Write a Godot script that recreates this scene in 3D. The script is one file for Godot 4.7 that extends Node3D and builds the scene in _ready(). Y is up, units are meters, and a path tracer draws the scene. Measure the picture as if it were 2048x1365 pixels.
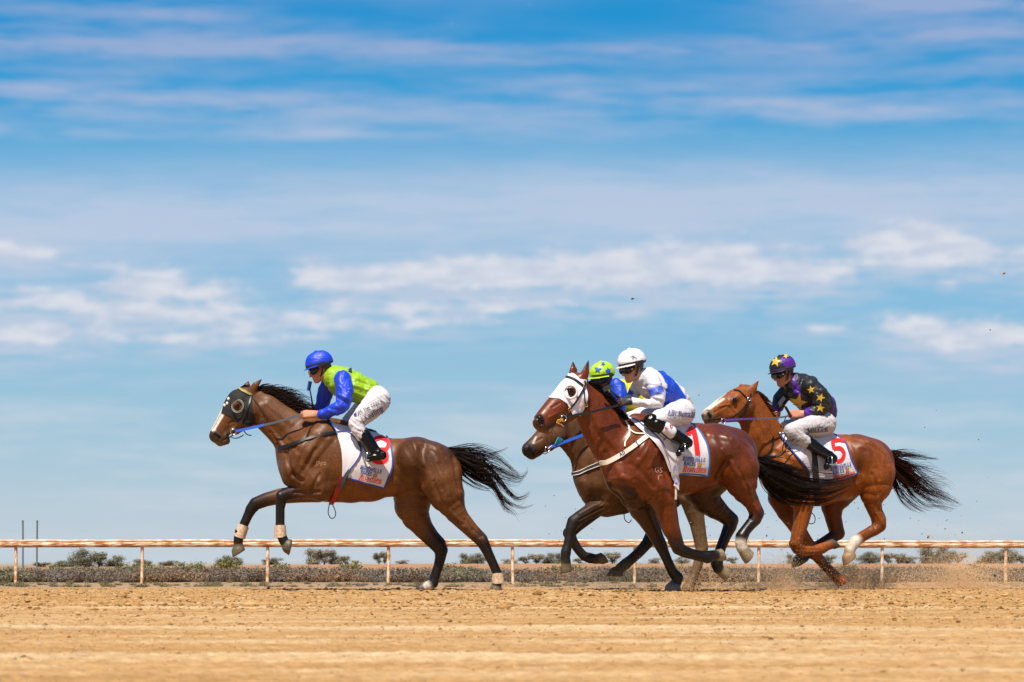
extends Node3D

# ---------------------------------------------------------------- bodies: tapered capsules joined by a smooth minimum, meshed as surface nets
class Flesh:
	var pa := PackedVector3Array()
	var ba := PackedVector3Array()
	var sc := PackedVector3Array()
	var inv := PackedFloat32Array()
	var r0 := PackedFloat32Array()
	var dr := PackedFloat32Array()
	var kk := PackedFloat32Array()
	var ch := PackedInt32Array()
	var lev := PackedInt32Array()
	var iso := PackedByteArray()
	var ca := PackedColorArray()
	var cb := PackedColorArray()
	var cut := {}
	var chains := 0
	var strokes := []
	var paints := []
	var verts := PackedVector3Array()
	var cols := PackedColorArray()
	var idx := PackedInt32Array()
	var mottle := 0.0     # how unevenly the colour takes
	var folds := []       # [noise, strength, stretch of the place before the noise is read]

	# points: [[position, radius, colour], ...]; wide: sideways radius over upright radius
	func chain(points: Array, k: float, level := 0, wide := 1.0, sole: Variant = null) -> void:
		var s := Vector3(1, 1, 1.0 / wide)
		for n in maxi(1, points.size() - 1):
			var p: Array = points[n]
			var q: Array = points[mini(n + 1, points.size() - 1)]
			var a: Vector3 = p[0] * s
			var b: Vector3 = q[0] * s - a
			pa.append(a)
			ba.append(b)
			sc.append(s)
			inv.append(1.0 / maxf(b.length_squared(), 1e-9))
			r0.append(p[1])
			dr.append(q[1] - p[1])
			kk.append(k)
			ch.append(chains)
			lev.append(level)
			iso.append(1 if absf(wide - 1.0) < 1e-3 else 0)
			ca.append(p[2])
			cb.append(q[2])
			if sole != null:
				cut[pa.size() - 1] = sole
		chains += 1

	# the same chains, with a surface still to be meshed
	func again() -> Flesh:
		var f := Flesh.new()
		f.pa = pa
		f.ba = ba
		f.sc = sc
		f.inv = inv
		f.r0 = r0
		f.dr = dr
		f.kk = kk
		f.ch = ch
		f.lev = lev
		f.iso = iso
		f.ca = ca
		f.cb = cb
		f.cut = cut
		f.chains = chains
		return f

	func one(s: int, p: Vector3) -> float:
		var q := p * sc[s] - pa[s]
		var t := clampf(q.dot(ba[s]) * inv[s], 0.0, 1.0)
		q -= ba[s] * t
		var l := q.length()
		var d := l - r0[s] - dr[s] * t
		if not iso[s] and l > 1e-6:
			d *= l / (q * sc[s]).length()
		if cut.has(s):
			var pl: Plane = cut[s]
			d = maxf(d, pl.distance_to(p))
		return d

	func value(p: Vector3, near: PackedInt32Array) -> float:
		var f := 1000.0
		var cur := -1
		var cd := 1000.0
		var ck := 0.0
		for s in near:
			if ch[s] != cur:
				if cur >= 0:
					var h := maxf(ck - absf(f - cd), 0.0) / ck
					f = minf(f, cd) - h * h * ck * 0.25
				cur = ch[s]
				cd = 1000.0
				ck = kk[s]
			var q := p * sc[s] - pa[s]
			var t := clampf(q.dot(ba[s]) * inv[s], 0.0, 1.0)
			q -= ba[s] * t
			var l := q.length()
			var d := l - r0[s] - dr[s] * t
			if not iso[s] and l > 1e-6:
				d *= l / (q * sc[s]).length()
			if d < cd + 0.1 and cut.has(s):
				var pl: Plane = cut[s]
				d = maxf(d, pl.distance_to(p))
			if d < cd:
				cd = d
		if cur >= 0:
			var h := maxf(ck - absf(f - cd), 0.0) / ck
			f = minf(f, cd) - h * h * ck * 0.25
		return f

	func everything() -> PackedInt32Array:
		return PackedInt32Array(range(pa.size()))

	# first point of the surface met from `from` along `along`, or null
	func hit(from: Vector3, along: Vector3, reach: float) -> Variant:
		var near := PackedInt32Array()
		for s in pa.size():
			var a := pa[s] / sc[s] - from
			var b := (pa[s] + ba[s]) / sc[s] - from
			var r := maxf(r0[s], r0[s] + dr[s]) / minf(1.0, sc[s].z) + kk[s] + 0.03
			var pts := Geometry3D.get_closest_points_between_segments(a, b, Vector3.ZERO, along * reach)
			if pts[0].distance_to(pts[1]) < r:
				near.append(s)
		if near.is_empty():
			return null
		var t := 0.0
		for n in 90:
			var d := value(from + along * t, near)
			if d < 0.0008:
				return from + along * t
			t += maxf(d * 0.85, 0.0008)
			if t > reach:
				return null
		return from + along * t

	func grad(p: Vector3) -> Vector3:
		var near := PackedInt32Array()
		for s in pa.size():
			if one(s, p) < 0.12:
				near.append(s)
		var e := 0.004
		var g := Vector3(value(p + Vector3(e, 0, 0), near) - value(p - Vector3(e, 0, 0), near), value(p + Vector3(0, e, 0), near) - value(p - Vector3(0, e, 0), near), value(p + Vector3(0, 0, e), near) - value(p - Vector3(0, 0, e), near))
		return g.normalized()

	func net(level: int, h: float, grow := 0.0) -> void:
		const N := 5
		var lo := Vector3(1e9, 1e9, 1e9)
		var hi := -lo
		for s in pa.size():
			if lev[s] == level:
				var r := (maxf(r0[s], r0[s] + dr[s]) + grow) * Vector3(1, 1, 1.0 / sc[s].z) + Vector3.ONE * 4.0 * h
				var a := pa[s] / sc[s]
				var b := (pa[s] + ba[s]) / sc[s]
				lo = lo.min(a.min(b) - r)
				hi = hi.max(a.max(b) + r)
		if hi.x < lo.x:
			return
		var bs := h * N
		var nb := Vector3i(((hi - lo) / bs).ceil()) + Vector3i.ONE
		var half := bs * 0.8661
		var blocks := {}
		for s in pa.size():
			if lev[s] != level:
				continue
			var r := (maxf(r0[s], r0[s] + dr[s]) + grow + kk[s] * 0.3) * Vector3(1, 1, 1.0 / sc[s].z) + Vector3.ONE * h
			var a := pa[s] / sc[s]
			var b := (pa[s] + ba[s]) / sc[s]
			var i0 := Vector3i(((a.min(b) - r - lo) / bs).floor())
			var i1 := Vector3i(((a.max(b) + r - lo) / bs).floor())
			for z in range(maxi(i0.z, 0), i1.z + 1):
				for y in range(maxi(i0.y, 0), i1.y + 1):
					for x in range(maxi(i0.x, 0), i1.x + 1):
						var key := (z * nb.y + y) * nb.x + x
						if blocks.has(key):
							continue
						var d := one(s, lo + (Vector3(x, y, z) + Vector3.ONE * 0.5) * bs) - grow
						if absf(d) < half + h + kk[s] * 0.3:
							blocks[key] = Vector3i(x, y, z)
		var n3 := nb * N + Vector3i.ONE
		var sx := 1
		var sy := n3.x
		var sz := n3.x * n3.y
		var F := PackedFloat32Array()
		F.resize(n3.x * n3.y * n3.z)
		F.fill(1e6)
		var V := PackedInt32Array()
		V.resize(F.size())
		V.fill(-1)
		var first := verts.size()
		var live := []
		for key in blocks:
			var bi: Vector3i = blocks[key]
			var c := lo + (Vector3(bi) + Vector3.ONE * 0.5) * bs
			var near := PackedInt32Array()
			for s in pa.size():
				if one(s, c) < half + grow + kk[s] + h:
					near.append(s)
			if near.is_empty():
				continue
			var fc := value(c, near) - grow
			if absf(fc) > half * 1.25 + h:
				continue
			var o := bi * N
			for z in N + 1:
				for y in N + 1:
					var at := (o.z + z) * sz + (o.y + y) * sy + o.x
					var p := lo + Vector3(o.x, o.y + y, o.z + z) * h
					for x in N + 1:
						if F[at] > 1e5:
							F[at] = value(p, near) - grow
						at += 1
						p.x += h
			live.append([o, near])
		for row in live:
			var o: Vector3i = row[0]
			var near: PackedInt32Array = row[1]
			for z in N:
				for y in N:
					var at := (o.z + z) * sz + (o.y + y) * sy + o.x - 1
					for x in N:
						at += 1
						var f0 := F[at]
						if absf(f0) > 2.2 * h or V[at] >= 0:
							continue
						var f1 := F[at + 1]
						var f2 := F[at + sy]
						var f3 := F[at + sy + 1]
						var f4 := F[at + sz]
						var f5 := F[at + sz + 1]
						var f6 := F[at + sz + sy]
						var f7 := F[at + sz + sy + 1]
						var m := int(f0 < 0.0) + int(f1 < 0.0) + int(f2 < 0.0) + int(f3 < 0.0) + int(f4 < 0.0) + int(f5 < 0.0) + int(f6 < 0.0) + int(f7 < 0.0)
						if m == 0 or m == 8:
							continue
						var sum := Vector3.ZERO
						var k := 0
						if (f0 < 0.0) != (f1 < 0.0):
							sum += Vector3(f0 / (f0 - f1), 0, 0)
							k += 1
						if (f2 < 0.0) != (f3 < 0.0):
							sum += Vector3(f2 / (f2 - f3), 1, 0)
							k += 1
						if (f4 < 0.0) != (f5 < 0.0):
							sum += Vector3(f4 / (f4 - f5), 0, 1)
							k += 1
						if (f6 < 0.0) != (f7 < 0.0):
							sum += Vector3(f6 / (f6 - f7), 1, 1)
							k += 1
						if (f0 < 0.0) != (f2 < 0.0):
							sum += Vector3(0, f0 / (f0 - f2), 0)
							k += 1
						if (f1 < 0.0) != (f3 < 0.0):
							sum += Vector3(1, f1 / (f1 - f3), 0)
							k += 1
						if (f4 < 0.0) != (f6 < 0.0):
							sum += Vector3(0, f4 / (f4 - f6), 1)
							k += 1
						if (f5 < 0.0) != (f7 < 0.0):
							sum += Vector3(1, f5 / (f5 - f7), 1)
							k += 1
						if (f0 < 0.0) != (f4 < 0.0):
							sum += Vector3(0, 0, f0 / (f0 - f4))
							k += 1
						if (f1 < 0.0) != (f5 < 0.0):
							sum += Vector3(1, 0, f1 / (f1 - f5))
							k += 1
						if (f2 < 0.0) != (f6 < 0.0):
							sum += Vector3(0, 1, f2 / (f2 - f6))
							k += 1
						if (f3 < 0.0) != (f7 < 0.0):
							sum += Vector3(1, 1, f3 / (f3 - f7))
							k += 1
						var u := sum / k
						# onto the surface: one step against the slope of this cell
						var g := Vector3(f1 + f3 + f5 + f7 - f0 - f2 - f4 - f6, f2 + f3 + f6 + f7 - f0 - f1 - f4 - f5, f4 + f5 + f6 + f7 - f0 - f1 - f2 - f3) / (4.0 * h)
						var p := lo + (Vector3(o.x + x, o.y + y, o.z + z) + u) * h
						var fp := value(p, near) - grow
						var gl := g.length_squared()
						if gl > 0.05:
							p -= g * clampf(fp / gl, -0.5 * h, 0.5 * h)
						var col := Color(0, 0, 0, 0)
						var tw := 0.0
						for s in near:
							var q := p * sc[s] - pa[s]
							var t := clampf(q.dot(ba[s]) * inv[s], 0.0, 1.0)
							q -= ba[s] * t
							var l := q.length()
							var d := l - r0[s] - dr[s] * t
							if not iso[s] and l > 1e-6:
								d *= l / (q * sc[s]).length()
							if cut.has(s):
								var pl: Plane = cut[s]
								d = maxf(d, pl.distance_to(p))
							d = maxf(d - grow, -0.004) + 0.0065
							var w := 1.0 / (d * d * d * d)
							col += ca[s].lerp(cb[s], t) * w
							tw += w
						V[at] = verts.size()
						verts.append(p)
						cols.append(col / tw)
		for row in live:
			var o: Vector3i = row[0]
			for z in N:
				for y in N:
					var at := (o.z + z) * sz + (o.y + y) * sy + o.x - 1
					for x in N:
						at += 1
						var v0 := V[at]
						if v0 < first:
							continue
						var inside := F[at] < 0.0
						for axis in 3:
							var st := sx if axis == 0 else sy if axis == 1 else sz
							if (F[at + st] < 0.0) == inside:
								continue
							var su := sy if axis == 0 else sz if axis == 1 else sx
							var sv := sz if axis == 0 else sx if axis == 1 else sy
							if at < su + sv:
								continue
							var v1 := V[at - su]
							var v2 := V[at - su - sv]
							var v3 := V[at - sv]
							if v1 < 0 or v2 < 0 or v3 < 0:
								continue
							if inside:
								idx.append_array([v0, v2, v1, v0, v3, v2])
							else:
								idx.append_array([v0, v1, v2, v0, v2, v3])
						V[at] = v0

	func slopes() -> PackedVector3Array:
		var out := PackedVector3Array()
		out.resize(verts.size())
		for i in range(0, idx.size(), 3):
			var a := idx[i]
			var b := idx[i + 1]
			var c := idx[i + 2]
			var n := (verts[c] - verts[a]).cross(verts[b] - verts[a])
			out[a] += n
			out[b] += n
			out[c] += n
		for i in out.size():
			out[i] = out[i].normalized()
		return out

	func finish(outline := PackedVector2Array(), holes := []) -> Array:   # only what lies within the outline as seen from the side, less the holes
		for n in 3:
			var sum := PackedVector3Array()
			var count := PackedInt32Array()
			sum.resize(verts.size())
			count.resize(verts.size())
			for i in range(0, idx.size(), 3):
				var a := idx[i]
				var b := idx[i + 1]
				var c := idx[i + 2]
				sum[a] += verts[b] + verts[c]
				sum[b] += verts[c] + verts[a]
				sum[c] += verts[a] + verts[b]
				count[a] += 2
				count[b] += 2
				count[c] += 2
			for i in verts.size():
				if count[i] > 5:
					verts[i] = verts[i].lerp(sum[i] / count[i], 0.55 if n < 2 else -0.35)
		var nor := slopes()
		if strokes.size() or folds.size():
			for i in verts.size():
				var p := verts[i]
				var move := 0.0
				for s in strokes:
					var r: float = s[2]
					var a: Vector2 = s[0]
					if p.z * s[4] < 0.0:
						continue
					var q := Vector2(p.x, p.y) - a
					var b: Vector2 = s[1]
					var t := clampf(q.dot(b) / b.length_squared(), 0.0, 1.0)
					var d := (q - b * t).length_squared() / (r * r)
					if d < 1.0:
						move += s[3] * (1.0 - d) * (1.0 - d)
				for w in folds:
					var noise: FastNoiseLite = w[0]
					move += noise.get_noise_3dv(w[2] * p) * w[1]
				verts[i] = p + nor[i] * move
			nor = slopes()
		var blotch := FastNoiseLite.new()
		blotch.seed = 12
		blotch.frequency = 1.0
		blotch.fractal_octaves = 4
		if paints.size() or mottle > 0.0:
			for i in verts.size():
				var p := verts[i]
				var c := cols[i]
				if mottle > 0.0:
					var e := 1.0 + mottle * blotch.get_noise_3d(p.x * 5.0, p.y * 4.0, p.z * 5.0) + mottle * 0.6 * blotch.get_noise_3d(p.x * 18.0 + 9.0, p.y * 11.0, p.z * 16.0)
					c = Color(c.r * e, c.g * e, c.b * e)
				for s in paints:
					var a: Vector3 = s[0]
					var b: Vector3 = s[1]
					var q := p - a
					var t := clampf(q.dot(b) / maxf(b.length_squared(), 1e-9), 0.0, 1.0)
					var d: float = (q - b * t).length() - lerpf(s[2], s[3], t)
					if d < s[5]:
						c = c.lerp(s[4], clampf(0.5 - 0.5 * d / s[5], 0.0, 1.0))
				cols[i] = c
		var ii := idx
		if outline.size():
			ii = PackedInt32Array()
			for i in range(0, idx.size(), 3):
				var c := (verts[idx[i]] + verts[idx[i + 1]] + verts[idx[i + 2]]) / 3.0
				var flat := Vector2(c.x, c.y)
				if not Geometry2D.is_point_in_polygon(flat, outline):
					continue
				var open := false
				for hole in holes:
					if Geometry2D.is_point_in_polygon(flat, hole):
						open = true
				if not open:
					ii.append_array([idx[i], idx[i + 1], idx[i + 2]])
		var out := []
		out.resize(Mesh.ARRAY_MAX)
		out[Mesh.ARRAY_VERTEX] = verts
		out[Mesh.ARRAY_NORMAL] = nor
		out[Mesh.ARRAY_COLOR] = cols
		out[Mesh.ARRAY_INDEX] = ii
		return out


# ---------------------------------------------------------------- the frame of one creature: where it stands, which way it faces, and measures taken along its side
class Rig:
	var flesh := Flesh.new()
	var depth: float
	var turn: float
	var x0: float
	var base: Vector3     # the thing's own base, in the rig's axes
	var origin: Vector3
	var tint := {}

	func _init(at_x: float, far_off: float, yaw: float) -> void:
		depth = far_off
		turn = yaw
		origin = Vector3((at_x - 1024.0) * far_off / 4300.0, 0.0, -far_off)

	func world(px: float, py: float, lat: float) -> Vector3:
		var c := (px - 1024.0) / 4300.0
		var t := tan(turn)
		var x := c * (depth - origin.x * t - lat / cos(turn)) / (1.0 - c * t)
		var z := depth + (x - origin.x) * t - lat / cos(turn)
		return Vector3(x, 0.2326 - (py - 1130.0) / 4300.0 * z, -z)

	func into(w: Vector3) -> Vector3:
		return (w - origin).rotated(Vector3.UP, -turn) - base

	func out_of(l: Vector3) -> Vector3:
		return (l + base).rotated(Vector3.UP, turn) + origin

	func P(px: float, py: float, lat := 0.0) -> Vector3:
		return into(world(px, py, lat))

	func m(px: float) -> float:
		return px * depth / 4300.0

	# rows of [x, y, sideways, radius] or [x, y, sideways, radius, colour]
	func chain(rows: Array, color: Color, k: float, level := 0, wide := 1.0, sole: Variant = null) -> void:
		var pts := []
		for r in rows:
			pts.append([P(r[0], r[1], r[2]), m(r[3]), r[4] if r.size() > 4 else color])
		flesh.chain(pts, k, level, wide, sole)

	func stroke(ax: float, ay: float, bx: float, by: float, r: float, amount: float, side := 1.0, lat := 0.22) -> void:
		var a := P(ax, ay, lat)
		var b := P(bx, by, lat)
		flesh.strokes.append([Vector2(a.x, a.y), Vector2(b.x - a.x, b.y - a.y) + Vector2(1e-5, 0), m(r), amount * 1.25, side])

	func paint(ax: float, ay: float, al: float, bx: float, by: float, bl: float, ra: float, rb: float, color: Color, soft := 2.0) -> void:
		var a := P(ax, ay, al)
		flesh.paints.append([a, P(bx, by, bl) - a, m(ra), m(rb), color, m(soft)])

	# the point of the near side that stands at that place, lifted off the skin
	func skin(px: float, py: float, lift := 0.004) -> Variant:
		var far := world(px, py, 0.0)
		var eye := Vector3(0, 0.2326, 0)
		var dir := (far - eye).normalized()
		var from := far - dir * 1.2
		var h: Variant = flesh.hit(into(from), dir.rotated(Vector3.UP, -turn), 2.2)
		if h == null:
			return null
		return h + flesh.grad(h) * lift


static func lin(hex: String) -> Color:
	return Color(hex).srgb_to_linear()


# ---------------------------------------------------------------- sheets, tubes and straps
class Shape:
	var v := PackedVector3Array()
	var n := PackedVector3Array()
	var c := PackedColorArray()
	var uv := PackedVector2Array()
	var ix := PackedInt32Array()

	func vertex(p: Vector3, normal: Vector3, color := Color.WHITE, at := Vector2.ZERO) -> int:
		v.append(p)
		n.append(normal)
		c.append(color)
		uv.append(at)
		return v.size() - 1

	func tri(a: int, b: int, d: int) -> void:
		# front faces run clockwise: turn the triangle to agree with its normals
		var g := (v[d] - v[a]).cross(v[b] - v[a])
		if g.dot(n[a] + n[b] + n[d]) < 0.0:
			ix.append_array([a, d, b])
		else:
			ix.append_array([a, b, d])

	func quad(a: int, b: int, d: int, e: int) -> void:
		tri(a, b, d)
		tri(a, d, e)

	func face(a: Vector3, b: Vector3, d: Vector3, e: Vector3, out: Vector3, color := Color.WHITE) -> void:
		var g := (b - a).cross(e - a).normalized()
		if g.dot(out) < 0.0:
			g = -g
		quad(vertex(a, g, color), vertex(b, g, color, Vector2(1, 0)), vertex(d, g, color, Vector2(1, 1)), vertex(e, g, color, Vector2(0, 1)))

	func box(at: Vector3, size: Vector3, color := Color.WHITE, turn := Basis.IDENTITY) -> void:
		var h := size / 2.0
		for k in 3:
			for s in [-1.0, 1.0]:
				var o := Vector3.ZERO
				o[k] = s * h[k]
				var p := Vector3.ZERO
				p[(k + 1) % 3] = h[(k + 1) % 3]
				var q := Vector3.ZERO
				q[(k + 2) % 3] = h[(k + 2) % 3]
				face(at + turn * (o - p - q), at + turn * (o + p - q), at + turn * (o + p + q), at + turn * (o - p + q), turn * o, color)

	func tube(path: PackedVector3Array, radii: PackedFloat32Array, sides := 6, color := Color.WHITE, tip_color := Color.TRANSPARENT) -> void:
		var up := Vector3.UP if absf((path[1] - path[0]).normalized().y) < 0.9 else Vector3.RIGHT
		var last := -1
		for i in path.size():
			var t := (path[mini(i + 1, path.size() - 1)] - path[maxi(i - 1, 0)]).normalized()
			var s := t.cross(up).normalized()
			up = s.cross(t).normalized()
			var r := radii[i] if radii.size() > 1 else radii[0]
			var col := color if tip_color.a < 0.5 else color.lerp(tip_color, i / float(path.size() - 1))
			var start := v.size()
			for k in sides:
				var d := s * cos(TAU * k / sides) + up * sin(TAU * k / sides)
				vertex(path[i] + d * r, d, col, Vector2(k / float(sides), i))
			if last >= 0:
				for k in sides:
					quad(last + k, last + (k + 1) % sides, start + (k + 1) % sides, start + k)
			last = start
		for e in 2:
			var p := path[0] if e == 0 else path[path.size() - 1]
			var d := (path[0] - path[1]).normalized() if e == 0 else (path[path.size() - 1] - path[path.size() - 2]).normalized()
			var mid := vertex(p, d, color if e == 0 or tip_color.a < 0.5 else tip_color)
			var from := 0 if e == 0 else last
			if e == 0:
				from = mid - sides * path.size()
			var ring := []
			for k in sides:
				ring.append(vertex(v[from + k], d, c[from + k]))
			for k in sides:
				tri(mid, ring[k], ring[(k + 1) % sides])

	# a flat strap: a rectangular section that follows the path, its flat face along the given normals
	func strap(path: PackedVector3Array, outs: PackedVector3Array, wide: PackedFloat32Array, thick: float, color := Color.WHITE) -> void:
		var rings := []
		for i in path.size():
			var t := (path[mini(i + 1, path.size() - 1)] - path[maxi(i - 1, 0)]).normalized()
			var o := (outs[i] - t * outs[i].dot(t)).normalized()
			var s := t.cross(o)
			var w := (wide[i] if wide.size() > 1 else wide[0]) / 2.0
			rings.append([path[i] - s * w, path[i] + s * w, path[i] + s * w + o * thick, path[i] - s * w + o * thick, o, s])
		for i in rings.size() - 1:
			var a: Array = rings[i]
			var b: Array = rings[i + 1]
			for k in 4:
				var d: Vector3 = [-a[4], a[5], a[4], -a[5]][k]
				var d2: Vector3 = [-b[4], b[5], b[4], -b[5]][k]
				var j := (k + 1) % 4
				quad(vertex(a[k], d, color, Vector2(0, i)), vertex(a[j], d, color, Vector2(1, i)), vertex(b[j], d2, color, Vector2(1, i + 1)), vertex(b[k], d2, color, Vector2(0, i + 1)))
		for e in [0, rings.size() - 1]:
			var a: Array = rings[e]
			face(a[0], a[1], a[2], a[3], path[e] - path[1 if e == 0 else e - 1], color)

	func ring(at: Vector3, axis: Vector3, radius: float, thick: float, color := Color.WHITE, squash := 1.0) -> void:
		var s := axis.cross(Vector3.UP if absf(axis.y) < 0.9 else Vector3.RIGHT).normalized()
		var u := axis.cross(s).normalized()
		for i in 20:
			for k in 6:
				var start := v.size()
				for j in [[0, 0], [1, 0], [1, 1], [0, 1]]:
					var a: float = TAU * (i + j[0]) / 20.0
					var b: float = TAU * (k + j[1]) / 6.0
					var o := s * cos(a) * squash + u * sin(a)
					var d := o * cos(b) + axis * sin(b)
					vertex(at + o * radius + d * thick, d, color)
				quad(start, start + 1, start + 2, start + 3)

	func ball(at: Vector3, r: Vector3, color := Color.WHITE, rough := 0.0, seed_ := 1) -> void:
		var noise := FastNoiseLite.new()
		noise.seed = seed_
		noise.frequency = 0.9
		var start := v.size()
		for i in 9:
			for k in 12:
				var d := Vector3(sin(PI * i / 8.0) * cos(TAU * k / 12.0), cos(PI * i / 8.0), sin(PI * i / 8.0) * sin(TAU * k / 12.0))
				vertex(at + d * r * (1.0 + rough * noise.get_noise_3dv(d * 2.0)), (d / r).normalized(), color)
		for i in 8:
			for k in 12:
				quad(start + i * 12 + k, start + i * 12 + (k + 1) % 12, start + (i + 1) * 12 + (k + 1) % 12, start + (i + 1) * 12 + k)

	func arrays() -> Array:
		var out := []
		out.resize(Mesh.ARRAY_MAX)
		out[Mesh.ARRAY_VERTEX] = v
		out[Mesh.ARRAY_NORMAL] = n
		out[Mesh.ARRAY_COLOR] = c
		out[Mesh.ARRAY_TEX_UV] = uv
		out[Mesh.ARRAY_INDEX] = ix
		return out


static func through(points: Array, steps: int) -> Array:
	# a smooth line through rows of numbers
	var out := []
	for i in points.size() - 1:
		var a: Array = points[maxi(i - 1, 0)]
		var b: Array = points[i]
		var c: Array = points[i + 1]
		var d: Array = points[mini(i + 2, points.size() - 1)]
		for k in steps + (1 if i == points.size() - 2 else 0):
			var t := k / float(steps)
			var row := []
			for j in b.size():
				row.append(0.5 * (2.0 * b[j] + (c[j] - a[j]) * t + (2.0 * a[j] - 5.0 * b[j] + 4.0 * c[j] - d[j]) * t * t + (3.0 * b[j] - a[j] - 3.0 * c[j] + d[j]) * t * t * t))
			out.append(row)
	return out


static func solid(arrays: Array) -> ArrayMesh:
	var m := ArrayMesh.new()
	m.add_surface_from_arrays(Mesh.PRIMITIVE_TRIANGLES, arrays)
	return m


func part(called: String, arrays: Array, material: Material, parent: Node) -> MeshInstance3D:
	var o := MeshInstance3D.new()
	o.name = called
	o.mesh = solid(arrays)
	o.material_override = material
	parent.add_child(o, true)
	return o


# bodies take long to mesh: they are worked out side by side and put in place at the end
var jobs := []


func later(called: String, flesh: Flesh, nets: Array, material: Material, parent: Node) -> MeshInstance3D:
	var o := MeshInstance3D.new()
	o.name = called
	o.material_override = material
	parent.add_child(o, true)
	var job := {"node": o, "arrays": []}
	jobs.append(job)
	job.task = WorkerThreadPool.add_task(func():
		for n in nets:
			flesh.net(n[0], n[1])
		job.arrays = flesh.finish(), true)
	return o


func finish_jobs() -> void:
	for job in jobs:
		WorkerThreadPool.wait_for_task_completion(job.task)
		var o: MeshInstance3D = job.node
		o.mesh = solid(job.arrays)


func thing(called: String, label: String, category: String, at := Vector3.ZERO, turn := 0.0, group := "") -> Node3D:
	var o := Node3D.new()
	o.name = called
	o.position = at
	o.rotation.y = turn
	tag(o, label, category, group)
	add_child(o, true)
	return o


func tag(o: Node, label: String, category: String, group := "") -> void:
	o.set_meta("label", label)
	o.set_meta("category", category)
	if group:
		o.set_meta("group", group)


func structure(called: String, arrays: Array, material: Material) -> MeshInstance3D:
	var o := part(called, arrays, material, self)
	o.set_meta("kind", "structure")
	return o


func paint(hex: String, rough: float, metal := 0.0) -> StandardMaterial3D:
	var m := StandardMaterial3D.new()
	m.albedo_color = Color(hex)
	m.roughness = rough
	m.metallic = metal
	return m


func tinted(rough: float) -> StandardMaterial3D:
	var m := StandardMaterial3D.new()
	m.vertex_color_use_as_albedo = true
	m.roughness = rough
	return m


func speckle(seed_: int, frequency: float, octaves: int, dark: Color, light: Color, size := 256) -> NoiseTexture2D:
	var noise := FastNoiseLite.new()
	noise.seed = seed_
	noise.frequency = frequency
	noise.fractal_octaves = octaves
	var t := NoiseTexture2D.new()
	t.width = size
	t.height = size
	t.seamless = true
	t.noise = noise
	var g := Gradient.new()
	g.set_color(0, dark)
	g.set_color(1, light)
	t.color_ramp = g
	return t


# a strap that lies on the near side of a body, along places measured from the side
func drape(rig: Rig, rows: Array, wide: float, thick: float, lift := 0.004, steps := 6) -> Array:
	var s := Shape.new()
	var path := PackedVector3Array()
	var outs := PackedVector3Array()
	for r in through(rows, steps):
		var p: Variant = rig.skin(r[0], r[1], lift)
		if p != null:
			path.append(p)
			outs.append(rig.flesh.grad(p))
	if path.size() > 1:
		s.strap(path, outs, PackedFloat32Array([rig.m(wide)]), thick)
	return s.arrays()


# lettering (or any flat outline) laid on the near side of a body
func lay(rig: Rig, flat: Array, px: float, py: float, scale_: float, degrees: float, lift: float, squeeze := 1.0, slant := 0.0) -> Array:
	var s := Shape.new()
	var vs: PackedVector3Array = flat[Mesh.ARRAY_VERTEX]
	var ids: PackedInt32Array = flat[Mesh.ARRAY_INDEX] if flat[Mesh.ARRAY_INDEX] != null else PackedInt32Array(range(vs.size()))
	var seen := {}
	var turn := deg_to_rad(degrees)
	for i in range(0, ids.size(), 3):
		var t := []
		for k in 3:
			var p := vs[ids[i + k]]
			var key := Vector2(p.x, p.y)
			if not seen.has(key):
				var q := Vector2((p.x + slant * p.y) * squeeze, -p.y).rotated(turn) * scale_ + Vector2(px, py)
				var hit: Variant = rig.skin(q.x, q.y, lift)
				seen[key] = -1 if hit == null else s.vertex(hit, rig.flesh.grad(hit))
			t.append(seen[key])
		if t[0] >= 0 and t[1] >= 0 and t[2] >= 0 and t[0] != t[1] and t[1] != t[2] and t[0] != t[2]:
			s.tri(t[0], t[1], t[2])
	return s.arrays()


func letters(text: String, face: String, weight := 400, slanted := false) -> Array:
	var font := SystemFont.new()
	font.font_names = PackedStringArray([face])
	font.font_weight = weight
	font.font_italic = slanted
	var m := TextMesh.new()
	m.text = text
	m.font = font
	m.font_size = 32
	m.pixel_size = 1.0 / 32.0
	m.depth = 0.0
	m.curve_step = 4.0
	return m.surface_get_arrays(0) if m.get_surface_count() else []


func star(points := 5, inner := 0.42) -> Array:
	# a filled star, split into small triangles so that it can be laid on a curved body
	var rim := PackedVector2Array()
	for k in points * 2:
		var r := 1.0 if k % 2 == 0 else inner
		rim.append(Vector2(sin(PI * k / points), cos(PI * k / points)) * r)
	var vs := PackedVector3Array()
	for k in rim.size():
		var a := rim[k]
		var b := rim[(k + 1) % rim.size()]
		for i in 4:
			var f0 := i / 4.0
			var f1 := (i + 1) / 4.0
			for j in i + 1:
				var p0 := a.lerp(b, j / float(maxi(i, 1))) * f0
				var p1 := a.lerp(b, j / float(i + 1)) * f1
				var p2 := a.lerp(b, (j + 1) / float(i + 1)) * f1
				vs.append_array([Vector3(p0.x, p0.y, 0), Vector3(p1.x, p1.y, 0), Vector3(p2.x, p2.y, 0)])
				if j < i:
					var p3 := a.lerp(b, (j + 1) / float(i)) * f0
					vs.append_array([Vector3(p0.x, p0.y, 0), Vector3(p2.x, p2.y, 0), Vector3(p3.x, p3.y, 0)])
	var out := []
	out.resize(Mesh.ARRAY_MAX)
	out[Mesh.ARRAY_VERTEX] = vs
	return out


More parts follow.
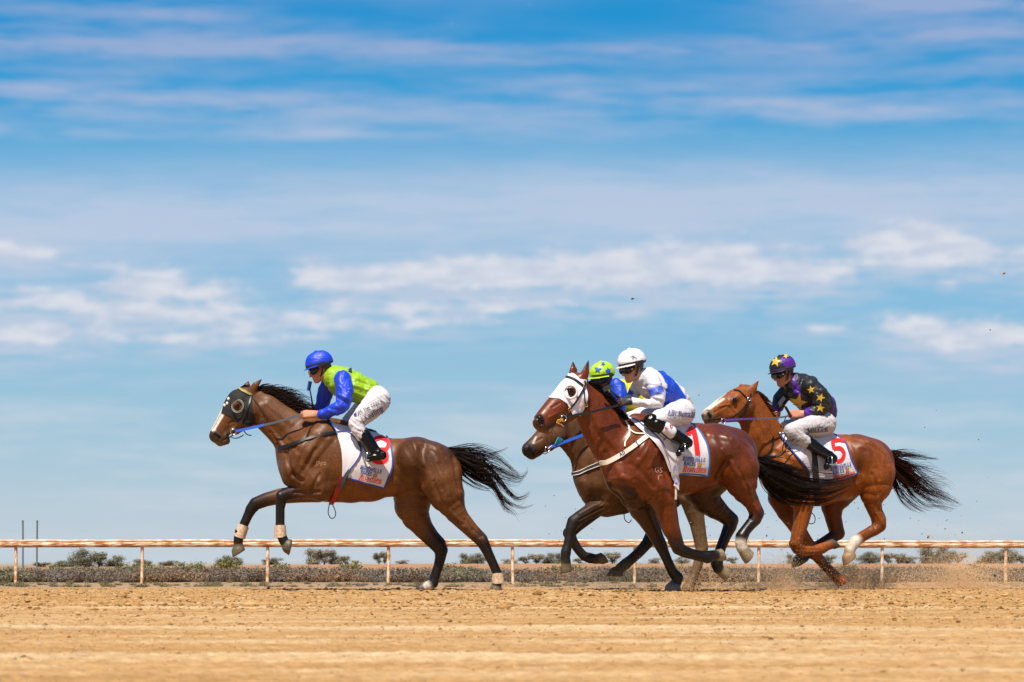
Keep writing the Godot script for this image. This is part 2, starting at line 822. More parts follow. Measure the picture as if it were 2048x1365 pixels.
# hair: strands[i] = rows of points; each becomes a thin tapering tube
func hair(paths: Array, thick: float, root: Color, tip: Color, rng: RandomNumberGenerator) -> Array:
	var s := Shape.new()
	for path in paths:
		var radii := PackedFloat32Array()
		for i in path.size():
			var t: float = i / float(path.size() - 1)
			radii.append(thick * (0.6 + 0.4 * sin(PI * minf(t * 1.6, 1.0))) * (1.0 - 0.8 * t) * rng.randf_range(0.9, 1.1))
		var shade := rng.randf_range(0.7, 1.3)
		s.tube(path, radii, 3, Color(root.r * shade, root.g * shade, root.b * shade), Color(tip.r * shade, tip.g * shade, tip.b * shade))
	return s.arrays()


static func smoothed(s: Shape) -> Array:
	# normals from the faces, welded where corners coincide on one side
	var sum := PackedVector3Array()
	sum.resize(s.v.size())
	for i in range(0, s.ix.size(), 3):
		var g := (s.v[s.ix[i + 2]] - s.v[s.ix[i]]).cross(s.v[s.ix[i + 1]] - s.v[s.ix[i]])
		for k in 3:
			sum[s.ix[i + k]] += g
	for i in sum.size():
		s.n[i] = sum[i].normalized() if sum[i].length_squared() > 1e-18 else Vector3.UP
	return s.arrays()


# ---------------------------------------------------------------- the lie of the land
var lumps := FastNoiseLite.new()
var swell := FastNoiseLite.new()


func ridge_line(x: float) -> float:
	return lerpf(-0.30, 0.36, smoothstep(-75.0, -8.0, x)) + 0.02 * sin(x * 0.13)


func land(x: float, d: float) -> float:
	# height of the ground: the raised track, the dip behind it, and the long rise to the far dune
	var y := 0.0
	if d < 45.0:
		var stops := [[-100.0, 0.0], [20.8, 0.0], [23.0, -0.016], [26.0, -0.042], [30.0, -0.078], [37.0, -0.125], [45.0, -0.155]]
		for i in 6:
			if d >= stops[i][0]:
				y = lerpf(stops[i][1], stops[i + 1][1], clampf((d - stops[i][0]) / (stops[i + 1][0] - stops[i][0]), 0.0, 1.0))
	elif d < 90.0:
		y = lerpf(-0.155, -0.05, smoothstep(50.0, 90.0, d))
	elif d < 300.0:
		y = lerpf(-0.05, ridge_line(x), smoothstep(90.0, 300.0, d))
	else:
		y = lerpf(ridge_line(x), -6.0, smoothstep(300.0, 900.0, d))
	return y


func rut(x: float, d: float) -> float:
	# smooth wheel and harrow lines that run along the track
	var w := 0.0
	for r in [[11.5, 0.28, 0.010], [9.4, 0.2, 0.004], [7.7, 0.22, 0.011], [6.5, 0.15, 0.004], [5.35, 0.2, 0.012], [4.6, 0.12, 0.006]]:
		var mid: float = r[0] + 0.25 * swell.get_noise_2d(x * 0.35, r[0] * 9.0) + 0.012 * x * (1.0 if r[0] < 6.0 else -0.3)
		w += r[2] * exp(-pow((d - mid) / r[1], 2.0)) * clampf(0.75 + 0.9 * swell.get_noise_2d(x * 0.6 + 40.0, r[0] * 31.0), 0.0, 1.2)
	return w


func track(x: float, d: float) -> float:
	var rough := smoothstep(10.5, 13.5, d) * (1.0 - smoothstep(20.0, 22.5, d))
	var a := lumps.get_noise_2d(x * 2.6, d * 2.6)
	var b := lumps.get_noise_2d(x * 9.0 + 50.0, d * 7.0)
	var c := lumps.get_noise_2d(x * 24.0, d * 18.0 + 90.0)
	return land(x, d) + rut(x, d) + rough * (0.011 * a + 0.018 * maxf(b, -0.3) + 0.013 * c - 0.012) + (1.0 - rough) * (0.005 * b + 0.004 * c + 0.004 * lumps.get_noise_2d(x * 0.9 + 300.0, d * 7.0))


func clod_mesh(seed_: int) -> ArrayMesh:
	var s := Shape.new()
	s.ball(Vector3.ZERO, Vector3(1.0, 0.7, 0.85), Color.WHITE, 1.5, seed_)
	return solid(s.arrays())


func tuft_mesh(seed_: int, twigs: int, spread: float, leafy: float) -> ArrayMesh:
	# a low dry bush: forking twigs with small leaf blades
	var rng := RandomNumberGenerator.new()
	rng.seed = seed_
	var s := Shape.new()
	for i in twigs:
		var a := rng.randf() * TAU
		var lean := rng.randf_range(0.1, 1.25) * spread
		var tall := rng.randf_range(0.45, 1.0) * (1.0 - 0.3 * minf(lean, 1.0))
		var dir := Vector3(cos(a) * lean, 1.0, sin(a) * lean).normalized()
		var foot := Vector3(cos(a), 0, sin(a)) * rng.randf() * 0.3
		var tip := foot + dir * tall
		var side := dir.cross(Vector3(rng.randf_range(-1, 1), rng.randf_range(-1, 1), rng.randf_range(-1, 1))).normalized()
		var out := dir.cross(side)
		var shade := rng.randf_range(0.6, 1.2)
		var col := Color(shade, shade * rng.randf_range(0.94, 1.04), shade * rng.randf_range(0.9, 1.05))
		var w := rng.randf_range(0.012, 0.022)
		s.tri(s.vertex(foot - side * w, out, col), s.vertex(foot + side * w, out, col), s.vertex(tip, out, col))
		for k in int(leafy):
			var t := rng.randf_range(0.35, 1.0)
			var at := foot.lerp(tip, t)
			var d := (Vector3(rng.randf_range(-1, 1), rng.randf_range(-0.4, 1), rng.randf_range(-1, 1))).normalized()
			var e := d.cross(Vector3(rng.randf_range(-1, 1), rng.randf_range(-1, 1), rng.randf_range(-1, 1))).normalized()
			var l := rng.randf_range(0.05, 0.12)
			var g := col * rng.randf_range(0.75, 1.2)
			g.a = 1.0
			s.tri(s.vertex(at - e * l * 0.35, d.cross(e), g), s.vertex(at + e * l * 0.35, d.cross(e), g), s.vertex(at + d * l, d.cross(e), g))
	return solid(s.arrays())


func strew(called: String, mesh: Mesh, where: Array, tints: PackedColorArray, material: Material) -> MultiMeshInstance3D:
	var mm := MultiMesh.new()
	mm.transform_format = MultiMesh.TRANSFORM_3D
	mm.use_colors = true
	mm.mesh = mesh
	mm.instance_count = where.size()
	for i in where.size():
		mm.set_instance_transform(i, where[i])
		mm.set_instance_color(i, tints[i])
	var o := MultiMeshInstance3D.new()
	o.name = called
	o.multimesh = mm
	o.material_override = material
	o.set_meta("kind", "stuff")
	add_child(o, true)
	return o


# ---------------------------------------------------------------- sky
var streaks := FastNoiseLite.new()
var puffs := FastNoiseLite.new()


func air(px: float, py: float) -> Color:
	# clear air by height above the horizon; px, py are measured across the sky in quarter-arcminute-like steps (4300 to a radian, 1130 at the horizon)
	var h := clampf((1130.0 - py) / 1130.0, 0.0, 3.0)
	var stops := [[0.0, "c3cfd8"], [0.08, "bccdd9"], [0.2, "a9c8da"], [0.33, "97c2db"], [0.45, "7dbbdd"], [0.56, "6cb5dd"], [0.7, "5dadda"], [0.85, "3b9dd6"], [1.0, "1f90d0"], [1.6, "1878bd"], [3.0, "105fa6"]]
	var col := lin(stops[0][1])
	for i in stops.size() - 1:
		if h >= stops[i][0]:
			col = lin(stops[i][1]).lerp(lin(stops[i + 1][1]), clampf((h - stops[i][0]) / (stops[i + 1][0] - stops[i][0]), 0.0, 1.0))
	# veils of high cloud, drawn out along the wind
	var warp := streaks.get_noise_2d(px * 0.05 + 300.0, py * 0.12) * 30.0
	var y := py + warp
	var fine := streaks.get_noise_2d(px * 0.15, y * 1.5)
	var finer := streaks.get_noise_2d(px * 0.55 + 900.0, y * 4.6 + 77.0)
	var soft := streaks.get_noise_2d(px * 0.07 + 40.0, y * 0.45 + 10.0)
	# where the veil lies thin or thick: the upper left is streaked all over, a clear gap opens at the top right of the middle
	var clear := exp(-pow((px - 1240.0) / 420.0, 2.0) - pow((py - 30.0) / 75.0, 2.0)) + 0.75 * exp(-pow((px - 620.0) / 260.0, 2.0) - pow((py - 20.0) / 36.0, 2.0)) + 0.7 * exp(-pow((px - 100.0) / 500.0, 2.0) - pow((py - 303.0) / 26.0, 2.0)) + 0.5 * exp(-pow((px - 700.0) / 300.0, 2.0) - pow((py - 160.0) / 24.0, 2.0)) + 0.6 * exp(-pow((px - 1400.0) / 300.0, 2.0) - pow((py - 140.0) / 18.0, 2.0))
	var veil := clampf(0.32 + 0.5 * fine + 0.2 * finer + 0.4 * soft, 0.0, 0.7) * smoothstep(-60.0, 40.0, py + 60.0) * smoothstep(360.0, 200.0, py)
	for b in [[0, 88, 760, 98, 24, 0.34], [360, 22, 690, 40, 26, 0.4], [-200, 172, 560, 214, 20, 0.34], [-200, 264, 850, 276, 12, 0.32], [860, 98, 1260, 104, 13, 0.4], [1180, 100, 1900, 68, 17, 0.46], [1010, 128, 1260, 132, 10, 0.3], [1180, 185, 1750, 210, 30, 0.3], [1580, -10, 2200, 34, 26, 0.4]]:
		var t := clampf((px - b[0]) / (b[2] - b[0]), 0.0, 1.0)
		var mid := lerpf(b[1], b[3], t)
		var off: float = maxf(maxf(b[0] - px, px - b[2]), 0.0) / 150.0
		veil += b[5] * exp(-pow((y - mid) / b[4], 2.0) - off * off) * clampf(0.9 + 0.8 * fine + 0.5 * finer, 0.0, 1.4)
	veil *= clampf(1.0 - clear, 0.0, 1.0)
	var broad := 0.86 * exp(-pow((py - 425.0 + 0.02 * (px - 1000.0) + 0.5 * warp) / 112.0, 2.0)) * clampf(0.98 + 0.3 * fine + 0.2 * finer + 0.25 * soft, 0.0, 1.2)
	var high := smoothstep(-40.0, -400.0, py) * clampf(0.25 + 1.3 * fine, 0.0, 0.6)
	var low := smoothstep(690.0, 800.0, py) * clampf(0.16 + 0.5 * streaks.get_noise_2d(px * 0.10 + 50.0, y * 1.3) + 0.25 * finer, 0.0, 0.55)
	veil = clampf(maxf(maxf(veil, broad), maxf(high, low)), 0.0, 0.86)
	var veil_color := lin("9db0d5").lerp(lin("bfcce2"), smoothstep(60.0, 420.0, py)).lerp(lin("d0d8e0"), smoothstep(650.0, 900.0, py))
	col = col.lerp(veil_color, veil)
	# banks of small low clouds: lumpy tops, level torn bases, and thin skirts of haze
	var n1: float = puffs.get_noise_2d(px * 0.6, py * 1.9)
	var n2: float = puffs.get_noise_2d(px * 2.0 + 500.0, py * 5.0)
	var n3: float = streaks.get_noise_2d(px * 0.5 + 60.0, py * 4.0 + 500.0)
	var lump := 0.0
	var skirt := 0.0
	for e in [[20, 503, 130, 24, 0.85], [210, 530, 170, 7, 0.6], [290, 578, 95, 30, 1.2], [400, 588, 80, 22, 1.05], [180, 612, 220, 24, 0.9], [60, 580, 70, 8, 0.75], [20, 608, 120, 14, 0.9], [330, 630, 280, 28, 0.85], [60, 672, 170, 24, 0.9], [400, 676, 230, 16, 0.75], [560, 640, 180, 18, 0.7], [640, 553, 55, 24, 1.1], [740, 562, 110, 24, 1.25], [880, 550, 130, 36, 1.2], [1020, 553, 170, 34, 1.2], [1250, 545, 190, 40, 1.25], [1420, 535, 180, 42, 1.25], [1580, 545, 130, 32, 1.05], [1690, 548, 60, 14, 0.8], [1755, 492, 62, 26, 1.1], [1845, 482, 75, 34, 1.2], [1930, 503, 90, 28, 1.1], [1850, 526, 190, 16, 0.85], [1960, 678, 140, 30, 1.15], [1840, 662, 90, 24, 1.05], [1640, 660, 70, 10, 0.75], [1895, 567, 22, 9, 0.75], [1010, 612, 200, 18, 0.8], [780, 620, 200, 18, 0.75], [1180, 630, 150, 10, 0.6], [700, 646, 280, 20, 0.7], [2300, 520, 300, 34, 1.0], [-380, 560, 240, 40, 1.0], [2700, 640, 300, 36, 1.0], [-900, 620, 300, 40, 1.0]]:
		var q := Vector2((px - e[0]) / e[2], (py - e[1]) / (e[3] * (1.15 if py < e[1] else 0.7)))
		lump = maxf(lump, e[4] * exp(-q.length_squared() * 0.8))
		skirt = maxf(skirt, e[4] * exp(-pow((px - e[0]) / (e[2] * 1.5), 2.0) - pow((py - e[1] - e[3] * 0.5) / (e[3] * 1.7 + 8.0), 2.0)))
	var body := smoothstep(0.32, 0.84, lump + 0.42 * n1 + 0.26 * n2)
	var hazy := clampf(skirt * (0.80 + 0.9 * n3 + 0.4 * n1), 0.0, 0.8)
	var left_bank := exp(-pow((py - 648.0) / 54.0, 2.0)) * smoothstep(1250.0, 300.0, px) * clampf(0.80 + 0.8 * n3 + 0.3 * fine, 0.0, 0.95)
	col = col.lerp(lin("c2cde0"), clampf(maxf(hazy, left_bank), 0.0, 0.85))
	col = col.lerp(lin("e0e2ea").lerp(lin("c9d1e1"), clampf(0.45 - 1.4 * n1 + (0.35 if n3 < -0.1 else 0.0), 0.0, 1.0)), body * 0.85)
	return col


func sky_picture() -> ImageTexture:
	var whole := Image.create(256, 128, false, Image.FORMAT_RGBAF)
	for j in 128:
		var el := 90.0 - (j + 0.5) / 128.0 * 180.0
		for i in 256:
			var az := fposmod((i + 0.5) / 256.0 * 360.0 + 180.0, 360.0) - 180.0   # the picture's edge lies straight ahead
			# beyond the frame the same air goes on right round, folded so that it closes behind
			var u := absf(fposmod(az + 13.4, 107.2) - 53.6) - 13.4
			whole.set_pixel(i, j, air(1024.0 + 75.05 * u, 1130.0 - 75.05 * maxf(el, 0.0)) if el > -1.5 else lin("c9a374"))
	whole.resize(4096, 2048, Image.INTERPOLATE_BILINEAR)
	var w := 420
	var h := 226
	var seen := Image.create(w, h, false, Image.FORMAT_RGBAF)
	var x0 := -w / 2
	var y0 := 1024 - h + 12
	for j in h:
		var el := deg_to_rad(90.0 - (y0 + j + 0.5) / 2048.0 * 180.0)
		for i in w:
			var az := deg_to_rad((x0 + i + 0.5) / 4096.0 * 360.0)
			var c := air(1024.0 + 4300.0 * tan(az), 1130.0 - 4300.0 * tan(maxf(el, 0.0)) / cos(az))
			var edge := minf(minf(i, w - 1 - i), minf(j, 200)) / 30.0
			if edge < 1.0:
				c = whole.get_pixel(posmod(x0 + i, 4096), y0 + j).lerp(c, smoothstep(0.0, 1.0, edge))
			seen.set_pixel(i, j, c)
	whole.blit_rect(seen, Rect2i(w / 2, 0, w / 2, h), Vector2i(0, y0))
	whole.blit_rect(seen, Rect2i(0, 0, w / 2, h), Vector2i(4096 - w / 2, y0))
	return ImageTexture.create_from_image(whole)


func prepare() -> void:
	lumps.seed = 11
	lumps.noise_type = FastNoiseLite.TYPE_SIMPLEX_SMOOTH
	lumps.frequency = 1.0
	lumps.fractal_octaves = 3
	swell.seed = 5
	swell.frequency = 1.0
	streaks.seed = 21
	streaks.frequency = 0.012
	streaks.fractal_octaves = 4
	puffs.seed = 33
	puffs.frequency = 0.011
	puffs.fractal_octaves = 5


func build_setting() -> void:
	# the camera lies low beside the track, a long lens kept level and shifted up
	var camera := Camera3D.new()
	camera.name = "camera"
	camera.position = Vector3(0, 0.2326, 0)
	add_child(camera)
	var lens := CameraAttributesPhysical.new()
	lens.frustum_near = 0.5
	lens.frustum_far = 3000.0
	lens.frustum_focal_length = 90.0
	lens.frustum_focus_distance = 20.0
	lens.exposure_aperture = 10.0
	camera.attributes = lens
	camera.set_frustum(0.5 * 1365.0 / 4300.0, Vector2(0, 0.5 * (1130.0 - 682.5) / 4300.0), 0.5, 3000.0)
	camera.current = true

	var sky_material := PanoramaSkyMaterial.new()
	sky_material.panorama = sky_picture()
	var sky := Sky.new()
	sky.sky_material = sky_material
	var env := Environment.new()
	env.background_mode = Environment.BG_SKY
	env.sky = sky
	env.tonemap_mode = Environment.TONE_MAPPER_LINEAR
	env.tonemap_exposure = 1.5
	env.background_energy_multiplier = 1.0 / 1.5
	env.sdfgi_enabled = true
	env.ssao_enabled = true
	env.ssil_enabled = true
	var around := WorldEnvironment.new()
	around.name = "surroundings"
	around.environment = env
	add_child(around)
	var sun := DirectionalLight3D.new()
	sun.name = "sun"
	sun.light_energy = 1.57
	sun.light_angular_distance = 0.53
	sun.light_color = Color(1.0, 0.955, 0.89)
	sun.shadow_enabled = true
	add_child(sun)
	var az := deg_to_rad(-14.0)
	var el := deg_to_rad(62.0)
	sun.look_at_from_position(Vector3(sin(az) * cos(el), sin(el), cos(az) * cos(el)) * 50.0, Vector3.ZERO)



func build_ground() -> void:
	var earth := tinted(0.95)
	earth.metallic_specular = 0.15
	earth.uv1_triplanar = true
	earth.uv1_world_triplanar = true
	earth.uv1_scale = Vector3(1.7, 1.7, 1.7)
	earth.albedo_texture = speckle(3, 0.02, 5, Color(0.80, 0.78, 0.75), Color(1, 1, 1), 512)
	earth.heightmap_enabled = true
	earth.heightmap_scale = 1.2
	earth.heightmap_texture = speckle(4, 0.035, 5, Color.BLACK, Color.WHITE, 512)
	var sand := lin("bd9868")
	var pale := lin("d4bd98")
	var ochre := lin("b08a5a")
	var strip := lin("ac9174")
	var dune := lin("ac886a")
	var s := Shape.new()
	var rows := PackedFloat32Array()
	var d := 2.4
	while d < 25.0:
		rows.append(d)
		d += 0.022 + 0.0016 * d
	var across := 480
	for j in rows.size():
		d = rows[j]
		var half := d * 0.30 + 0.7
		for i in across + 1:
			var x := half * (2.0 * i / across - 1.0)
			var y := track(x, d)
			var slope := Vector3.UP
			var k := clampf(rut(x, d) / 0.010, 0.0, 1.0)
			var mix_ := clampf(0.5 + 0.9 * swell.get_noise_2d(x * 0.5, d * 2.5), 0.0, 1.0)
			var col := sand.lerp(ochre, mix_ * smoothstep(9.0, 13.0, d) * 0.8 + 0.2 * mix_).lerp(pale, k * 0.75)
			var line := 0.9 * lumps.get_noise_2d(x * 0.22 + 700.0, d * 2.2) + 0.5 * lumps.get_noise_2d(x * 0.9 + 200.0, d * 4.5) + 0.5 * lumps.get_noise_2d(x * 5.0 + 60.0, d * 6.0)
			col = col.lerp(pale if line > 0.0 else lin("9b7445"), clampf(absf(line) * 0.9 - 0.08, 0.0, 0.5))
			col = col.lerp(strip, smoothstep(21.0, 22.5, d + 0.8 * swell.get_noise_2d(x * 0.8, d)))
			s.vertex(Vector3(x, y, -d), slope, col)
		if j > 0:
			var a := s.v.size() - 2 * (across + 1)
			for i in across:
				s.ix.append_array([a + i, a + i + across + 1, a + i + across + 2, a + i, a + i + across + 2, a + i + 1])
	structure("race_track", smoothed(s), earth)

	# the rest of the ground, out to the horizon, just under the track's sheet where they meet
	s = Shape.new()
	rows = PackedFloat32Array([-60.0, -20.0, -5.0, 1.0, 2.5])
	d = 4.0
	while d < 2400.0:
		rows.append(d)
		d *= 1.035
	for j in rows.size():
		d = rows[j]
		for i in 161:
			var t := i / 80.0 - 1.0
			var x := (absf(d) * 0.5 + 30.0) * t * (0.3 + 0.7 * t * t)
			var y := land(x, d) - (0.06 if d < 24.4 else 0.004) + (0.03 * swell.get_noise_2d(x * 0.3, d * 0.3) if d > 24.0 and d < 120.0 else 0.0)
			var col := strip.lerp(lin("a38668"), smoothstep(44.0, 70.0, d)).lerp(dune, smoothstep(80.0, 120.0, d))
			col = col.lerp(lin("857861"), clampf(0.9 * swell.get_noise_2d(x * 0.5 + 9.0, d * 0.7), 0.0, 0.6) * (1.0 - smoothstep(60.0, 100.0, d)))
			col = col.lerp(sand, 1.0 - smoothstep(22.0, 25.0, d))
			s.vertex(Vector3(x, y, -d), Vector3.UP, col)
		if j > 0:
			var a := s.v.size() - 2 * 161
			for i in 160:
				s.ix.append_array([a + i, a + i + 161, a + i + 162, a + i, a + i + 162, a + i + 1])
	structure("desert_ground", s.arrays(), earth)

	# clods and crumbs of turned earth
	var rng := RandomNumberGenerator.new()
	rng.seed = 77
	var dirt := tinted(0.95)
	dirt.metallic_specular = 0.15
	for kind in 3:
		var where := []
		var tints := PackedColorArray()
		for i in 14000:
			var dd := lerpf(10.8, 21.8, pow(rng.randf(), 0.8)) if i % 3 else 3.0 + 9.0 * pow(rng.randf(), 0.7)
			var x := rng.randf_range(-1.0, 1.0) * (dd * 0.26 + 0.3)
			if swell.get_noise_2d(x * 0.7, dd * 1.6) < rng.randf_range(-0.5, 0.35):
				continue
			var size := rng.randf_range(0.0022, 0.0062) * (1.0 + (1.5 if rng.randf() < 0.06 else 0.0)) * (clampf(dd / 16.0, 0.28, 0.6) if dd < 11.0 else 1.0)
			if dd > 11.0 and rng.randf() < 0.012:
				size *= 2.0
			var basis := Basis(Vector3.UP, rng.randf_range(-0.6, 0.6)) * Basis(Vector3.RIGHT, rng.randf_range(-0.6, 0.6))
			where.append(Transform3D(basis.scaled(Vector3(size * rng.randf_range(1.0, 1.5), size * rng.randf_range(0.7, 1.1), size)), Vector3(x, track(x, dd) + size * 0.2, -dd)))
			var tone := sand.lerp(lin("81582f"), rng.randf_range(0.0, 0.7))
			if rng.randf() < 0.34:
				tone = lin("644729").lerp(lin("8a683a"), rng.randf())
			tints.append(tone)
		strew("dirt_clods", clod_mesh(kind + 1), where, tints, dirt)


func at_pixel_distance(px: float, d: float) -> float:
	return (px - 1024.0) * d / 4300.0


func tree_parts(seed_: int, wide: float, clumps: int) -> Array:
	# a small desert tree: forking limbs and loose clumps of leaves with gaps between them
	var rng := RandomNumberGenerator.new()
	rng.seed = seed_
	var wood := Shape.new()
	var leaf := Shape.new()
	var ends := []
	for k in clumps:
		var a := TAU * k / clumps + rng.randf_range(-0.5, 0.5)
		var out := wide * rng.randf_range(0.1, 0.42)
		ends.append(Vector3(cos(a) * out, rng.randf_range(0.14, 0.84), sin(a) * out * 0.7))
	var fork := Vector3(0.02, 0.16, 0)
	wood.tube(PackedVector3Array([Vector3(0, -0.1, 0), Vector3(0.02, 0.1, 0.01), fork]), PackedFloat32Array([0.045, 0.036, 0.03]), 6)
	for e in ends:
		var mid: Vector3 = fork.lerp(e, 0.5) + Vector3(0, -0.05, 0)
		wood.tube(PackedVector3Array([fork, mid, e]), PackedFloat32Array([0.022, 0.015, 0.006]), 5)
		var r := rng.randf_range(0.11, 0.2) * (0.7 + 0.3 * wide)
		for n in 420:
			var q := Vector3(rng.randfn(), rng.randfn() * 0.85, rng.randfn()) * r * 0.66
			var at: Vector3 = e + q
			var u := Vector3(rng.randf_range(-1, 1), rng.randf_range(-1, 1), rng.randf_range(-1, 1)).normalized()
			var w := u.cross(Vector3(rng.randf_range(-1, 1), rng.randf_range(-1, 1), rng.randf_range(-1, 1))).normalized()
			var l := rng.randf_range(0.02, 0.045)
			var shade := rng.randf_range(0.6, 1.25)
			var col := Color(shade, shade, shade * 0.95)
			var nor := (q.normalized() + u.cross(w) * 0.6).normalized()
			leaf.tri(leaf.vertex(at - w * l * 0.5, nor, col), leaf.vertex(at + w * l * 0.5, nor, col), leaf.vertex(at + u * l * 1.6, nor, col))
	return [wood.arrays(), leaf.arrays()]


func build_far() -> void:
	var rng := RandomNumberGenerator.new()
	rng.seed = 404
	# ---- the rusty running rail
	var rust := StandardMaterial3D.new()
	rust.roughness = 0.75
	rust.uv1_triplanar = true
	rust.uv1_world_triplanar = true
	rust.uv1_scale = Vector3(0.3, 3.4, 1.0)
	var flaking := speckle(9, 0.018, 5, Color.WHITE, Color.BLACK, 512)
	var g := Gradient.new()
	g.offsets = PackedFloat32Array([0.0, 0.40, 0.48, 0.56, 0.70, 1.0])
	g.colors = PackedColorArray([Color("e6dccf"), Color("dcc6aa"), Color("cb9766"), Color("b2743c"), Color("935a28"), Color("5f3418")])
	flaking.color_ramp = g
	rust.albedo_texture = flaking
	var lip_paint: StandardMaterial3D = rust.duplicate()
	var lip_rust: NoiseTexture2D = flaking.duplicate()
	var lg := Gradient.new()
	lg.offsets = PackedFloat32Array([0.0, 0.48, 0.6, 1.0])
	lg.colors = PackedColorArray([Color("e2dbd0"), Color("d9cbb8"), Color("c7986a"), Color("98602f")])
	lip_rust.color_ramp = lg
	lip_paint.albedo_texture = lip_rust
	var post_paint: StandardMaterial3D = rust.duplicate()
	post_paint.uv1_scale = Vector3(1.0, 0.7, 1.0)
	post_paint.albedo_texture = lip_rust
	post_paint.albedo_color = Color("fff8ee")
	var rail_at := func(px: float) -> Vector3:
		var d := 44.3 + 1.3 * (px / 2048.0)
		return Vector3(at_pixel_distance(px, d), 0, -d)
	var fence := thing("running_rail", "rusty white painted steel running rail on thin posts along the far side of the track", "fence", rail_at.call(1024.0))
	var home: Vector3 = fence.position
	var posts := [-2000.0, -1745.0, -1490.0, -1235.0, -980.0, -722.0, -466.0, -216.0, 31.0, 284.0, 535.0, 777.0, 1025.0, 1270.0, 1518.0, 1765.0, 2012.0, 2258.0, 2504.0, 2750.0, 2996.0, 3242.0, 3488.0, 3734.0, 3980.0]
	var previous := Vector3.ZERO
	for k in posts.size():
		var p: Vector3 = rail_at.call(posts[k])
		p.y = land(p.x, -p.z)
		var top := p + Vector3(0, 0.905 - 0.018 * minf(absf(posts[k] - 1024.0) / 1024.0, 1.3), 0)
		var s := Shape.new()
		var lean := Vector3(rng.randf_range(-0.02, 0.02), 0, 0)
		s.tube(PackedVector3Array([p - home - Vector3(0, 0.3, 0) + lean, p - home + Vector3(0, 0.4, 0), top - home - Vector3(0, 0.145, 0)]), PackedFloat32Array([0.034]), 8)
		part("post", s.arrays(), post_paint, fence)
		if k > 0:
			# a folded rail: a broad face that leans back under a narrow rounded lip
			var a := previous
			var rail: MeshInstance3D
			for piece in 2:
				s = Shape.new()
				var section := [[Vector2(0.05, -0.15), Vector2(0.088, -0.10), Vector2(0.078, -0.037), Vector2(0.0, -0.035), Vector2(-0.06, -0.05), Vector2(-0.05, -0.15)], [Vector2(0.0, -0.034), Vector2(0.084, -0.030), Vector2(0.092, -0.016), Vector2(0.075, -0.002), Vector2(0.02, 0.010), Vector2(-0.05, 0.006), Vector2(-0.07, -0.035)]][piece] as Array
				var mids := Vector2.ZERO
				for q in section:
					mids += q / section.size()
				for n in 7:
					var t := n / 6.0
					var mid := a.lerp(top, t) - home
					mid.y += 0.006 * sin(t * PI) * sin(k * 7.0)
					for m in section.size():
						var q: Vector2 = section[m]
						var dir: Vector2 = (q - mids).normalized()
						s.vertex(mid + Vector3(0, q.y, q.x), Vector3(0, dir.y, dir.x))
					if n > 0:
						for m in section.size():
							var b := s.v.size() - 2 * section.size()
							var e := (m + 1) % section.size()
							s.quad(b + m, b + e, b + section.size() + e, b + section.size() + m)
				if piece == 0:
					rail = part("rail", s.arrays(), rust, fence)
				else:
					part("rail_lip", s.arrays(), lip_paint, rail)
		previous = top
	# ---- two grey stakes at the left
	for k in 2:
		var d := 55.0
		var x := at_pixel_distance([45.0, 73.0][k], d)
		var s := Shape.new()
		s.tube(PackedVector3Array([Vector3(0, -0.3, 0), Vector3(0.004, 0.9, 0), Vector3([0.0, 0.012][k], 1.50, 0)]), PackedFloat32Array([0.024]), 7)
		var o := thing("steel_stake", ["left one of the two thin grey stakes standing behind the rail", "right one of the two thin grey stakes standing behind the rail"][k], "stake", Vector3(x, land(x, d), -d), 0.0, "grey stakes behind the rail")
		part("shaft", s.arrays(), paint("767c80", 0.6, 0.3), o)
		s = Shape.new()
		s.box(Vector3([0.0, 0.012][k], 1.505, 0), Vector3(0.056, 0.014, 0.056))
		part("cap", s.arrays(), paint("5f6569", 0.6, 0.3), o)
	# ---- low dry scrub beyond the rail
	var twigs := tinted(0.9)
	twigs.metallic_specular = 0.1
	var kinds := [tuft_mesh(1, 120, 1.0, 3), tuft_mesh(2, 150, 1.3, 3), tuft_mesh(3, 90, 0.8, 5)]
	for k in 3:
		var where := []
		var tints := PackedColorArray()
		for i in 1500:
			var t := rng.randf()
			var d := 47.5 + 19.0 * pow(t, 1.3)
			var x := rng.randf_range(-1, 1) * (d * 0.42 + 1.0)
			var open := swell.get_noise_2d(x * 0.11 + 70.0, d * 0.06)
			if open > 0.28 and rng.randf() < 0.8:
				continue
			var size := rng.randf_range(0.15, 0.42) * (1.0 - 0.25 * smoothstep(0.0, 0.3, open))
			where.append(Transform3D(Basis(Vector3.UP, rng.randf() * TAU).scaled(Vector3(size * rng.randf_range(1.0, 1.6), size, size * 1.3)), Vector3(x, land(x, d) - 0.02, -d)))
			var tone := lin("7e7268").lerp(lin("644f40"), rng.randf()).lerp(lin("8a8583"), rng.randf_range(0.0, 0.6))
			var patch := swell.get_noise_2d(x * 0.25 + 5.0, d * 0.16)
			tone = tone.lerp(lin("90745b"), clampf(patch * 2.2, 0.0, 0.75)).lerp(lin("838a61"), clampf(-patch * 1.2 - 0.2, 0.0, 0.35))
			tone *= rng.randf_range(1.0, 1.35)
			tone.a = 1.0
			tints.append(tone.lerp(lin("85854f"), rng.randf() * 0.12))
		strew("dry_scrub", kinds[k], where, tints, twigs)
	# sparse grass on the pale strip between track and rail
	for k in 2:
		var where := []
		var tints := PackedColorArray()
		for i in 420:
			var d := rng.randf_range(25.0, 47.0)
			var x := rng.randf_range(-1, 1) * (d * 0.27 + 1.0)
			if swell.get_noise_2d(x * 0.25, d * 0.2 + 30.0) < 0.0:
				continue
			var size := rng.randf_range(0.03, 0.10)
			where.append(Transform3D(Basis(Vector3.UP, rng.randf() * TAU).scaled(Vector3(size * 1.6, size, size * 1.6)), Vector3(x, land(x, d) - 0.01, -d)))
			tints.append(lin("857a62").lerp(lin("757652"), rng.randf()).lerp(lin("a99470"), rng.randf() * 0.6))
		strew("sparse_grass", kinds[k + 1], where, tints, twigs)
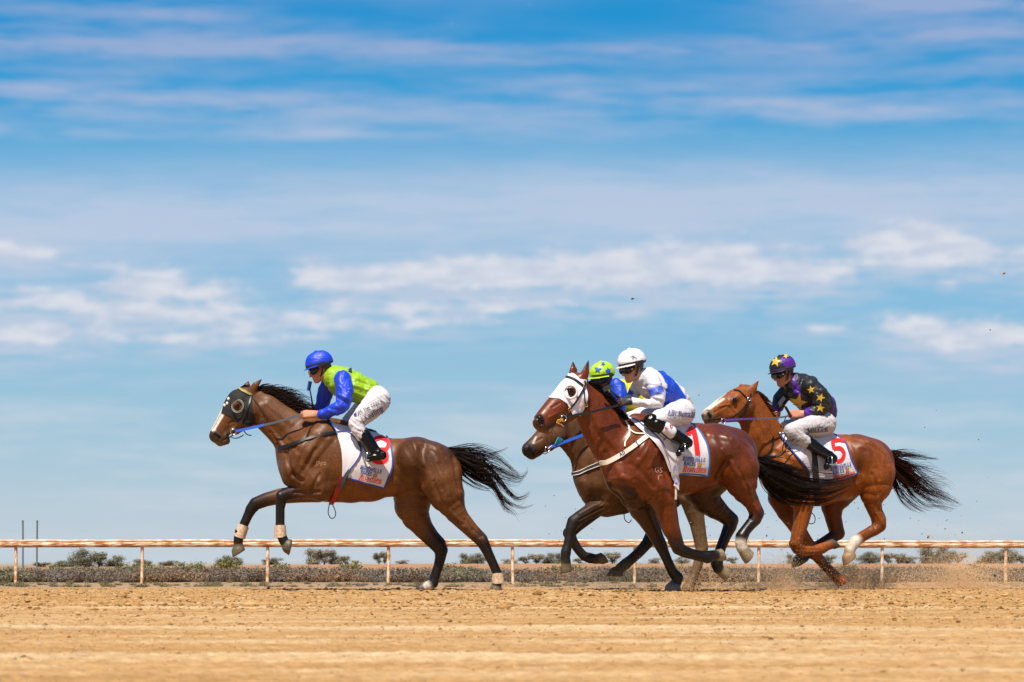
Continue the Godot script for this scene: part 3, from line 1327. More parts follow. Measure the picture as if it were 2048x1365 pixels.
	# ---- green bushes that stand out of the scrub
	var green := tuft_mesh(8, 170, 1.1, 12)
	var bush_words := ["at the far left behind the first rail post", "behind the right one of the two grey stakes", "just right of the grey stakes", "under the left group of trees", "left of the second rail post", "behind the second rail post", "right of the second rail post", "between the second rail post and the leading horse", "below the leading horse's far forefoot", "behind the third rail post", "right of the third rail post", "under the loose tree group below the leading horse's girth", "left of the fourth rail post", "under the leading horse's hind legs", "between the leading horse's hind hooves", "behind the folded foreleg of the dark horse", "under the belly of the white-hooded horse", "behind the hind hooves of the white-hooded horse", "under the chestnut horse's raised forefeet", "right of the chestnut horse's white hind foot", "near the tall tree at the right", "at the far right edge beside the last rail post"]
	var bush_at := [[20, 1148, 62, 0.30], [82, 1146, 60, 0.30], [112, 1139, 70, 0.42], [160, 1142, 72, 0.36], [250, 1142, 70, 0.42], [275, 1141, 72, 0.46], [310, 1140, 70, 0.40], [365, 1138, 70, 0.44], [453, 1131, 72, 0.62], [392, 1142, 74, 0.5], [555, 1137, 66, 0.5], [700, 1133, 72, 0.55], [770, 1142, 70, 0.3], [905, 1138, 70, 0.45], [950, 1140, 68, 0.35], [1125, 1135, 68, 0.45], [1160, 1137, 66, 0.42], [1350, 1136, 70, 0.4], [1462, 1140, 70, 0.36], [1695, 1138, 70, 0.45], [1780, 1140, 72, 0.36], [1955, 1137, 70, 0.46]]
	for k in bush_at.size():
		var b: Array = bush_at[k]
		var x := at_pixel_distance(b[0], b[2])
		var o := thing("green_bush", "low green bush in grey scrub, " + bush_words[k], "bush", Vector3(x, land(x, b[2]) - 0.03, -b[2]), rng.randf() * TAU, "green bushes in the scrub")
		var m := MeshInstance3D.new()
		m.name = "foliage"
		m.mesh = green
		var mat := tinted(0.85)
		mat.albedo_color = Color(["727e38", "616f2f", "807f42"][k % 3])
		m.material_override = mat
		m.scale = Vector3(b[3] * rng.randf_range(1.1, 1.7), b[3] * 1.12, b[3] * 1.3)
		o.add_child(m, true)
	# ---- trees along the skyline
	var shapes := [tree_parts(51, 1.1, 11), tree_parts(52, 1.5, 14), tree_parts(53, 0.8, 8), tree_parts(54, 1.9, 17)]
	var meshes := []
	for s in shapes:
		meshes.append([solid(s[0]), solid(s[1])])
	var bark := paint("5a5048", 0.9)
	# x, width, height (both as measured against the skyline), kind, colour, what sets it apart
	var trees := [
		[84, 26, 11, 2, 1, "small hazy tree just right of the grey stakes"],
		[128, 36, 12, 1, 0, "low dark tree at the left foot of the big left group"],
		[166, 46, 31, 1, 0, "tallest tree of the group at the left"],
		[198, 26, 28, 2, 0, "slender leaning tree right of the tallest one at the left"],
		[230, 36, 20, 0, 0, "rounded tree at the right end of the left group"],
		[284, 32, 13, 3, 0, "low spreading tree behind the second rail post"],
		[337, 30, 10, 3, 0, "low flat tree right of the second rail post"],
		[361, 14, 8, 2, 2, "tiny pale tree between the second rail post and the leading horse"],
		[449, 30, 17, 0, 0, "bushy tree just left of the leading horse's forefoot"],
		[472, 24, 14, 1, 0, "bushy tree behind the leading horse's far forefoot"],
		[545, 32, 12, 3, 0, "low tree behind the third rail post"],
		[625, 30, 26, 0, 1, "left crown of the loose group under the leading horse's girth"],
		[648, 30, 27, 2, 1, "middle crown of the loose group under the leading horse's girth"],
		[668, 26, 22, 0, 1, "right crown of the loose group under the leading horse's girth"],
		[690, 16, 15, 2, 1, "thin tree right of the loose group under the leading horse"],
		[710, 12, 7, 2, 2, "tiny tree left of the fourth rail post"],
		[757, 16, 20, 2, 0, "narrow dark tree just left of the fourth rail post"],
		[770, 14, 22, 2, 0, "narrow dark tree touching the fourth rail post"],
		[805, 22, 7, 3, 2, "low pale bush tree right of the fourth rail post"],
		[931, 26, 17, 0, 0, "left half of the pair of dark trees between the hind legs"],
		[954, 30, 17, 1, 0, "right half of the pair of dark trees between the hind legs"],
		[1018, 26, 8, 3, 2, "low tree behind the fifth rail post"],
		[1050, 22, 13, 2, 1, "low tree right of the fifth rail post"],
		[1073, 26, 17, 2, 1, "sparse bare tree left of the dark horse's forefoot"],
		[1099, 24, 18, 0, 0, "dense tree left of the dark horse's forefoot"],
		[1120, 22, 18, 0, 0, "dense tree touching the dark horse's forefoot"],
		[1158, 18, 10, 2, 2, "small tree behind the dark horse's folded foreleg"],
		[1225, 26, 20, 2, 1, "twiggy tree right of the dark horse's folded hoof"],
		[1310, 20, 10, 3, 2, "small tree behind the white-hooded horse's standing foreleg"],
		[1365, 26, 12, 1, 2, "hazy tree between the white-hooded horse's legs"],
		[1465, 20, 12, 2, 2, "small hazy tree under the white-hooded horse's hind legs"],
		[1583, 22, 16, 0, 1, "tree just left of the chestnut horse's dark hoof"],
		[1660, 22, 16, 2, 2, "pale tree right of the chestnut horse's folded forefoot"],
		[1740, 38, 19, 1, 0, "rounded brown tree left of the eighth rail post"],
		[1776, 24, 18, 2, 1, "upright tree right of the eighth rail post"],
		[1798, 22, 18, 2, 1, "thin upright tree second to the right of the eighth rail post"],
		[1816, 32, 12, 3, 1, "low tree left of the tall open tree at the right"],
		[1858, 38, 29, 0, 1, "left crown of the tall open trees at the right"],
		[1890, 40, 30, 1, 1, "right crown of the tall open trees at the right"],
		[1916, 28, 20, 2, 2, "pale yellowish tree at the right end of the tall open trees"],
		[1978, 36, 21, 0, 0, "dark tree left of the last rail post"],
		[2014, 44, 25, 1, 0, "big dark tree behind the last rail post"],
		[2044, 20, 14, 2, 0, "tree cut off by the right edge of the view"],
	]
	var leaf_paints := []
	for hex in ["7c7b62", "938b76", "aaa698"]:
		var m := tinted(0.9)
		m.albedo_color = Color(hex)
		m.backlight_enabled = true
		m.backlight = Color(0.25, 0.25, 0.2)
		leaf_paints.append(m)
	for k in trees.size():
		var t: Array = trees[k]
		var d := 285.0 + rng.randf_range(-6, 14)
		var x := at_pixel_distance(t[0], d)
		var o := thing("desert_tree", t[5], "tree", Vector3(x, land(x, d) - 0.1, -d), 0.0, "trees along the skyline")
		var tall: float = t[2] * d / 4300.0 * 1.25 + 0.1
		var wide: float = t[1] * d / 4300.0 / [1.1, 1.5, 0.8, 1.9][t[3]] * 1.45
		for n in 2:
			var m := MeshInstance3D.new()
			m.name = ["trunk", "crown"][n]
			m.mesh = meshes[t[3]][n]
			m.material_override = bark if n == 0 else leaf_paints[t[4]]
			m.scale = Vector3(wide, tall, wide)
			m.rotation.y = [0.0, PI, 0.6, 2.4][k % 4]
			o.add_child(m, true)


# ---------------------------------------------------------------- horses and tack
var mats := {}


func coat(rough: float) -> StandardMaterial3D:
	var m := tinted(rough)
	m.metallic_specular = 0.34
	m.clearcoat_enabled = true
	m.clearcoat = 0.14
	m.clearcoat_roughness = rough - 0.1
	m.uv1_triplanar = true
	m.uv1_scale = Vector3(5, 5, 5)
	m.albedo_texture = speckle(61, 0.03, 5, Color(0.68, 0.66, 0.64), Color(1, 1, 1), 256)
	m.heightmap_enabled = true
	m.heightmap_scale = 0.09
	m.heightmap_texture = speckle(62, 0.11, 3, Color.BLACK, Color.WHITE, 256)
	return m


func make_materials() -> void:
	mats.coat = coat(0.50)
	mats.glossy_coat = coat(0.42)
	mats.glossy_coat.clearcoat = 0.26
	mats.dull_coat = coat(0.6)
	mats.hair = tinted(0.6)
	mats.hair.metallic_specular = 0.25
	mats.black_leather = paint("15130f", 0.42)
	mats.brown_leather = paint("3a1d17", 0.45)
	mats.white_leather = paint("d8cfc0", 0.55)
	mats.black_cloth = paint("14151a", 0.85)
	mats.white_cloth = paint("cbc8ce", 0.85)
	mats.cotton = tinted(0.85)
	mats.cotton.heightmap_enabled = true
	mats.cotton.uv1_triplanar = true
	mats.cotton.uv1_scale = Vector3(4, 4, 4)
	mats.cotton.heightmap_scale = 0.3
	mats.cotton.heightmap_texture = speckle(71, 0.012, 3, Color.BLACK, Color.WHITE, 256)
	mats.bandage = paint("d9cfbf", 0.9)
	mats.bandage.uv1_triplanar = true
	mats.bandage.uv1_scale = Vector3(6, 6, 6)
	mats.bandage.albedo_texture = speckle(72, 0.02, 4, Color("c79f78"), Color.WHITE, 256)
	mats.blue_trim = paint("1f3f92", 0.7)
	mats.sky_trim = paint("2a62a8", 0.7)
	mats.red_print = paint("d8151a", 0.7)
	mats.blue_print = paint("1d3f96", 0.7)
	mats.orange_print = paint("d9401c", 0.7)
	mats.gold_print = paint("a9823c", 0.7)
	mats.ink = paint("23232b", 0.7)
	mats.navy_ink = paint("28347e", 0.7)
	mats.brand = paint("a8876c", 0.8)
	mats.steel = paint("c9c6c0", 0.25, 1.0)
	mats.brass = paint("c89a52", 0.3, 1.0)
	mats.blue_web = paint("1c55c4", 0.6)
	mats.grey_web = paint("4a4d58", 0.6)
	mats.red_web = paint("8e0f16", 0.6)
	mats.teal_web = paint("2d4a5c", 0.6)
	mats.purple_web = paint("4a2d78", 0.6)
	mats.eye = paint("0c0806", 0.08)
	mats.rubber = paint("1c1c1f", 0.5)


# a leg, shoulder to pastern: rows [x, y, sideways, radius, colour]
func hoof(r: Rig, cx: float, cy: float, lat: float, hx: float, hy: float, tx: float, ty: float, color: Color, coronet := 10.0) -> void:
	var heel := r.P(hx, hy, lat)
	var toe := r.P(tx, ty, lat)
	var top := r.P(cx, cy, lat)
	var n := (toe - heel).cross(Vector3(0, 0, 1)).normalized()
	if n.dot(top - heel) > 0.0:
		n = -n
	var mid := heel.lerp(toe, 0.5)
	var half := heel.distance_to(toe) * 0.5
	r.flesh.chain([[top, r.m(coronet * 0.93), color], [top.lerp(mid, 0.75), maxf(half * 0.98, r.m(coronet)), color], [mid + n * 0.02, maxf(half * 1.06, r.m(coronet)), color]], 0.006, 1, 0.86, Plane(n, mid))


func dab(r: Rig, px: float, py: float, radius: float, color: Color, soft := 2.0) -> void:
	var p: Variant = r.skin(px, py, 0.0)
	if p != null:
		r.flesh.paints.append([p, Vector3.ZERO, r.m(radius), r.m(radius), color, r.m(soft)])


func smear(r: Rig, ax: float, ay: float, bx: float, by: float, ra: float, rb: float, color: Color, soft := 2.0) -> void:
	var p: Variant = r.skin(ax, ay, 0.0)
	var q: Variant = r.skin(bx, by, 0.0)
	if p != null and q != null:
		r.flesh.paints.append([p, q - p, r.m(ra), r.m(rb), color, r.m(soft)])


# the cloth under the saddle: both sides of the body and over the back; left and right edges as seen from the side
func saddle_cloth(r: Rig, left: Array, right: Array, lift: float, nu := 14, nv := 18) -> Array:
	var s := Shape.new()
	var a := through(left, 8)
	var b := through(right, 8)
	var near := []
	var noise := FastNoiseLite.new()
	noise.seed = int(left[0][0])
	noise.frequency = 6.0
	for j in nv + 1:
		var t := j / float(nv)
		var p: Array = a[int(round(t * (a.size() - 1)))]
		var q: Array = b[int(round(t * (b.size() - 1)))]
		for i in nu + 1:
			var u := i / float(nu)
			var h: Variant = r.skin(lerpf(p[0], q[0], u), lerpf(p[1], q[1], u), lift)
			if h != null:
				h.z += 0.007 * noise.get_noise_2d(h.x * 1.2, h.y * 0.8) + 0.004 * noise.get_noise_2d(h.x * 4.0, h.y * 3.0)
			near.append(h)
	for side in [1.0, -1.0]:
		var ids := []
		for h in near:
			ids.append(-1 if h == null else s.vertex(Vector3(h.x, h.y, h.z * side), Vector3(0, 0.25, side)))
		for j in nv:
			for i in nu:
				var k := j * (nu + 1) + i
				if ids[k] >= 0 and ids[k + 1] >= 0 and ids[k + nu + 2] >= 0 and ids[k + nu + 1] >= 0:
					s.quad(ids[k], ids[k + 1], ids[k + nu + 2], ids[k + nu + 1])
	for i in nu:
		if near[i] != null and near[i + 1] != null:
			var p: Vector3 = near[i]
			var q: Vector3 = near[i + 1]
			s.quad(s.vertex(p, Vector3.UP), s.vertex(q, Vector3.UP), s.vertex(Vector3(q.x, q.y, -q.z), Vector3.UP), s.vertex(Vector3(p.x, p.y, -p.z), Vector3.UP))
	return smoothed(s)


func mane(r: Rig, crest: Array, count: int, back: float, rise: float, long: float, root: Color, tip: Color, seed_: int) -> Array:
	var rng := RandomNumberGenerator.new()
	rng.seed = seed_
	var line := through(crest, 10)
	var paths := []
	for k in count:
		var f := rng.randf()
		var c: Array = line[int(f * (line.size() - 1))]
		var side := rng.randf_range(-0.028, 0.028)
		var l := long * rng.randf_range(0.5, 1.1) * (0.6 + 0.4 * sin(PI * clampf(f * 1.1, 0.0, 1.0)))
		var lift := rise * rng.randf_range(0.1, 1.25)
		var path := PackedVector3Array()
		var wave := rng.randf_range(-0.12, 0.12)
		for i in 7:
			var t := i / 6.0
			var x: float = c[0] + l * back * t
			var y: float = c[1] + 3.0 - l * lift * t * (1.0 - 0.45 * t) + l * wave * sin(t * 4.0) + l * 0.28 * t * t
			path.append(r.P(x, y, side * (1.0 + t)))
		paths.append(path)
	return hair(paths, 0.0065, root, tip, rng)


# a tail: strands from the dock that follow one of several leading lines, each [x, y, spread] along its way
func tail(r: Rig, leads: Array, count: int, root: Color, tip: Color, seed_: int, thick := 0.005) -> Array:
	var rng := RandomNumberGenerator.new()
	rng.seed = seed_
	var lines := []
	for l in leads:
		lines.append(through(l, 6))
	# locks: strands that keep together
	var locks := []
	for k in lines.size() * 7:
		locks.append([k % lines.size(), clampf(rng.randfn() * 0.55, -1.0, 1.0), clampf(rng.randfn() * 0.55, -1.0, 1.0), rng.randf_range(-1, 1), rng.randf_range(0.7, 1.0)])
	var paths := []
	for k in count:
		var lock: Array = locks[rng.randi() % locks.size()]
		var loose := 0.55 if rng.randf() < 0.12 else 0.11
		var line: Array = lines[lock[0]]
		var a: float = clampf(lock[1] + rng.randfn() * loose, -1.3, 1.3)
		var b: float = clampf(lock[2] + rng.randfn() * loose, -1.3, 1.3)
		var reach: float = clampf(lock[4] * rng.randf_range(0.72, 1.05), 0.3, 1.0)
		var bend: float = lock[3] + rng.randfn() * loose * 0.6
		var n := int(reach * (line.size() - 1))
		var path := PackedVector3Array()
		for i in n + 1:
			var row: Array = line[i]
			var t := i / float(line.size() - 1)
			var w: float = row[2]
			path.append(r.P(row[0] + w * 0.25 * sin(t * 5.0 + bend * 3.0), row[1] + w * (a + 0.35 * bend * t * t) + w * 0.18 * sin(t * 6.0 + bend * 9.0), r.m(w) * b * 0.8))
		if path.size() > 3:
			paths.append(path)
	return hair(paths, thick, root, tip, rng)


func rope(r: Rig, rows: Array, thick: float, steps := 6) -> Array:
	var s := Shape.new()
	var path := PackedVector3Array()
	for q in through(rows, steps):
		path.append(r.P(q[0], q[1], q[2]))
	s.tube(path, PackedFloat32Array([thick]), 7)
	return s.arrays()


func web(r: Rig, rows: Array, wide: float, thick: float, steps := 6) -> Array:
	# a free strap, its flat face outward
	var s := Shape.new()
	var path := PackedVector3Array()
	var outs := PackedVector3Array()
	for q in through(rows, steps):
		path.append(r.P(q[0], q[1], q[2]))
		outs.append(Vector3(0, 0.1, 1).normalized())
	s.strap(path, outs, PackedFloat32Array([r.m(wide)]), thick)
	return s.arrays()


func bit_ring(r: Rig, px: float, py: float, radius: float, parent: Node, material: Material) -> void:
	var s := Shape.new()
	var p: Variant = r.skin(px, py, 0.012)
	var at: Vector3 = p if p != null else r.P(px, py, 0.07)
	s.ring(at, Vector3(0.15, 0, 1).normalized(), r.m(radius), r.m(1.15))
	part("bit_ring", s.arrays(), material, parent)


func eye(r: Rig, px: float, py: float, radius: float, parent: Node) -> void:
	var p: Variant = r.skin(px, py, -r.m(radius) * 0.45)
	if p != null:
		var s := Shape.new()
		s.ball(p, Vector3.ONE * r.m(radius))
		part("eye", s.arrays(), mats.eye, parent)


# one layer over part of the body: what the outline takes in, lifted by `grow`
func shell(r: Rig, level: int, h: float, grow: float, outline: Array, holes: Array, color: Color, lat := 0.06) -> Array:
	var f := r.flesh.again()
	f.net(level, h, grow)
	f.cols.fill(color)
	var edge := PackedVector2Array()
	for q in outline:
		var p := r.P(q[0], q[1], lat)
		edge.append(Vector2(p.x, p.y))
	var gaps := []
	for hole in holes:
		var g := PackedVector2Array()
		for q in hole:
			var p := r.P(q[0], q[1], lat)
			g.append(Vector2(p.x, p.y))
		gaps.append(g)
	return f.finish(edge, gaps)


static func circle(x: float, y: float, rx: float, ry: float) -> Array:
	var out := []
	for k in 20:
		out.append([x + rx * cos(TAU * k / 20.0), y + ry * sin(TAU * k / 20.0)])
	return out


# a bandage or boot round a leg, from one place to another
func bind_leg(r: Rig, ax: float, ay: float, bx: float, by: float, lat: float, ra: float, rb: float, parent: Node, material: Material, called := "bandage") -> void:
	var s := Shape.new()
	var path := PackedVector3Array()
	var radii := PackedFloat32Array()
	for i in 9:
		var t := i / 8.0
		path.append(r.P(lerpf(ax, bx, t), lerpf(ay, by, t), lat))
		radii.append(r.m(lerpf(ra, rb, t)) * (1.0 + (0.05 if i % 3 == 1 else 0.0) - (0.12 if i == 0 or i == 8 else 0.0)))
	s.tube(path, radii, 16)
	part(called, s.arrays(), material, parent)


func lettering(called: String, text: String, r: Rig, px: float, py: float, size: float, degrees: float, lift: float, material: Material, parent: Node, face := "Droid Sans", weight := 700, squeeze := 1.0, slant := 0.0) -> void:
	var flat := letters(text, face, weight)
	if flat.is_empty():
		return
	var a := lay(r, flat, px, py, size, degrees, lift, squeeze, slant)
	if a[Mesh.ARRAY_VERTEX].size():
		part(called, a, material, parent)


func emblem(called: String, flat: Array, r: Rig, px: float, py: float, size: float, degrees: float, lift: float, material: Material, parent: Node, squeeze := 1.0) -> void:
	var a := lay(r, flat, px, py, size, degrees, lift, squeeze)
	if a[Mesh.ARRAY_VERTEX].size():
		part(called, a, material, parent)


func stroke_shape(lines: Array, wide: float) -> Array:
	# a bold figure drawn with a broad pen, in units of its own height
	var vs := PackedVector3Array()
	for l in lines:
		var pts := through(l, 6)
		for i in pts.size() - 1:
			var a := Vector2(pts[i][0], pts[i][1])
			var b := Vector2(pts[i + 1][0], pts[i + 1][1])
			var a0 := Vector2(pts[maxi(i - 1, 0)][0], pts[maxi(i - 1, 0)][1])
			var b1 := Vector2(pts[mini(i + 2, pts.size() - 1)][0], pts[mini(i + 2, pts.size() - 1)][1])
			var na := (b - a0).normalized().orthogonal() * wide / 2.0
			var nb := (b1 - a).normalized().orthogonal() * wide / 2.0
			for t in [[a - na, a + na, b + nb], [a - na, b + nb, b - nb]]:
				for p in t:
					vs.append(Vector3(p.x, p.y, 0))
	var out := []
	out.resize(Mesh.ARRAY_MAX)
	out[Mesh.ARRAY_VERTEX] = vs
	return out


# printed words of the sponsor: two stacked lines of block letters and a slanting script line
func cloth_print(r: Rig, px: float, py: float, s: float, degrees: float, lift: float, parent: Node) -> void:
	var along := Vector2.RIGHT.rotated(deg_to_rad(degrees))
	var down := along.orthogonal() * -1.0
	var p := Vector2(px, py)
	lettering("lettering", "BIRDSVILLE", r, p.x, p.y, 12.0 * s, degrees, lift, mats.blue_print, parent, "Droid Sans", 700, 0.72, 0.1)
	var q := p + down * 9.4 * s - along * 8.0 * s
	lettering("lettering", "RACES", r, q.x, q.y, 12.0 * s, degrees, lift, mats.blue_print, parent, "Droid Sans", 700, 0.72, 0.1)
	q = p + down * 20.5 * s + along * 3.0 * s
	lettering("lettering", "Roadies", r, q.x, q.y, 17.5 * s, degrees - 2.0, lift, mats.orange_print, parent, "Droid Serif", 700, 0.72, 0.35)
	q = p + down * 9.5 * s + along * 12.0 * s
	emblem("crest", star(9, 0.8), r, q.x, q.y, 5.0 * s, degrees, lift + 0.0015, mats.gold_print, parent)


func stirrup(r: Rig, px: float, py: float, lat: float, topx: float, topy: float, parent: Node) -> void:
	var s := Shape.new()
	var at := r.P(px, py, lat)
	var w := r.m(8.0)
	var h := r.m(17.0)
	var path := PackedVector3Array()
	for k in 13:
		var a := PI * k / 12.0
		path.append(at + Vector3(0.012 * sin(a), h * pow(sin(a), 0.7), -w * cos(a)))
	s.tube(path, PackedFloat32Array([0.006]), 6)
	s.box(at, Vector3(0.05, 0.012, 2.0 * w))
	var iron := part("stirrup", s.arrays(), mats.steel, parent)
	part("stirrup_strap", web(r, [[topx, topy, lat - 0.02], [(topx + px) / 2.0, (topy + py) / 2.0 - 4.0, lat], [px, py - 16.0, lat]], 3.2, 0.004), mats.black_leather, iron)
	for k in 2:
		pass


func begin_horse(r: Rig, called: String, label: String) -> Node3D:
	return thing(called, label, "horse", r.origin, r.turn, "racehorses galloping to the left")


func body_mesh(r: Rig, node: Node3D, material: Material) -> void:
	r.flesh.mottle = 0.34
	later("body", r.flesh, [[0, 0.0092], [1, 0.0078], [2, 0.0056]], material, node)


func leading_horse() -> Rig:
	var r := Rig.new(700, 20.0, 0.0)
	var b := lin("6f4522")
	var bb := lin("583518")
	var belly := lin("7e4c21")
	var k := lin("1f1613")
	var kb := lin("45291c")
	var hf := lin("6d6350")
	var w := lin("e6dccf")
	# trunk
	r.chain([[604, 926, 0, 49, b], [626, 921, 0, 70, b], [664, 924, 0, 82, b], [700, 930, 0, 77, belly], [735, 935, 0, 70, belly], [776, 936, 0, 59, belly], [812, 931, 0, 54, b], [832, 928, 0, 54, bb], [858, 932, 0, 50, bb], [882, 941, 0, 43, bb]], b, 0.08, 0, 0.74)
	r.chain([[640, 852, 0, 14, b], [672, 858, 0, 16, b], [720, 880, 0, 22, b]], b, 0.09, 0, 0.7)
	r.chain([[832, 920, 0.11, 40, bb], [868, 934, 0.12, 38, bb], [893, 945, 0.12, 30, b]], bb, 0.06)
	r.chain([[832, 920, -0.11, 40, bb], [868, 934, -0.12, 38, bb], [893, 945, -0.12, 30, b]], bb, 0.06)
	r.chain([[874, 912, 0, 20, bb], [890, 905, 0, 9, k], [905, 910, 0, 6, k]], bb, 0.05)
	# neck
	r.chain([[512, 806, 0, 29, b], [530, 822, 0, 35, b], [555, 843, 0, 38, b], [583, 866, 0, 44, b], [606, 888, 0, 55, b], [628, 912, 0, 62, b]], b, 0.09, 0, 0.52)
	# shoulder, forearm muscle, breast
	for s in [1.0, -1.0]:
		r.chain([[648, 868, 0.135 * s, 26, b], [612, 905, 0.16 * s, 33, b], [594, 938, 0.15 * s, 30, b]], b, 0.07)
		r.chain([[596, 940, 0.15 * s, 27, b], [626, 962, 0.155 * s, 30, b], [640, 978, 0.15 * s, 24, b]], b, 0.05)
		r.chain([[575, 935, 0.07 * s, 17, b], [580, 958, 0.075 * s, 16, b]], b, 0.04)
	# near foreleg
	r.chain([[640, 978, 0.15, 24, b], [618, 979, 0.15, 18.5, b], [592, 984, 0.15, 14.3, kb], [574, 989, 0.15, 12.8, k], [563.5, 993, 0.15, 12.6, k], [561.5, 1004, 0.15, 11, k], [560, 1018, 0.15, 9.0, k], [559.5, 1046, 0.15, 8.6, k], [560, 1062, 0.15, 10.8, k], [563, 1073, 0.15, 9.8, k], [568, 1084, 0.15, 9.6, k]], b, 0.035, 1)
	hoof(r, 570, 1086, 0.15, 584, 1082, 578, 1112, hf, 10)
	# far foreleg
	r.chain([[632, 982, -0.14, 24, b], [596, 989, -0.14, 17.5, b], [560, 993, -0.14, 15.5, b], [532, 1000, -0.14, 14, kb], [511, 1008, -0.14, 13, k], [502, 1019, -0.14, 11.5, k], [496, 1031, -0.14, 9.6, k], [486, 1053, -0.14, 9.0, k], [480, 1065, -0.14, 11, k], [477, 1076, -0.14, 9.8, k], [476, 1084, -0.14, 9.6, k]], b, 0.035, 1)
	hoof(r, 476, 1088, -0.14, 489, 1101, 465, 1116, hf, 10)
	# near hind leg
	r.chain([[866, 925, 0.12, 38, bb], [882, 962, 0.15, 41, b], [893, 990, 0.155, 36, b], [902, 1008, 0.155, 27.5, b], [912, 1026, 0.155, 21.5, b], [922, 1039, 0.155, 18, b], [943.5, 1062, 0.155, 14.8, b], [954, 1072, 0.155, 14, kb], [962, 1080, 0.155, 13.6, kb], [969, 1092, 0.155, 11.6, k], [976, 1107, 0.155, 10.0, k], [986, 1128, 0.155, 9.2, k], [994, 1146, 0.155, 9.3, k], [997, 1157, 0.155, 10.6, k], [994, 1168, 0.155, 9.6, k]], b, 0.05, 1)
	hoof(r, 993, 1170, 0.155, 1004, 1183, 979, 1183, hf, 10)
	# far hind leg
	r.chain([[850, 930, -0.12, 38, bb], [834, 962, -0.15, 40, b], [826, 992, -0.155, 40, b], [824, 1012, -0.155, 36, b], [831, 1034, -0.155, 28.5, b], [846, 1057, -0.155, 21, b], [862, 1076, -0.155, 17.5, kb], [876, 1090, -0.155, 16.5, k], [882, 1101, -0.155, 14, k], [881, 1115, -0.155, 11.2, k], [877, 1132, -0.155, 10, k], [868, 1158, -0.155, 9.6, k], [866, 1167, -0.155, 10.8, k], [858, 1172, -0.155, 9.8, w], [852, 1174, -0.155, 9.6, w]], b, 0.05, 1)
	hoof(r, 850, 1173, -0.155, 853, 1184, 828, 1183, lin("4a443c"), 9.5)
	# head
	r.chain([[494, 795, 0, 22, b], [479, 805, 0, 25.5, b], [468, 823, 0, 25, b], [456, 841, 0, 22, b], [443, 859, 0, 18.3, b], [434, 871, 0, 16.5, lin("5d4a3a")]], b, 0.03, 2, 0.78)
	for s in [1.0, -1.0]:
		r.chain([[498, 822, 0.035 * s, 26, b], [492, 838, 0.03 * s, 20, b], [470, 858, 0.02 * s, 12, b]], b, 0.03, 2, 0.75)
		r.chain([[480, 800, 0.075 * s, 8.5, b], [472, 809, 0.082 * s, 7, b]], b, 0.03, 2)
		r.chain([[428, 868, 0.035 * s, 8.5, lin("4b3d35")], [435, 876, 0.035 * s, 7.5, lin("4b3d35")]], b, 0.02, 2)
	r.chain([[446, 874, 0, 11.5, lin("5a4536")], [440, 884, 0, 9.5, lin("7b5c42")], [452, 882, 0, 8, lin("6b4d36")]], b, 0.02, 2, 1.0)
	r.chain([[503, 782, 0.05, 8.5, b], [511, 771, 0.06, 6.8, b], [522.5, 759.5, 0.065, 1.2, k]], b, 0.02, 2, 0.7)
	r.chain([[489, 780, -0.05, 8, b], [494, 771, -0.06, 6, b], [496.5, 763.5, -0.065, 1.2, k]], b, 0.02, 2, 0.7)
	# modelling of muscle
	for q in [
		[570, 905, 586, 952, 8, -0.016], [586, 950, 604, 962, 8, -0.016], [588, 986, 640, 984, 5, -0.010], [600, 995, 640, 992, 7, 0.006], [606, 885, 588, 935, 10, 0.008], [640, 872, 606, 930, 9, 0.007], [632, 900, 604, 948, 7, -0.007],
		[650, 940, 640, 985, 14, 0.010], [655, 890, 668, 960, 12, -0.006], [846, 900, 838, 965, 15, -0.020], [836, 960, 843, 985, 6, 0.010], [824, 880, 846, 930, 8, 0.010], [868, 905, 900, 985, 12, 0.008], [880, 930, 915, 1000, 8, -0.006], [858, 950, 876, 1008, 9, 0.007],
		[890, 1028, 925, 1050, 5, -0.010], [902, 1024, 930, 1056, 5, 0.007], [945, 1060, 966, 1076, 5, -0.006], [690, 965, 740, 985, 16, 0.006], [760, 930, 800, 960, 12, -0.006], [545, 850, 570, 880, 12, -0.006], [525, 835, 580, 905, 7, -0.006], [548, 870, 565, 900, 6, 0.006],
		[425, 868, 434, 876, 4, -0.008], [520, 812, 560, 850, 12, 0.006], [536, 862, 556, 892, 4, -0.007], [530, 806, 580, 846, 8, 0.006], [575, 880, 600, 905, 8, -0.006], [618, 865, 596, 905, 6, -0.006], [660, 880, 622, 930, 8, 0.007], [612, 935, 634, 965, 10, 0.007], [640, 950, 622, 985, 5, -0.008],
		[672, 885, 690, 985, 4, 0.003], [715, 940, 712, 990, 5, 0.003], [735, 975, 738, 995, 5, 0.003], [752, 965, 756, 992, 5, -0.003], [772, 945, 776, 985, 6, 0.003], [795, 930, 800, 980, 6, -0.004], [812, 895, 830, 925, 8, -0.005], [830, 878, 880, 895, 8, 0.006], [850, 890, 890, 915, 6, -0.006], [905, 915, 920, 980, 6, -0.006], [915, 940, 924, 1000, 6, 0.007], [868, 965, 884, 1012, 5, -0.007], [885, 985, 898, 1022, 6, 0.006],
		[930, 1040, 958, 1076, 3.5, -0.006], [950, 1064, 962, 1084, 4, 0.006], [966, 1076, 972, 1086, 4, 0.005], [976, 1100, 994, 1140, 2.6, 0.004], [970, 1104, 988, 1142, 2.6, -0.003], [556, 988, 562, 1000, 5, 0.005],
		[560, 1000, 560, 1060, 3.2, -0.004], [565, 1010, 566, 1050, 2.5, 0.003], [484, 808, 497, 836, 5, -0.004], [455, 845, 470, 835, 4, -0.004], [449, 868, 462, 864, 2.2, -0.006], [610, 850, 640, 870, 14, 0.006],
	]:
		r.stroke(q[0], q[1], q[2], q[3], q[4], q[5])
	# face markings
	smear(r, 448, 823, 426, 860, 4.6, 3.6, lin("f2ece4"), 1.2)
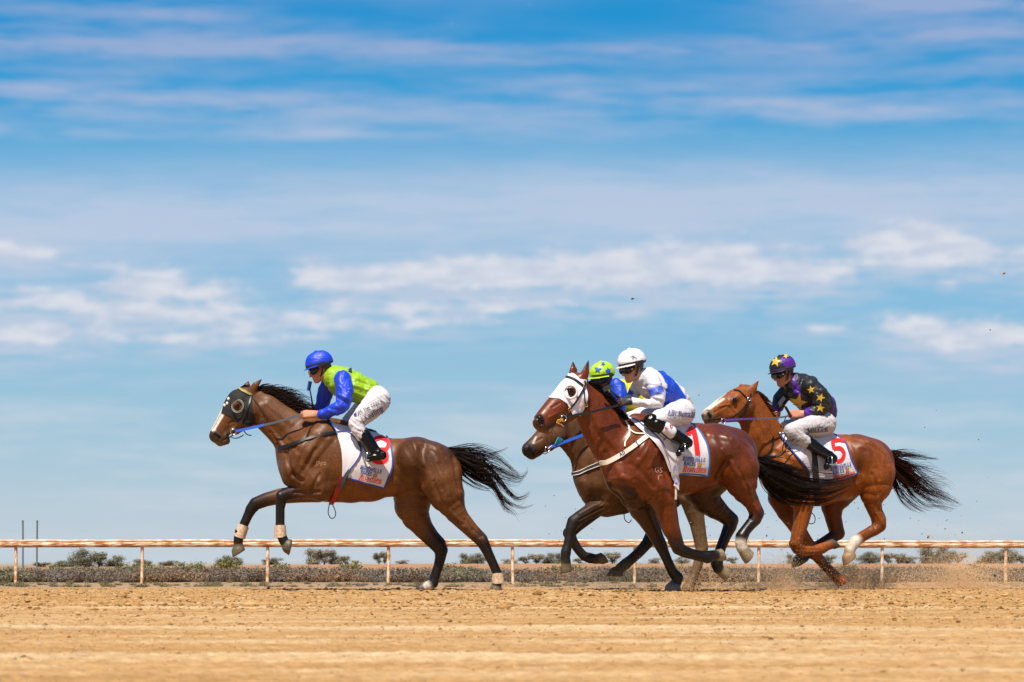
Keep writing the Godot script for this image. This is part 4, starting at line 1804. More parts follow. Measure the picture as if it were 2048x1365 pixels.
	r.paint(442, 822, 0.0, 418, 864, 0.0, 10.5, 8, lin("f2ece4"), 1.2)
	smear(r, 430, 871, 437, 874, 4.2, 4.8, lin("120b0a"), 2.0)
	dab(r, 421, 880, 6, lin("3a3230"), 4.0)
	smear(r, 442, 881, 458, 871, 1.3, 1.6, lin("1c1411"), 1.2)
	smear(r, 452, 866, 466, 858, 3.5, 3.0, lin("a0917c"), 3.0)
	var node := begin_horse(r, "horse", "leading bay racehorse in a black hood, clear in front of the others")
	body_mesh(r, node, mats.coat)
	eye(r, 475, 812.5, 4.6, node)
	# hood with its eye cup
	var hood := part("hood", shell(r, 2, 0.006, 0.006, [[466, 776], [480, 778], [500, 789], [505, 796], [506, 812], [509, 832], [511, 849], [498, 853], [484, 846], [470, 842], [458, 833], [442, 827], [447, 800], [452, 784]], [circle(474.5, 812, 10.2, 10.6)], lin("17181c")), mats.cotton, node)
	var s := Shape.new()
	for q in [[474.5, 812, 13.2, 0.75], [474.5, 812, 10.8, 0.6]]:
		var p: Vector3 = r.skin(q[0], q[1], 0.012)
		s.ring(p, Vector3(-0.35, 0.1, 1).normalized(), r.m(q[2]), r.m(q[3]))
	part("eye_cup", s.arrays(), paint("8f8b80", 0.5), hood)
	s = Shape.new()
	for q in [[458, 799], [455, 808], [450, 812], [448, 803]]:
		var p: Variant = r.skin(q[0], q[1], 0.010)
		if p != null:
			s.ball(p, Vector3(0.012, 0.016, 0.008))
	part("hood_badge", s.arrays(), paint("d9d6d0", 0.6), hood)
	# bridle
	var bridle := Node3D.new()
	bridle.name = "bridle"
	node.add_child(bridle)
	part("brow_band", drape(r, [[467, 777.5], [476, 778], [487, 783], [498, 787.5], [503, 790]], 4.6, 0.006, 0.010), paint("8d8a4c", 0.55), bridle)
	part("cheek_strap", drape(r, [[502, 790], [499, 806], [494, 820], [487, 836], [478, 852], [470, 862]], 3.2, 0.005, 0.012), mats.black_leather, bridle)
	part("bit_cheek", drape(r, [[484, 842], [478, 852], [472, 859]], 6.5, 0.006, 0.014), mats.brown_leather, bridle)
	part("throat_strap", drape(r, [[504, 792], [512, 806], [524, 822], [533, 834], [524, 845], [512, 852]], 2.6, 0.004, 0.006), mats.brown_leather, bridle)
	part("chin_strap", drape(r, [[468, 868], [458, 876], [450, 878]], 2.5, 0.004, 0.006), mats.black_leather, bridle)
	part("loose_strap", rope(r, [[487, 862, 0.03], [493, 869, 0.03], [498, 871, 0.03], [503, 871, 0.03]], 0.005), mats.black_leather, bridle)
	part("loose_strap", rope(r, [[462, 876, 0.03], [472, 877, 0.04], [481, 874, 0.04], [487, 870, 0.03]], 0.005), mats.black_leather, bridle)
	bit_ring(r, 467, 863.5, 5.4, bridle, mats.steel)
	# reins: blue rubber by the bit, dark web to the hands
	var reins := Node3D.new()
	reins.name = "reins"
	node.add_child(reins)
	part("rein", web(r, [[471, 863, 0.085], [500, 857, 0.115], [530, 850, 0.133]], 5.0, 0.006), mats.blue_web, reins)
	part("rein", web(r, [[528, 850.5, 0.132], [556, 844, 0.17], [590, 834, 0.2], [604, 830, 0.2]], 4.4, 0.006), mats.grey_web, reins)
	part("rein", web(r, [[467, 863, -0.07], [530, 850, -0.13], [592, 832, -0.12]], 4.4, 0.006), mats.blue_web, reins)
	# breastplate
	var plate := Node3D.new()
	plate.name = "breastplate"
	node.add_child(plate)
	part("breast_strap", drape(r, [[557, 896], [566, 896], [584, 891], [608, 881]], 8.5, 0.008, 0.006), mats.black_leather, plate)
	part("breast_strap", drape(r, [[606, 882], [630, 874], [652, 868], [672, 865], [690, 864]], 5.0, 0.008, 0.006), mats.black_leather, plate)
	part("neck_strap", drape(r, [[610, 880], [614, 872], [622, 858], [634, 844]], 2.2, 0.005, 0.006), mats.black_leather, plate)
	# saddle cloth: number cloth behind, pad in front
	var rear := part("saddle_cloth", saddle_cloth(r, [[664, 848], [676, 866], [690, 890], [698, 920], [696, 957]], [[770, 872], [778, 886], [784, 908], [784, 936], [766, 977]], 0.013), mats.white_cloth, node)
	part("trim", drape(r, [[771, 874], [778, 886], [784, 908], [784, 936], [767, 976]], 3.2, 0.004, 0.014), mats.blue_trim, rear)
	part("trim", drape(r, [[697, 957], [720, 963], [744, 970], [767, 976]], 3.2, 0.004, 0.014), mats.blue_trim, rear)
	emblem("number", stroke_shape([[[-0.32, 0.36], [-0.05, 0.5], [0.3, 0.36], [0.26, 0.08], [0.0, 0.02]], [[0.0, 0.02], [0.3, -0.08], [0.33, -0.36], [0.0, -0.52], [-0.34, -0.38]]], 0.17), r, 759, 902, 47, 10, 0.019, mats.red_print, rear)
	cloth_print(r, 741, 939.5, 0.92, 12, 0.019, rear)
	var pad := part("saddle_pad", saddle_cloth(r, [[652, 838], [668, 862], [679, 890], [684, 920], [684, 953]], [[668, 852], [696, 866], [717, 889], [717, 914], [690, 952]], 0.022, 10, 14), mats.white_cloth, node)
	part("trim", drape(r, [[652, 838], [660, 850], [668, 862], [673, 872]], 2.2, 0.004, 0.022), mats.blue_trim, pad)
	part("trim", drape(r, [[672, 866], [697, 869], [717, 889], [718, 914], [691, 950]], 2.6, 0.004, 0.023), mats.blue_trim, pad)
	# girth and surcingle
	var girth := part("girth", drape(r, [[687, 950], [679, 970], [670, 990], [661, 1008]], 9.5, 0.010, 0.010), mats.red_web, node)
	part("girth_strap", drape(r, [[711, 872], [715, 883], [720, 897]], 6.0, 0.006, 0.029), mats.teal_web, girth)
	part("girth_strap", drape(r, [[700, 940], [692, 950], [686, 962], [681, 974]], 6.5, 0.006, 0.027), mats.teal_web, girth)
	part("girth_loop", rope(r, [[659, 1008, 0.02], [656, 1024, 0.02], [660, 1036, 0.02], [668, 1036, 0.02], [671, 1026, 0.02], [665, 1010, 0.02]], 0.0045), mats.black_leather, girth)
	# saddle, mostly hidden under the rider
	s = Shape.new()
	s.ball(r.P(712, 866, 0), Vector3(0.2, 0.05, 0.14))
	var saddle := part("saddle", s.arrays(), mats.black_leather, node)
	stirrup(r, 733, 921, 0.34, 716, 868, saddle)
	stirrup(r, 712, 905, -0.34, 706, 868, saddle)
	lettering("brand", "JPKB", r, 642, 929, 13, 8, 0.003, mats.brand, node, "Droid Sans", 400, 0.8)
	# bandages
	bind_leg(r, 559.7, 1051, 560.5, 1076, 0.15, 11.2, 12.2, node, mats.bandage)
	bind_leg(r, 487, 1051, 478, 1076, -0.14, 11.5, 12.0, node, mats.bandage)
	bind_leg(r, 995, 1147, 996.5, 1168, 0.155, 11.2, 12.2, node, mats.bandage)
	# hair
	var hair_root := lin("171110")
	part("mane", mane(r, [[510, 777], [528, 785], [550, 799], [575, 819], [600, 832], [636, 840]], 900, 1.0, 0.66, 64, hair_root, lin("2a1c17"), 7), mats.hair, node)
	part("forelock", mane(r, [[476, 775], [486, 769], [494, 770]], 60, 0.6, 0.1, 22, hair_root, lin("2a1c17"), 8), mats.hair, node)
	part("tail", tail(r, [
		[[884, 903, 5], [905, 910, 11], [940, 918, 22], [975, 915, 18], [1000, 905, 14], [1018, 898, 8]],
		[[884, 903, 5], [910, 914, 14], [950, 926, 26], [990, 935, 24], [1020, 950, 20], [1040, 958, 12], [1054, 945, 6], [1052, 934, 4]],
		[[884, 903, 5], [910, 914, 14], [950, 930, 26], [985, 950, 24], [1015, 985, 18], [1035, 1000, 14], [1055, 992, 8], [1060, 978, 5]],
		[[884, 903, 5], [910, 916, 14], [945, 932, 26], [980, 960, 22], [1005, 995, 18], [1040, 1012, 12], [1068, 1008, 5]],
		[[884, 903, 5], [910, 918, 14], [945, 938, 24], [975, 962, 20], [998, 1000, 16], [1010, 1020, 14], [1028, 1032, 10], [1040, 1048, 5]],
		[[886, 905, 8], [905, 920, 14], [925, 942, 16], [948, 962, 12], [972, 972, 8], [985, 974, 4]],
	], 460, hair_root, lin("2a1c15"), 9, 0.0046), mats.hair, node)
	return r


func white_hooded_horse() -> Rig:
	var r := Rig.new(1350, 19.0, 0.42)
	var b := lin("76360e")
	var bb := lin("5e2b0d")
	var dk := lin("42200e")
	var k := lin("17100e")
	var kb := lin("3a1b12")
	var hf := lin("94866c")
	var w := lin("e2dacd")
	r.chain([[1264, 932, 0, 56, b], [1296, 915, 0, 78, b], [1330, 917, 0, 80, b], [1362, 918, 0, 74, b], [1395, 915, 0, 69, b], [1430, 908, 0, 61.5, bb], [1462, 912, 0, 58, bb], [1480, 932, 0, 42, bb]], b, 0.08, 0, 0.74)
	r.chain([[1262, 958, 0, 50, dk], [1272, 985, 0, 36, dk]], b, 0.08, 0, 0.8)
	r.chain([[1270, 842, 0, 14, b], [1310, 850, 0, 18, b], [1352, 862, 0, 22, b]], b, 0.09, 0, 0.7)
	for s in [1.0, -1.0]:
		r.chain([[1440, 905, 0.11 * s, 42, bb], [1470, 922, 0.12 * s, 40, b], [1488, 938, 0.12 * s, 32, b]], b, 0.06)
		r.chain([[1305, 868, 0.14 * s, 28, b], [1282, 908, 0.165 * s, 36, b], [1276, 945, 0.155 * s, 32, b]], b, 0.07)
		r.chain([[1278, 948, 0.155 * s, 28, b], [1306, 972, 0.16 * s, 31, b], [1325, 990, 0.155 * s, 27, b]], b, 0.05)
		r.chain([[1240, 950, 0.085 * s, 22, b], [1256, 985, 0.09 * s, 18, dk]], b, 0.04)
	# neck
	r.chain([[1164, 797, 0.02, 32, b], [1181, 816, 0.015, 36.5, b], [1204, 856, 0.01, 43.5, b], [1226, 885, 0.0, 50, b], [1250, 908, 0, 58, b]], b, 0.09, 0, 0.55)
	# near foreleg, folded back
	r.chain([[1318, 978, 0.155, 31, b], [1328, 1000, 0.155, 26, b], [1333, 1022, 0.155, 21.5, b], [1342, 1055, 0.155, 17.3, b], [1351, 1080, 0.155, 14.6, kb], [1357, 1097, 0.155, 13.4, k], [1368, 1104, 0.155, 11.6, k], [1384, 1109, 0.155, 10.6, k], [1402, 1113, 0.155, 10.8, k], [1415, 1115, 0.155, 13, k], [1426, 1112, 0.155, 11, k], [1432, 1111, 0.155, 10.5, k]], b, 0.035, 1)
	hoof(r, 1430, 1111, 0.155, 1443, 1099, 1452, 1122, hf, 11)
	# far foreleg, standing
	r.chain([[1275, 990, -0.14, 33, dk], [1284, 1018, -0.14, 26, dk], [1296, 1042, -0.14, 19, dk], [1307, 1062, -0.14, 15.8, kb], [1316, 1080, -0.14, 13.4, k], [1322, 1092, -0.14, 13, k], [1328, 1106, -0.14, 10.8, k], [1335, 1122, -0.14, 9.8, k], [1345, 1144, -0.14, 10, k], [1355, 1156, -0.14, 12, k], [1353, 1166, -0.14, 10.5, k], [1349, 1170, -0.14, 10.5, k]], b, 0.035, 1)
	hoof(r, 1347, 1171, -0.14, 1361, 1184, 1330, 1184, lin("8d8170"), 11)
	# near hind leg
	r.chain([[1462, 912, 0.12, 40, bb], [1474, 940, 0.15, 40, b], [1483, 966, 0.155, 32, b], [1489, 984, 0.155, 23.5, b], [1500, 1000, 0.155, 17.6, b], [1508, 1014, 0.155, 15, b], [1514, 1027, 0.155, 15, kb], [1510, 1039, 0.155, 13.6, kb], [1501, 1050, 0.155, 11.6, k], [1491, 1062, 0.155, 11, k], [1484, 1074, 0.155, 13, k], [1482, 1086, 0.155, 11.6, w], [1484, 1096, 0.155, 11.4, w]], b, 0.05, 1)
	hoof(r, 1484, 1096, 0.155, 1506, 1106, 1492, 1129, hf, 12)
	# far hind leg
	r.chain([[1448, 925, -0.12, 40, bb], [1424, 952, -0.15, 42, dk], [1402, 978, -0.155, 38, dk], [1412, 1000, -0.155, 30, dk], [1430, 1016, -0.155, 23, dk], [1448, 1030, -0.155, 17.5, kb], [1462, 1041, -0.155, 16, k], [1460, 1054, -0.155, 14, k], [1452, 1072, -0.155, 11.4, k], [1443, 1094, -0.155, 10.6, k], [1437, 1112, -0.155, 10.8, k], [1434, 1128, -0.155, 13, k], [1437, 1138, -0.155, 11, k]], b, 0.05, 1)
	hoof(r, 1438, 1139, -0.155, 1460, 1140, 1449, 1162, hf, 11.5)
	# head, turned a little to the camera
	r.chain([[1154, 770, 0.03, 24, b], [1140, 786, 0.06, 26, b], [1128, 802, 0.075, 25.5, b], [1110, 818, 0.1, 23, b], [1094, 834, 0.125, 20.5, b], [1083, 845, 0.14, 18, lin("6b3517")]], b, 0.03, 2, 0.8)
	for s in [1.0, -1.0]:
		r.chain([[1153, 800, 0.05 + 0.035 * s, 27, b], [1146, 818, 0.065 + 0.03 * s, 19, b], [1118, 842, 0.1 + 0.02 * s, 13, b]], b, 0.03, 2, 0.75)
		r.chain([[1144, 778, 0.05 + 0.075 * s, 8.5, b], [1134, 790, 0.065 + 0.08 * s, 7, b]], b, 0.03, 2)
		r.chain([[1078, 840, 0.14 + 0.035 * s, 9, lin("5b301a")], [1083, 850, 0.14 + 0.035 * s, 8, lin("5b301a")]], b, 0.02, 2)
	r.chain([[1098, 850, 0.115, 13, lin("7a4a28")], [1094, 860, 0.13, 10, lin("7d5233")], [1083, 858, 0.145, 7, lin("5b3a28")]], b, 0.02, 2)
	r.chain([[1166, 758, 0.085, 10, b], [1171, 745, 0.09, 8, b], [1177, 722, 0.095, 1.4, k]], b, 0.02, 2, 0.6)
	r.chain([[1145, 755, -0.03, 9.5, b], [1147, 741, -0.035, 8, b], [1146, 725, -0.04, 1.6, k]], b, 0.02, 2, 0.6)
	for q in [
		[1076, 836, 1084, 848, 5, -0.010], [1186, 815, 1215, 850, 12, 0.006], [1180, 840, 1206, 900, 4, -0.006], [1215, 870, 1250, 920, 7, -0.006], [1298, 870, 1270, 915, 6, -0.007], [1318, 880, 1290, 935, 8, 0.008], [1295, 945, 1318, 975, 10, 0.008], [1300, 920, 1312, 985, 6, -0.007], [1265, 960, 1300, 990, 6, -0.009], [1322, 1005, 1336, 1075, 3.5, -0.007], [1335, 1000, 1350, 1080, 3.5, 0.006], [1270, 1005, 1300, 1060, 5, -0.007],
		[1345, 930, 1350, 985, 5, 0.004], [1375, 950, 1380, 985, 6, 0.004], [1400, 925, 1405, 975, 6, -0.004], [1425, 870, 1470, 880, 9, 0.007], [1450, 868, 1490, 895, 6, -0.007], [1440, 900, 1470, 955, 7, 0.008], [1500, 905, 1514, 960, 5, -0.007], [1468, 940, 1490, 985, 5, -0.007], [1484, 960, 1504, 1000, 5, 0.006], [1508, 1010, 1520, 1030, 4, 0.006], [1350, 1085, 1360, 1100, 5, 0.006], [1375, 1102, 1400, 1108, 2.5, 0.004],
		[1225, 905, 1236, 950, 9, -0.014], [1240, 968, 1270, 985, 9, -0.016], [1246, 985, 1285, 1008, 8, -0.014], [1300, 985, 1328, 1085, 4.5, -0.008], [1315, 1000, 1340, 1070, 6, 0.006], [1250, 955, 1275, 970, 9, 0.012], [1260, 930, 1300, 975, 8, -0.009],
		[1290, 880, 1264, 935, 10, 0.008], [1322, 905, 1330, 970, 10, -0.008], [1330, 985, 1345, 1000, 8, -0.008], [1440, 880, 1446, 930, 14, -0.014], [1452, 920, 1442, 950, 10, -0.016], [1462, 880, 1500, 930, 12, 0.010], [1470, 900, 1482, 960, 8, -0.007], [1495, 925, 1508, 975, 8, 0.008],
		[1478, 965, 1494, 1000, 6, 0.006], [1500, 1005, 1506, 1040, 3.6, -0.005], [1190, 830, 1225, 900, 9, -0.008], [1176, 850, 1196, 905, 6, 0.007], [1205, 850, 1240, 890, 10, 0.007], [1108, 815, 1124, 806, 4, -0.005], [1100, 835, 1118, 826, 4, 0.005], [1135, 800, 1150, 826, 5, -0.004], [1093, 858, 1112, 846, 2.4, -0.006], [1330, 930, 1380, 960, 14, 0.006],
	]:
		r.stroke(q[0], q[1], q[2], q[3], q[4], q[5])
	smear(r, 1079, 833, 1083, 845, 6, 7, lin("0d0807"), 1.8)
	smear(r, 1073, 850, 1080, 856, 2.5, 3, lin("3d2a20"), 3.0)
	smear(r, 1094, 860, 1112, 846, 1.4, 2.2, lin("20130e"), 1.4)
	smear(r, 1100, 864, 1112, 853, 1.6, 2.6, lin("b59a7c"), 2.0)
	var node := begin_horse(r, "horse", "red bay racehorse in a white hood, nearest of the chasing group, with number 1 cloth")
	body_mesh(r, node, mats.glossy_coat)
	eye(r, 1141, 785, 6.0, node)
	var hood := part("hood", shell(r, 2, 0.006, 0.006, [[1126, 757], [1140, 750], [1152, 744], [1160, 758], [1174, 760], [1173, 790], [1168, 815], [1164, 832], [1150, 832], [1142, 833], [1136, 820], [1128, 808], [1114, 798], [1100, 795], [1106, 777], [1114, 768]], [circle(1140, 785, 10.8, 12.6)], lin("dcd9df"), 0.12), mats.cotton, node)
	var s := Shape.new()
	var at: Vector3 = r.skin(1140, 785, 0.010)
	s.ring(at, Vector3(-0.45, 0.1, 1).normalized(), r.m(12.8), r.m(2.2))
	part("eye_cup", s.arrays(), mats.white_cloth, hood)
	var bridle := Node3D.new()
	bridle.name = "bridle"
	node.add_child(bridle)
	part("brow_band", drape(r, [[1126, 757], [1138, 757], [1150, 762], [1163, 772], [1167, 775]], 4.6, 0.006, 0.012), mats.black_leather, bridle)
	part("cheek_strap", drape(r, [[1168, 762], [1168, 774], [1160, 790], [1150, 805], [1138, 820]], 3.4, 0.005, 0.013), mats.black_leather, bridle)
	part("throat_strap", drape(r, [[1166, 776], [1167, 790], [1169, 808]], 2.4, 0.005, 0.013), mats.black_leather, bridle)
	part("lower_strap", drape(r, [[1138, 821], [1130, 828], [1124, 836]], 3.0, 0.005, 0.008), mats.black_leather, bridle)
	for q in [[1137, 820, 2.6], [1170, 810, 3.0], [1166, 777, 2.4]]:
		s = Shape.new()
		var p: Variant = r.skin(q[0], q[1], 0.016)
		if p != null:
			s.ring(p, Vector3(0, 0, 1), r.m(q[2]), r.m(0.9))
			part("buckle", s.arrays(), mats.brass, bridle)
	part("bit_guard", drape(r, [[1112, 842], [1118, 841], [1124, 840]], 5.0, 0.010, 0.008), paint("d39b22", 0.5), bridle)
	part("chin_strap", drape(r, [[1112, 845], [1122, 849], [1129, 855]], 2.0, 0.004, 0.004), mats.white_leather, bridle)
	bit_ring(r, 1126, 837, 6.0, bridle, mats.steel)
	var reins := Node3D.new()
	reins.name = "reins"
	node.add_child(reins)
	part("rein", web(r, [[1128, 836, 0.16], [1160, 829, 0.17], [1190, 823, 0.19], [1236, 811, 0.17]], 4.6, 0.007), mats.black_leather, reins)
	part("rein", web(r, [[1132, 832, -0.02], [1180, 822, -0.1], [1236, 808, -0.1]], 4.0, 0.006), mats.black_leather, reins)
	var plate := Node3D.new()
	plate.name = "breastplate"
	node.add_child(plate)
	part("breast_strap", drape(r, [[1201, 926], [1216, 924], [1240, 912], [1266, 896], [1294, 874]], 9.4, 0.009, 0.006), mats.white_leather, plate)
	part("keeper", drape(r, [[1270, 882], [1278, 893]], 3.0, 0.006, 0.014), mats.black_leather, plate)
	part("neck_strap", drape(r, [[1250, 843], [1258, 856], [1259, 872], [1252, 884], [1251, 894]], 3.0, 0.006, 0.006), mats.white_leather, plate)
	part("neck_strap", drape(r, [[1256, 858], [1272, 868], [1292, 869]], 2.6, 0.006, 0.008), mats.white_leather, plate)
	lettering("lettering", "AD", r, 1246, 908, 10.5, -30, 0.017, mats.navy_ink, plate)
	var rear := part("saddle_cloth", saddle_cloth(r, [[1290, 842], [1312, 866], [1335, 896], [1348, 925], [1357, 949]], [[1378, 846], [1396, 862], [1412, 888], [1418.5, 918], [1415, 953]], 0.013), mats.white_cloth, node)
	part("trim", drape(r, [[1379, 848], [1396, 862], [1412, 888], [1418, 918], [1415, 952]], 3.2, 0.004, 0.014), mats.sky_trim, rear)
	part("trim", drape(r, [[1356, 948], [1376, 948], [1396, 949], [1414, 952]], 3.2, 0.004, 0.014), mats.sky_trim, rear)
	emblem("number", stroke_shape([[[-0.12, 0.5], [0.0, 0.1], [0.1, -0.5]], [[-0.3, 0.25], [-0.2, 0.42], [-0.1, 0.5]]], 0.2), r, 1389, 885, 52, 2, 0.020, mats.red_print, rear, 1.0)
	cloth_print(r, 1386, 919.5, 0.95, 4, 0.019, rear)
	var pad := part("saddle_pad", saddle_cloth(r, [[1250, 836], [1282, 862], [1308, 888], [1326, 915], [1338, 943]], [[1276, 842], [1306, 864], [1330, 888], [1344, 916], [1348, 946]], 0.022, 8, 14), mats.white_cloth, node)
	part("trim", drape(r, [[1262, 838], [1290, 856], [1316, 880], [1334, 908], [1342, 938]], 2.4, 0.004, 0.023), mats.blue_trim, pad)
	var girth := part("girth", drape(r, [[1326, 880], [1338, 905], [1346, 930], [1348, 955], [1347, 978]], 17, 0.008, 0.027), mats.white_cloth, node)
	part("girth_point", drape(r, [[1347, 976], [1348, 988], [1348, 999]], 5.0, 0.006, 0.02), mats.white_leather, girth)
	lettering("lettering", "A", r, 1347, 934, 15, 3, 0.039, paint("8d93c4", 0.8), girth)
	lettering("lettering", "D", r, 1346, 964, 15, 3, 0.039, paint("8d93c4", 0.8), girth)
	s = Shape.new()
	s.ball(r.P(1318, 858, 0), Vector3(0.2, 0.05, 0.14))
	var saddle := part("saddle", s.arrays(), mats.black_leather, node)
	stirrup(r, 1366, 907, 0.36, 1322, 866, saddle)
	stirrup(r, 1340, 895, -0.36, 1318, 862, saddle)
	lettering("brand", "GS", r, 1317, 941, 14, 6, 0.003, mats.brand, node, "Droid Sans", 400)
	lettering("brand", "C", r, 1319, 956, 14, 6, 0.003, mats.brand, node, "Droid Sans", 400)
	var root := lin("120d0c")
	part("mane", mane(r, [[1176, 762], [1190, 778], [1206, 800], [1226, 822], [1244, 834]], 700, 0.9, 0.3, 40, root, lin("1d1512"), 17), mats.hair, node)
	r.flesh = Flesh.new()
	r.chain([[1518, 930, 0, 11], [1532, 946, 0, 17], [1555, 961, 0, 18], [1585, 972, 0, 14], [1612, 976, 0, 9], [1640, 976, 0, 4]], root, 0.02, 0)
	var noise := FastNoiseLite.new()
	noise.frequency = 1.0
	r.flesh.folds.append([noise, 0.022, Vector3(5, 30, 30)])
	r.flesh.net(0, 0.011)
	var tail_node := part("tail", r.flesh.finish(), mats.hair, node)
	part("tail_strands", tail(r, [
		[[1512, 922, 6], [1535, 938, 18], [1570, 955, 26], [1610, 966, 26], [1660, 966, 22], [1700, 960, 14], [1728, 954, 6]],
		[[1512, 926, 8], [1535, 948, 22], [1570, 970, 24], [1610, 980, 22], [1655, 984, 20], [1690, 974, 14], [1722, 960, 8]],
		[[1512, 926, 8], [1530, 955, 20], [1560, 978, 20], [1600, 988, 16], [1640, 992, 12], [1672, 988, 8]],
	], 420, root, lin("2b201a"), 19, 0.005), mats.hair, tail_node)
	return r


func chestnut_horse() -> Rig:
	var r := Rig.new(1660, 20.6, 0.42)
	var b := lin("94501a")
	var bb := lin("783e12")
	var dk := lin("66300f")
	var kb := lin("4c2415")
	var hf := lin("5f584e")
	var w := lin("e6dccd")
	r.chain([[1573, 946, 0, 54, b], [1602, 936, 0, 70, b], [1638, 938, 0, 75, b], [1680, 935, 0, 66, b], [1712, 926, 0, 58, bb], [1740, 930, 0, 54, bb], [1754, 945, 0, 40, b]], b, 0.08, 0, 0.74)
	r.chain([[1566, 880, 0, 13, b], [1600, 878, 0, 16, b], [1640, 884, 0, 20, b]], b, 0.09, 0, 0.7)
	for s in [1.0, -1.0]:
		r.chain([[1718, 915, 0.11 * s, 40, bb], [1742, 930, 0.12 * s, 40, b], [1760, 944, 0.12 * s, 31, b]], b, 0.06)
		r.chain([[1600, 892, 0.14 * s, 26, b], [1580, 925, 0.16 * s, 33, b], [1572, 960, 0.15 * s, 30, b]], b, 0.07)
		r.chain([[1574, 962, 0.15 * s, 26, b], [1592, 984, 0.155 * s, 28, b], [1604, 1000, 0.155 * s, 24, b]], b, 0.05)
	r.chain([[1496, 800, 0.02, 27, b], [1506, 828, 0.015, 34, b], [1522, 862, 0.01, 40, b], [1542, 892, 0, 47, b], [1568, 925, 0, 56, b]], b, 0.09, 0, 0.55)
	# near foreleg, folded under
	r.chain([[1600, 985, 0.155, 28, b], [1606, 1004, 0.155, 22.5, b], [1606, 1022, 0.155, 18.5, b], [1602, 1046, 0.155, 15.8, b], [1595, 1072, 0.155, 13.4, b], [1591, 1088, 0.155, 13, bb], [1596, 1098, 0.155, 12, bb], [1610, 1103, 0.155, 10.2, b], [1628, 1102, 0.155, 9.4, b], [1644, 1098, 0.155, 10.8, b], [1654, 1093, 0.155, 9.2, b], [1660, 1091, 0.155, 9, b]], b, 0.035, 1)
	hoof(r, 1658, 1090, 0.155, 1666, 1080, 1680, 1095, hf, 9)
	# far foreleg, standing
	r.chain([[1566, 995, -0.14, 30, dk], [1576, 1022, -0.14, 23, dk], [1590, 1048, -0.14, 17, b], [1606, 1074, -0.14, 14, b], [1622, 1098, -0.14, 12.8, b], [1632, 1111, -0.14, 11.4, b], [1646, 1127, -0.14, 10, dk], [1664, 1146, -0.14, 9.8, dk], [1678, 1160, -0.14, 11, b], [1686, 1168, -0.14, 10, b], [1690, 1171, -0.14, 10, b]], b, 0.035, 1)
	hoof(r, 1690, 1170, -0.14, 1701, 1181, 1676, 1181, lin("7a746a"), 10)
	# near hind leg
	r.chain([[1738, 925, 0.12, 38, bb], [1748, 952, 0.15, 40, b], [1750, 972, 0.155, 34, b], [1746, 990, 0.155, 25, b], [1746, 1006, 0.155, 18, b], [1751, 1024, 0.155, 14.6, b], [1758, 1040, 0.155, 15, b], [1759, 1052, 0.155, 14, bb], [1750, 1060, 0.155, 12.2, bb], [1737, 1067, 0.155, 11, bb], [1722, 1076, 0.155, 10.8, bb], [1711, 1084, 0.155, 12, w], [1704, 1094, 0.155, 11, w], [1700, 1101, 0.155, 10.8, w]], b, 0.05, 1)
	hoof(r, 1699, 1102, 0.155, 1710, 1112, 1689, 1132, lin("a58a66"), 11)
	# far hind leg
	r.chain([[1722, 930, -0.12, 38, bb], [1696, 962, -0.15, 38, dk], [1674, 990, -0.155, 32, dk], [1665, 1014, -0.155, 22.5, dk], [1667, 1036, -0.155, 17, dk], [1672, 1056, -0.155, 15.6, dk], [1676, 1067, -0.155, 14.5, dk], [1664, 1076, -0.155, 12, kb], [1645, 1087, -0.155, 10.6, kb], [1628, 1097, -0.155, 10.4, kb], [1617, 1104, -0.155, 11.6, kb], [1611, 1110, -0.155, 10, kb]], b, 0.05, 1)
	hoof(r, 1610, 1109, -0.155, 1613, 1121, 1586, 1137, lin("3d3a38"), 10.5)
	# head
	r.chain([[1490, 789, 0.02, 19, b], [1474, 800, 0.03, 22.5, b], [1460, 808, 0.04, 21.5, b], [1444, 816, 0.05, 19, b], [1428, 825, 0.06, 16, b], [1417, 832, 0.07, 14.5, lin("8a6a50")]], b, 0.03, 2, 0.8)
	for s in [1.0, -1.0]:
		r.chain([[1486, 812, 0.03 + 0.035 * s, 24, b], [1476, 826, 0.035 + 0.03 * s, 18, b], [1448, 832, 0.05 + 0.02 * s, 13, b]], b, 0.03, 2, 0.75)
		r.chain([[1476, 794, 0.03 + 0.072 * s, 7.5, b], [1466, 802, 0.035 + 0.077 * s, 6, b]], b, 0.03, 2)
		r.chain([[1414, 828, 0.07 + 0.03 * s, 8, lin("7a5f4c")], [1420, 836, 0.07 + 0.03 * s, 7, lin("7a5f4c")]], b, 0.02, 2)
	r.chain([[1432, 838, 0.055, 10, lin("8a6145")], [1416, 842, 0.065, 8, lin("9a7d62")]], b, 0.02, 2)
	r.chain([[1500, 785, 0.075, 8.6, b], [1508, 776, 0.08, 7.2, b], [1517, 762.5, 0.085, 1.2, dk]], b, 0.02, 2, 0.6)
	r.chain([[1482, 781, -0.03, 8, b], [1483, 775, -0.035, 6.2, b], [1482, 769, -0.04, 1.4, dk]], b, 0.02, 2, 0.6)
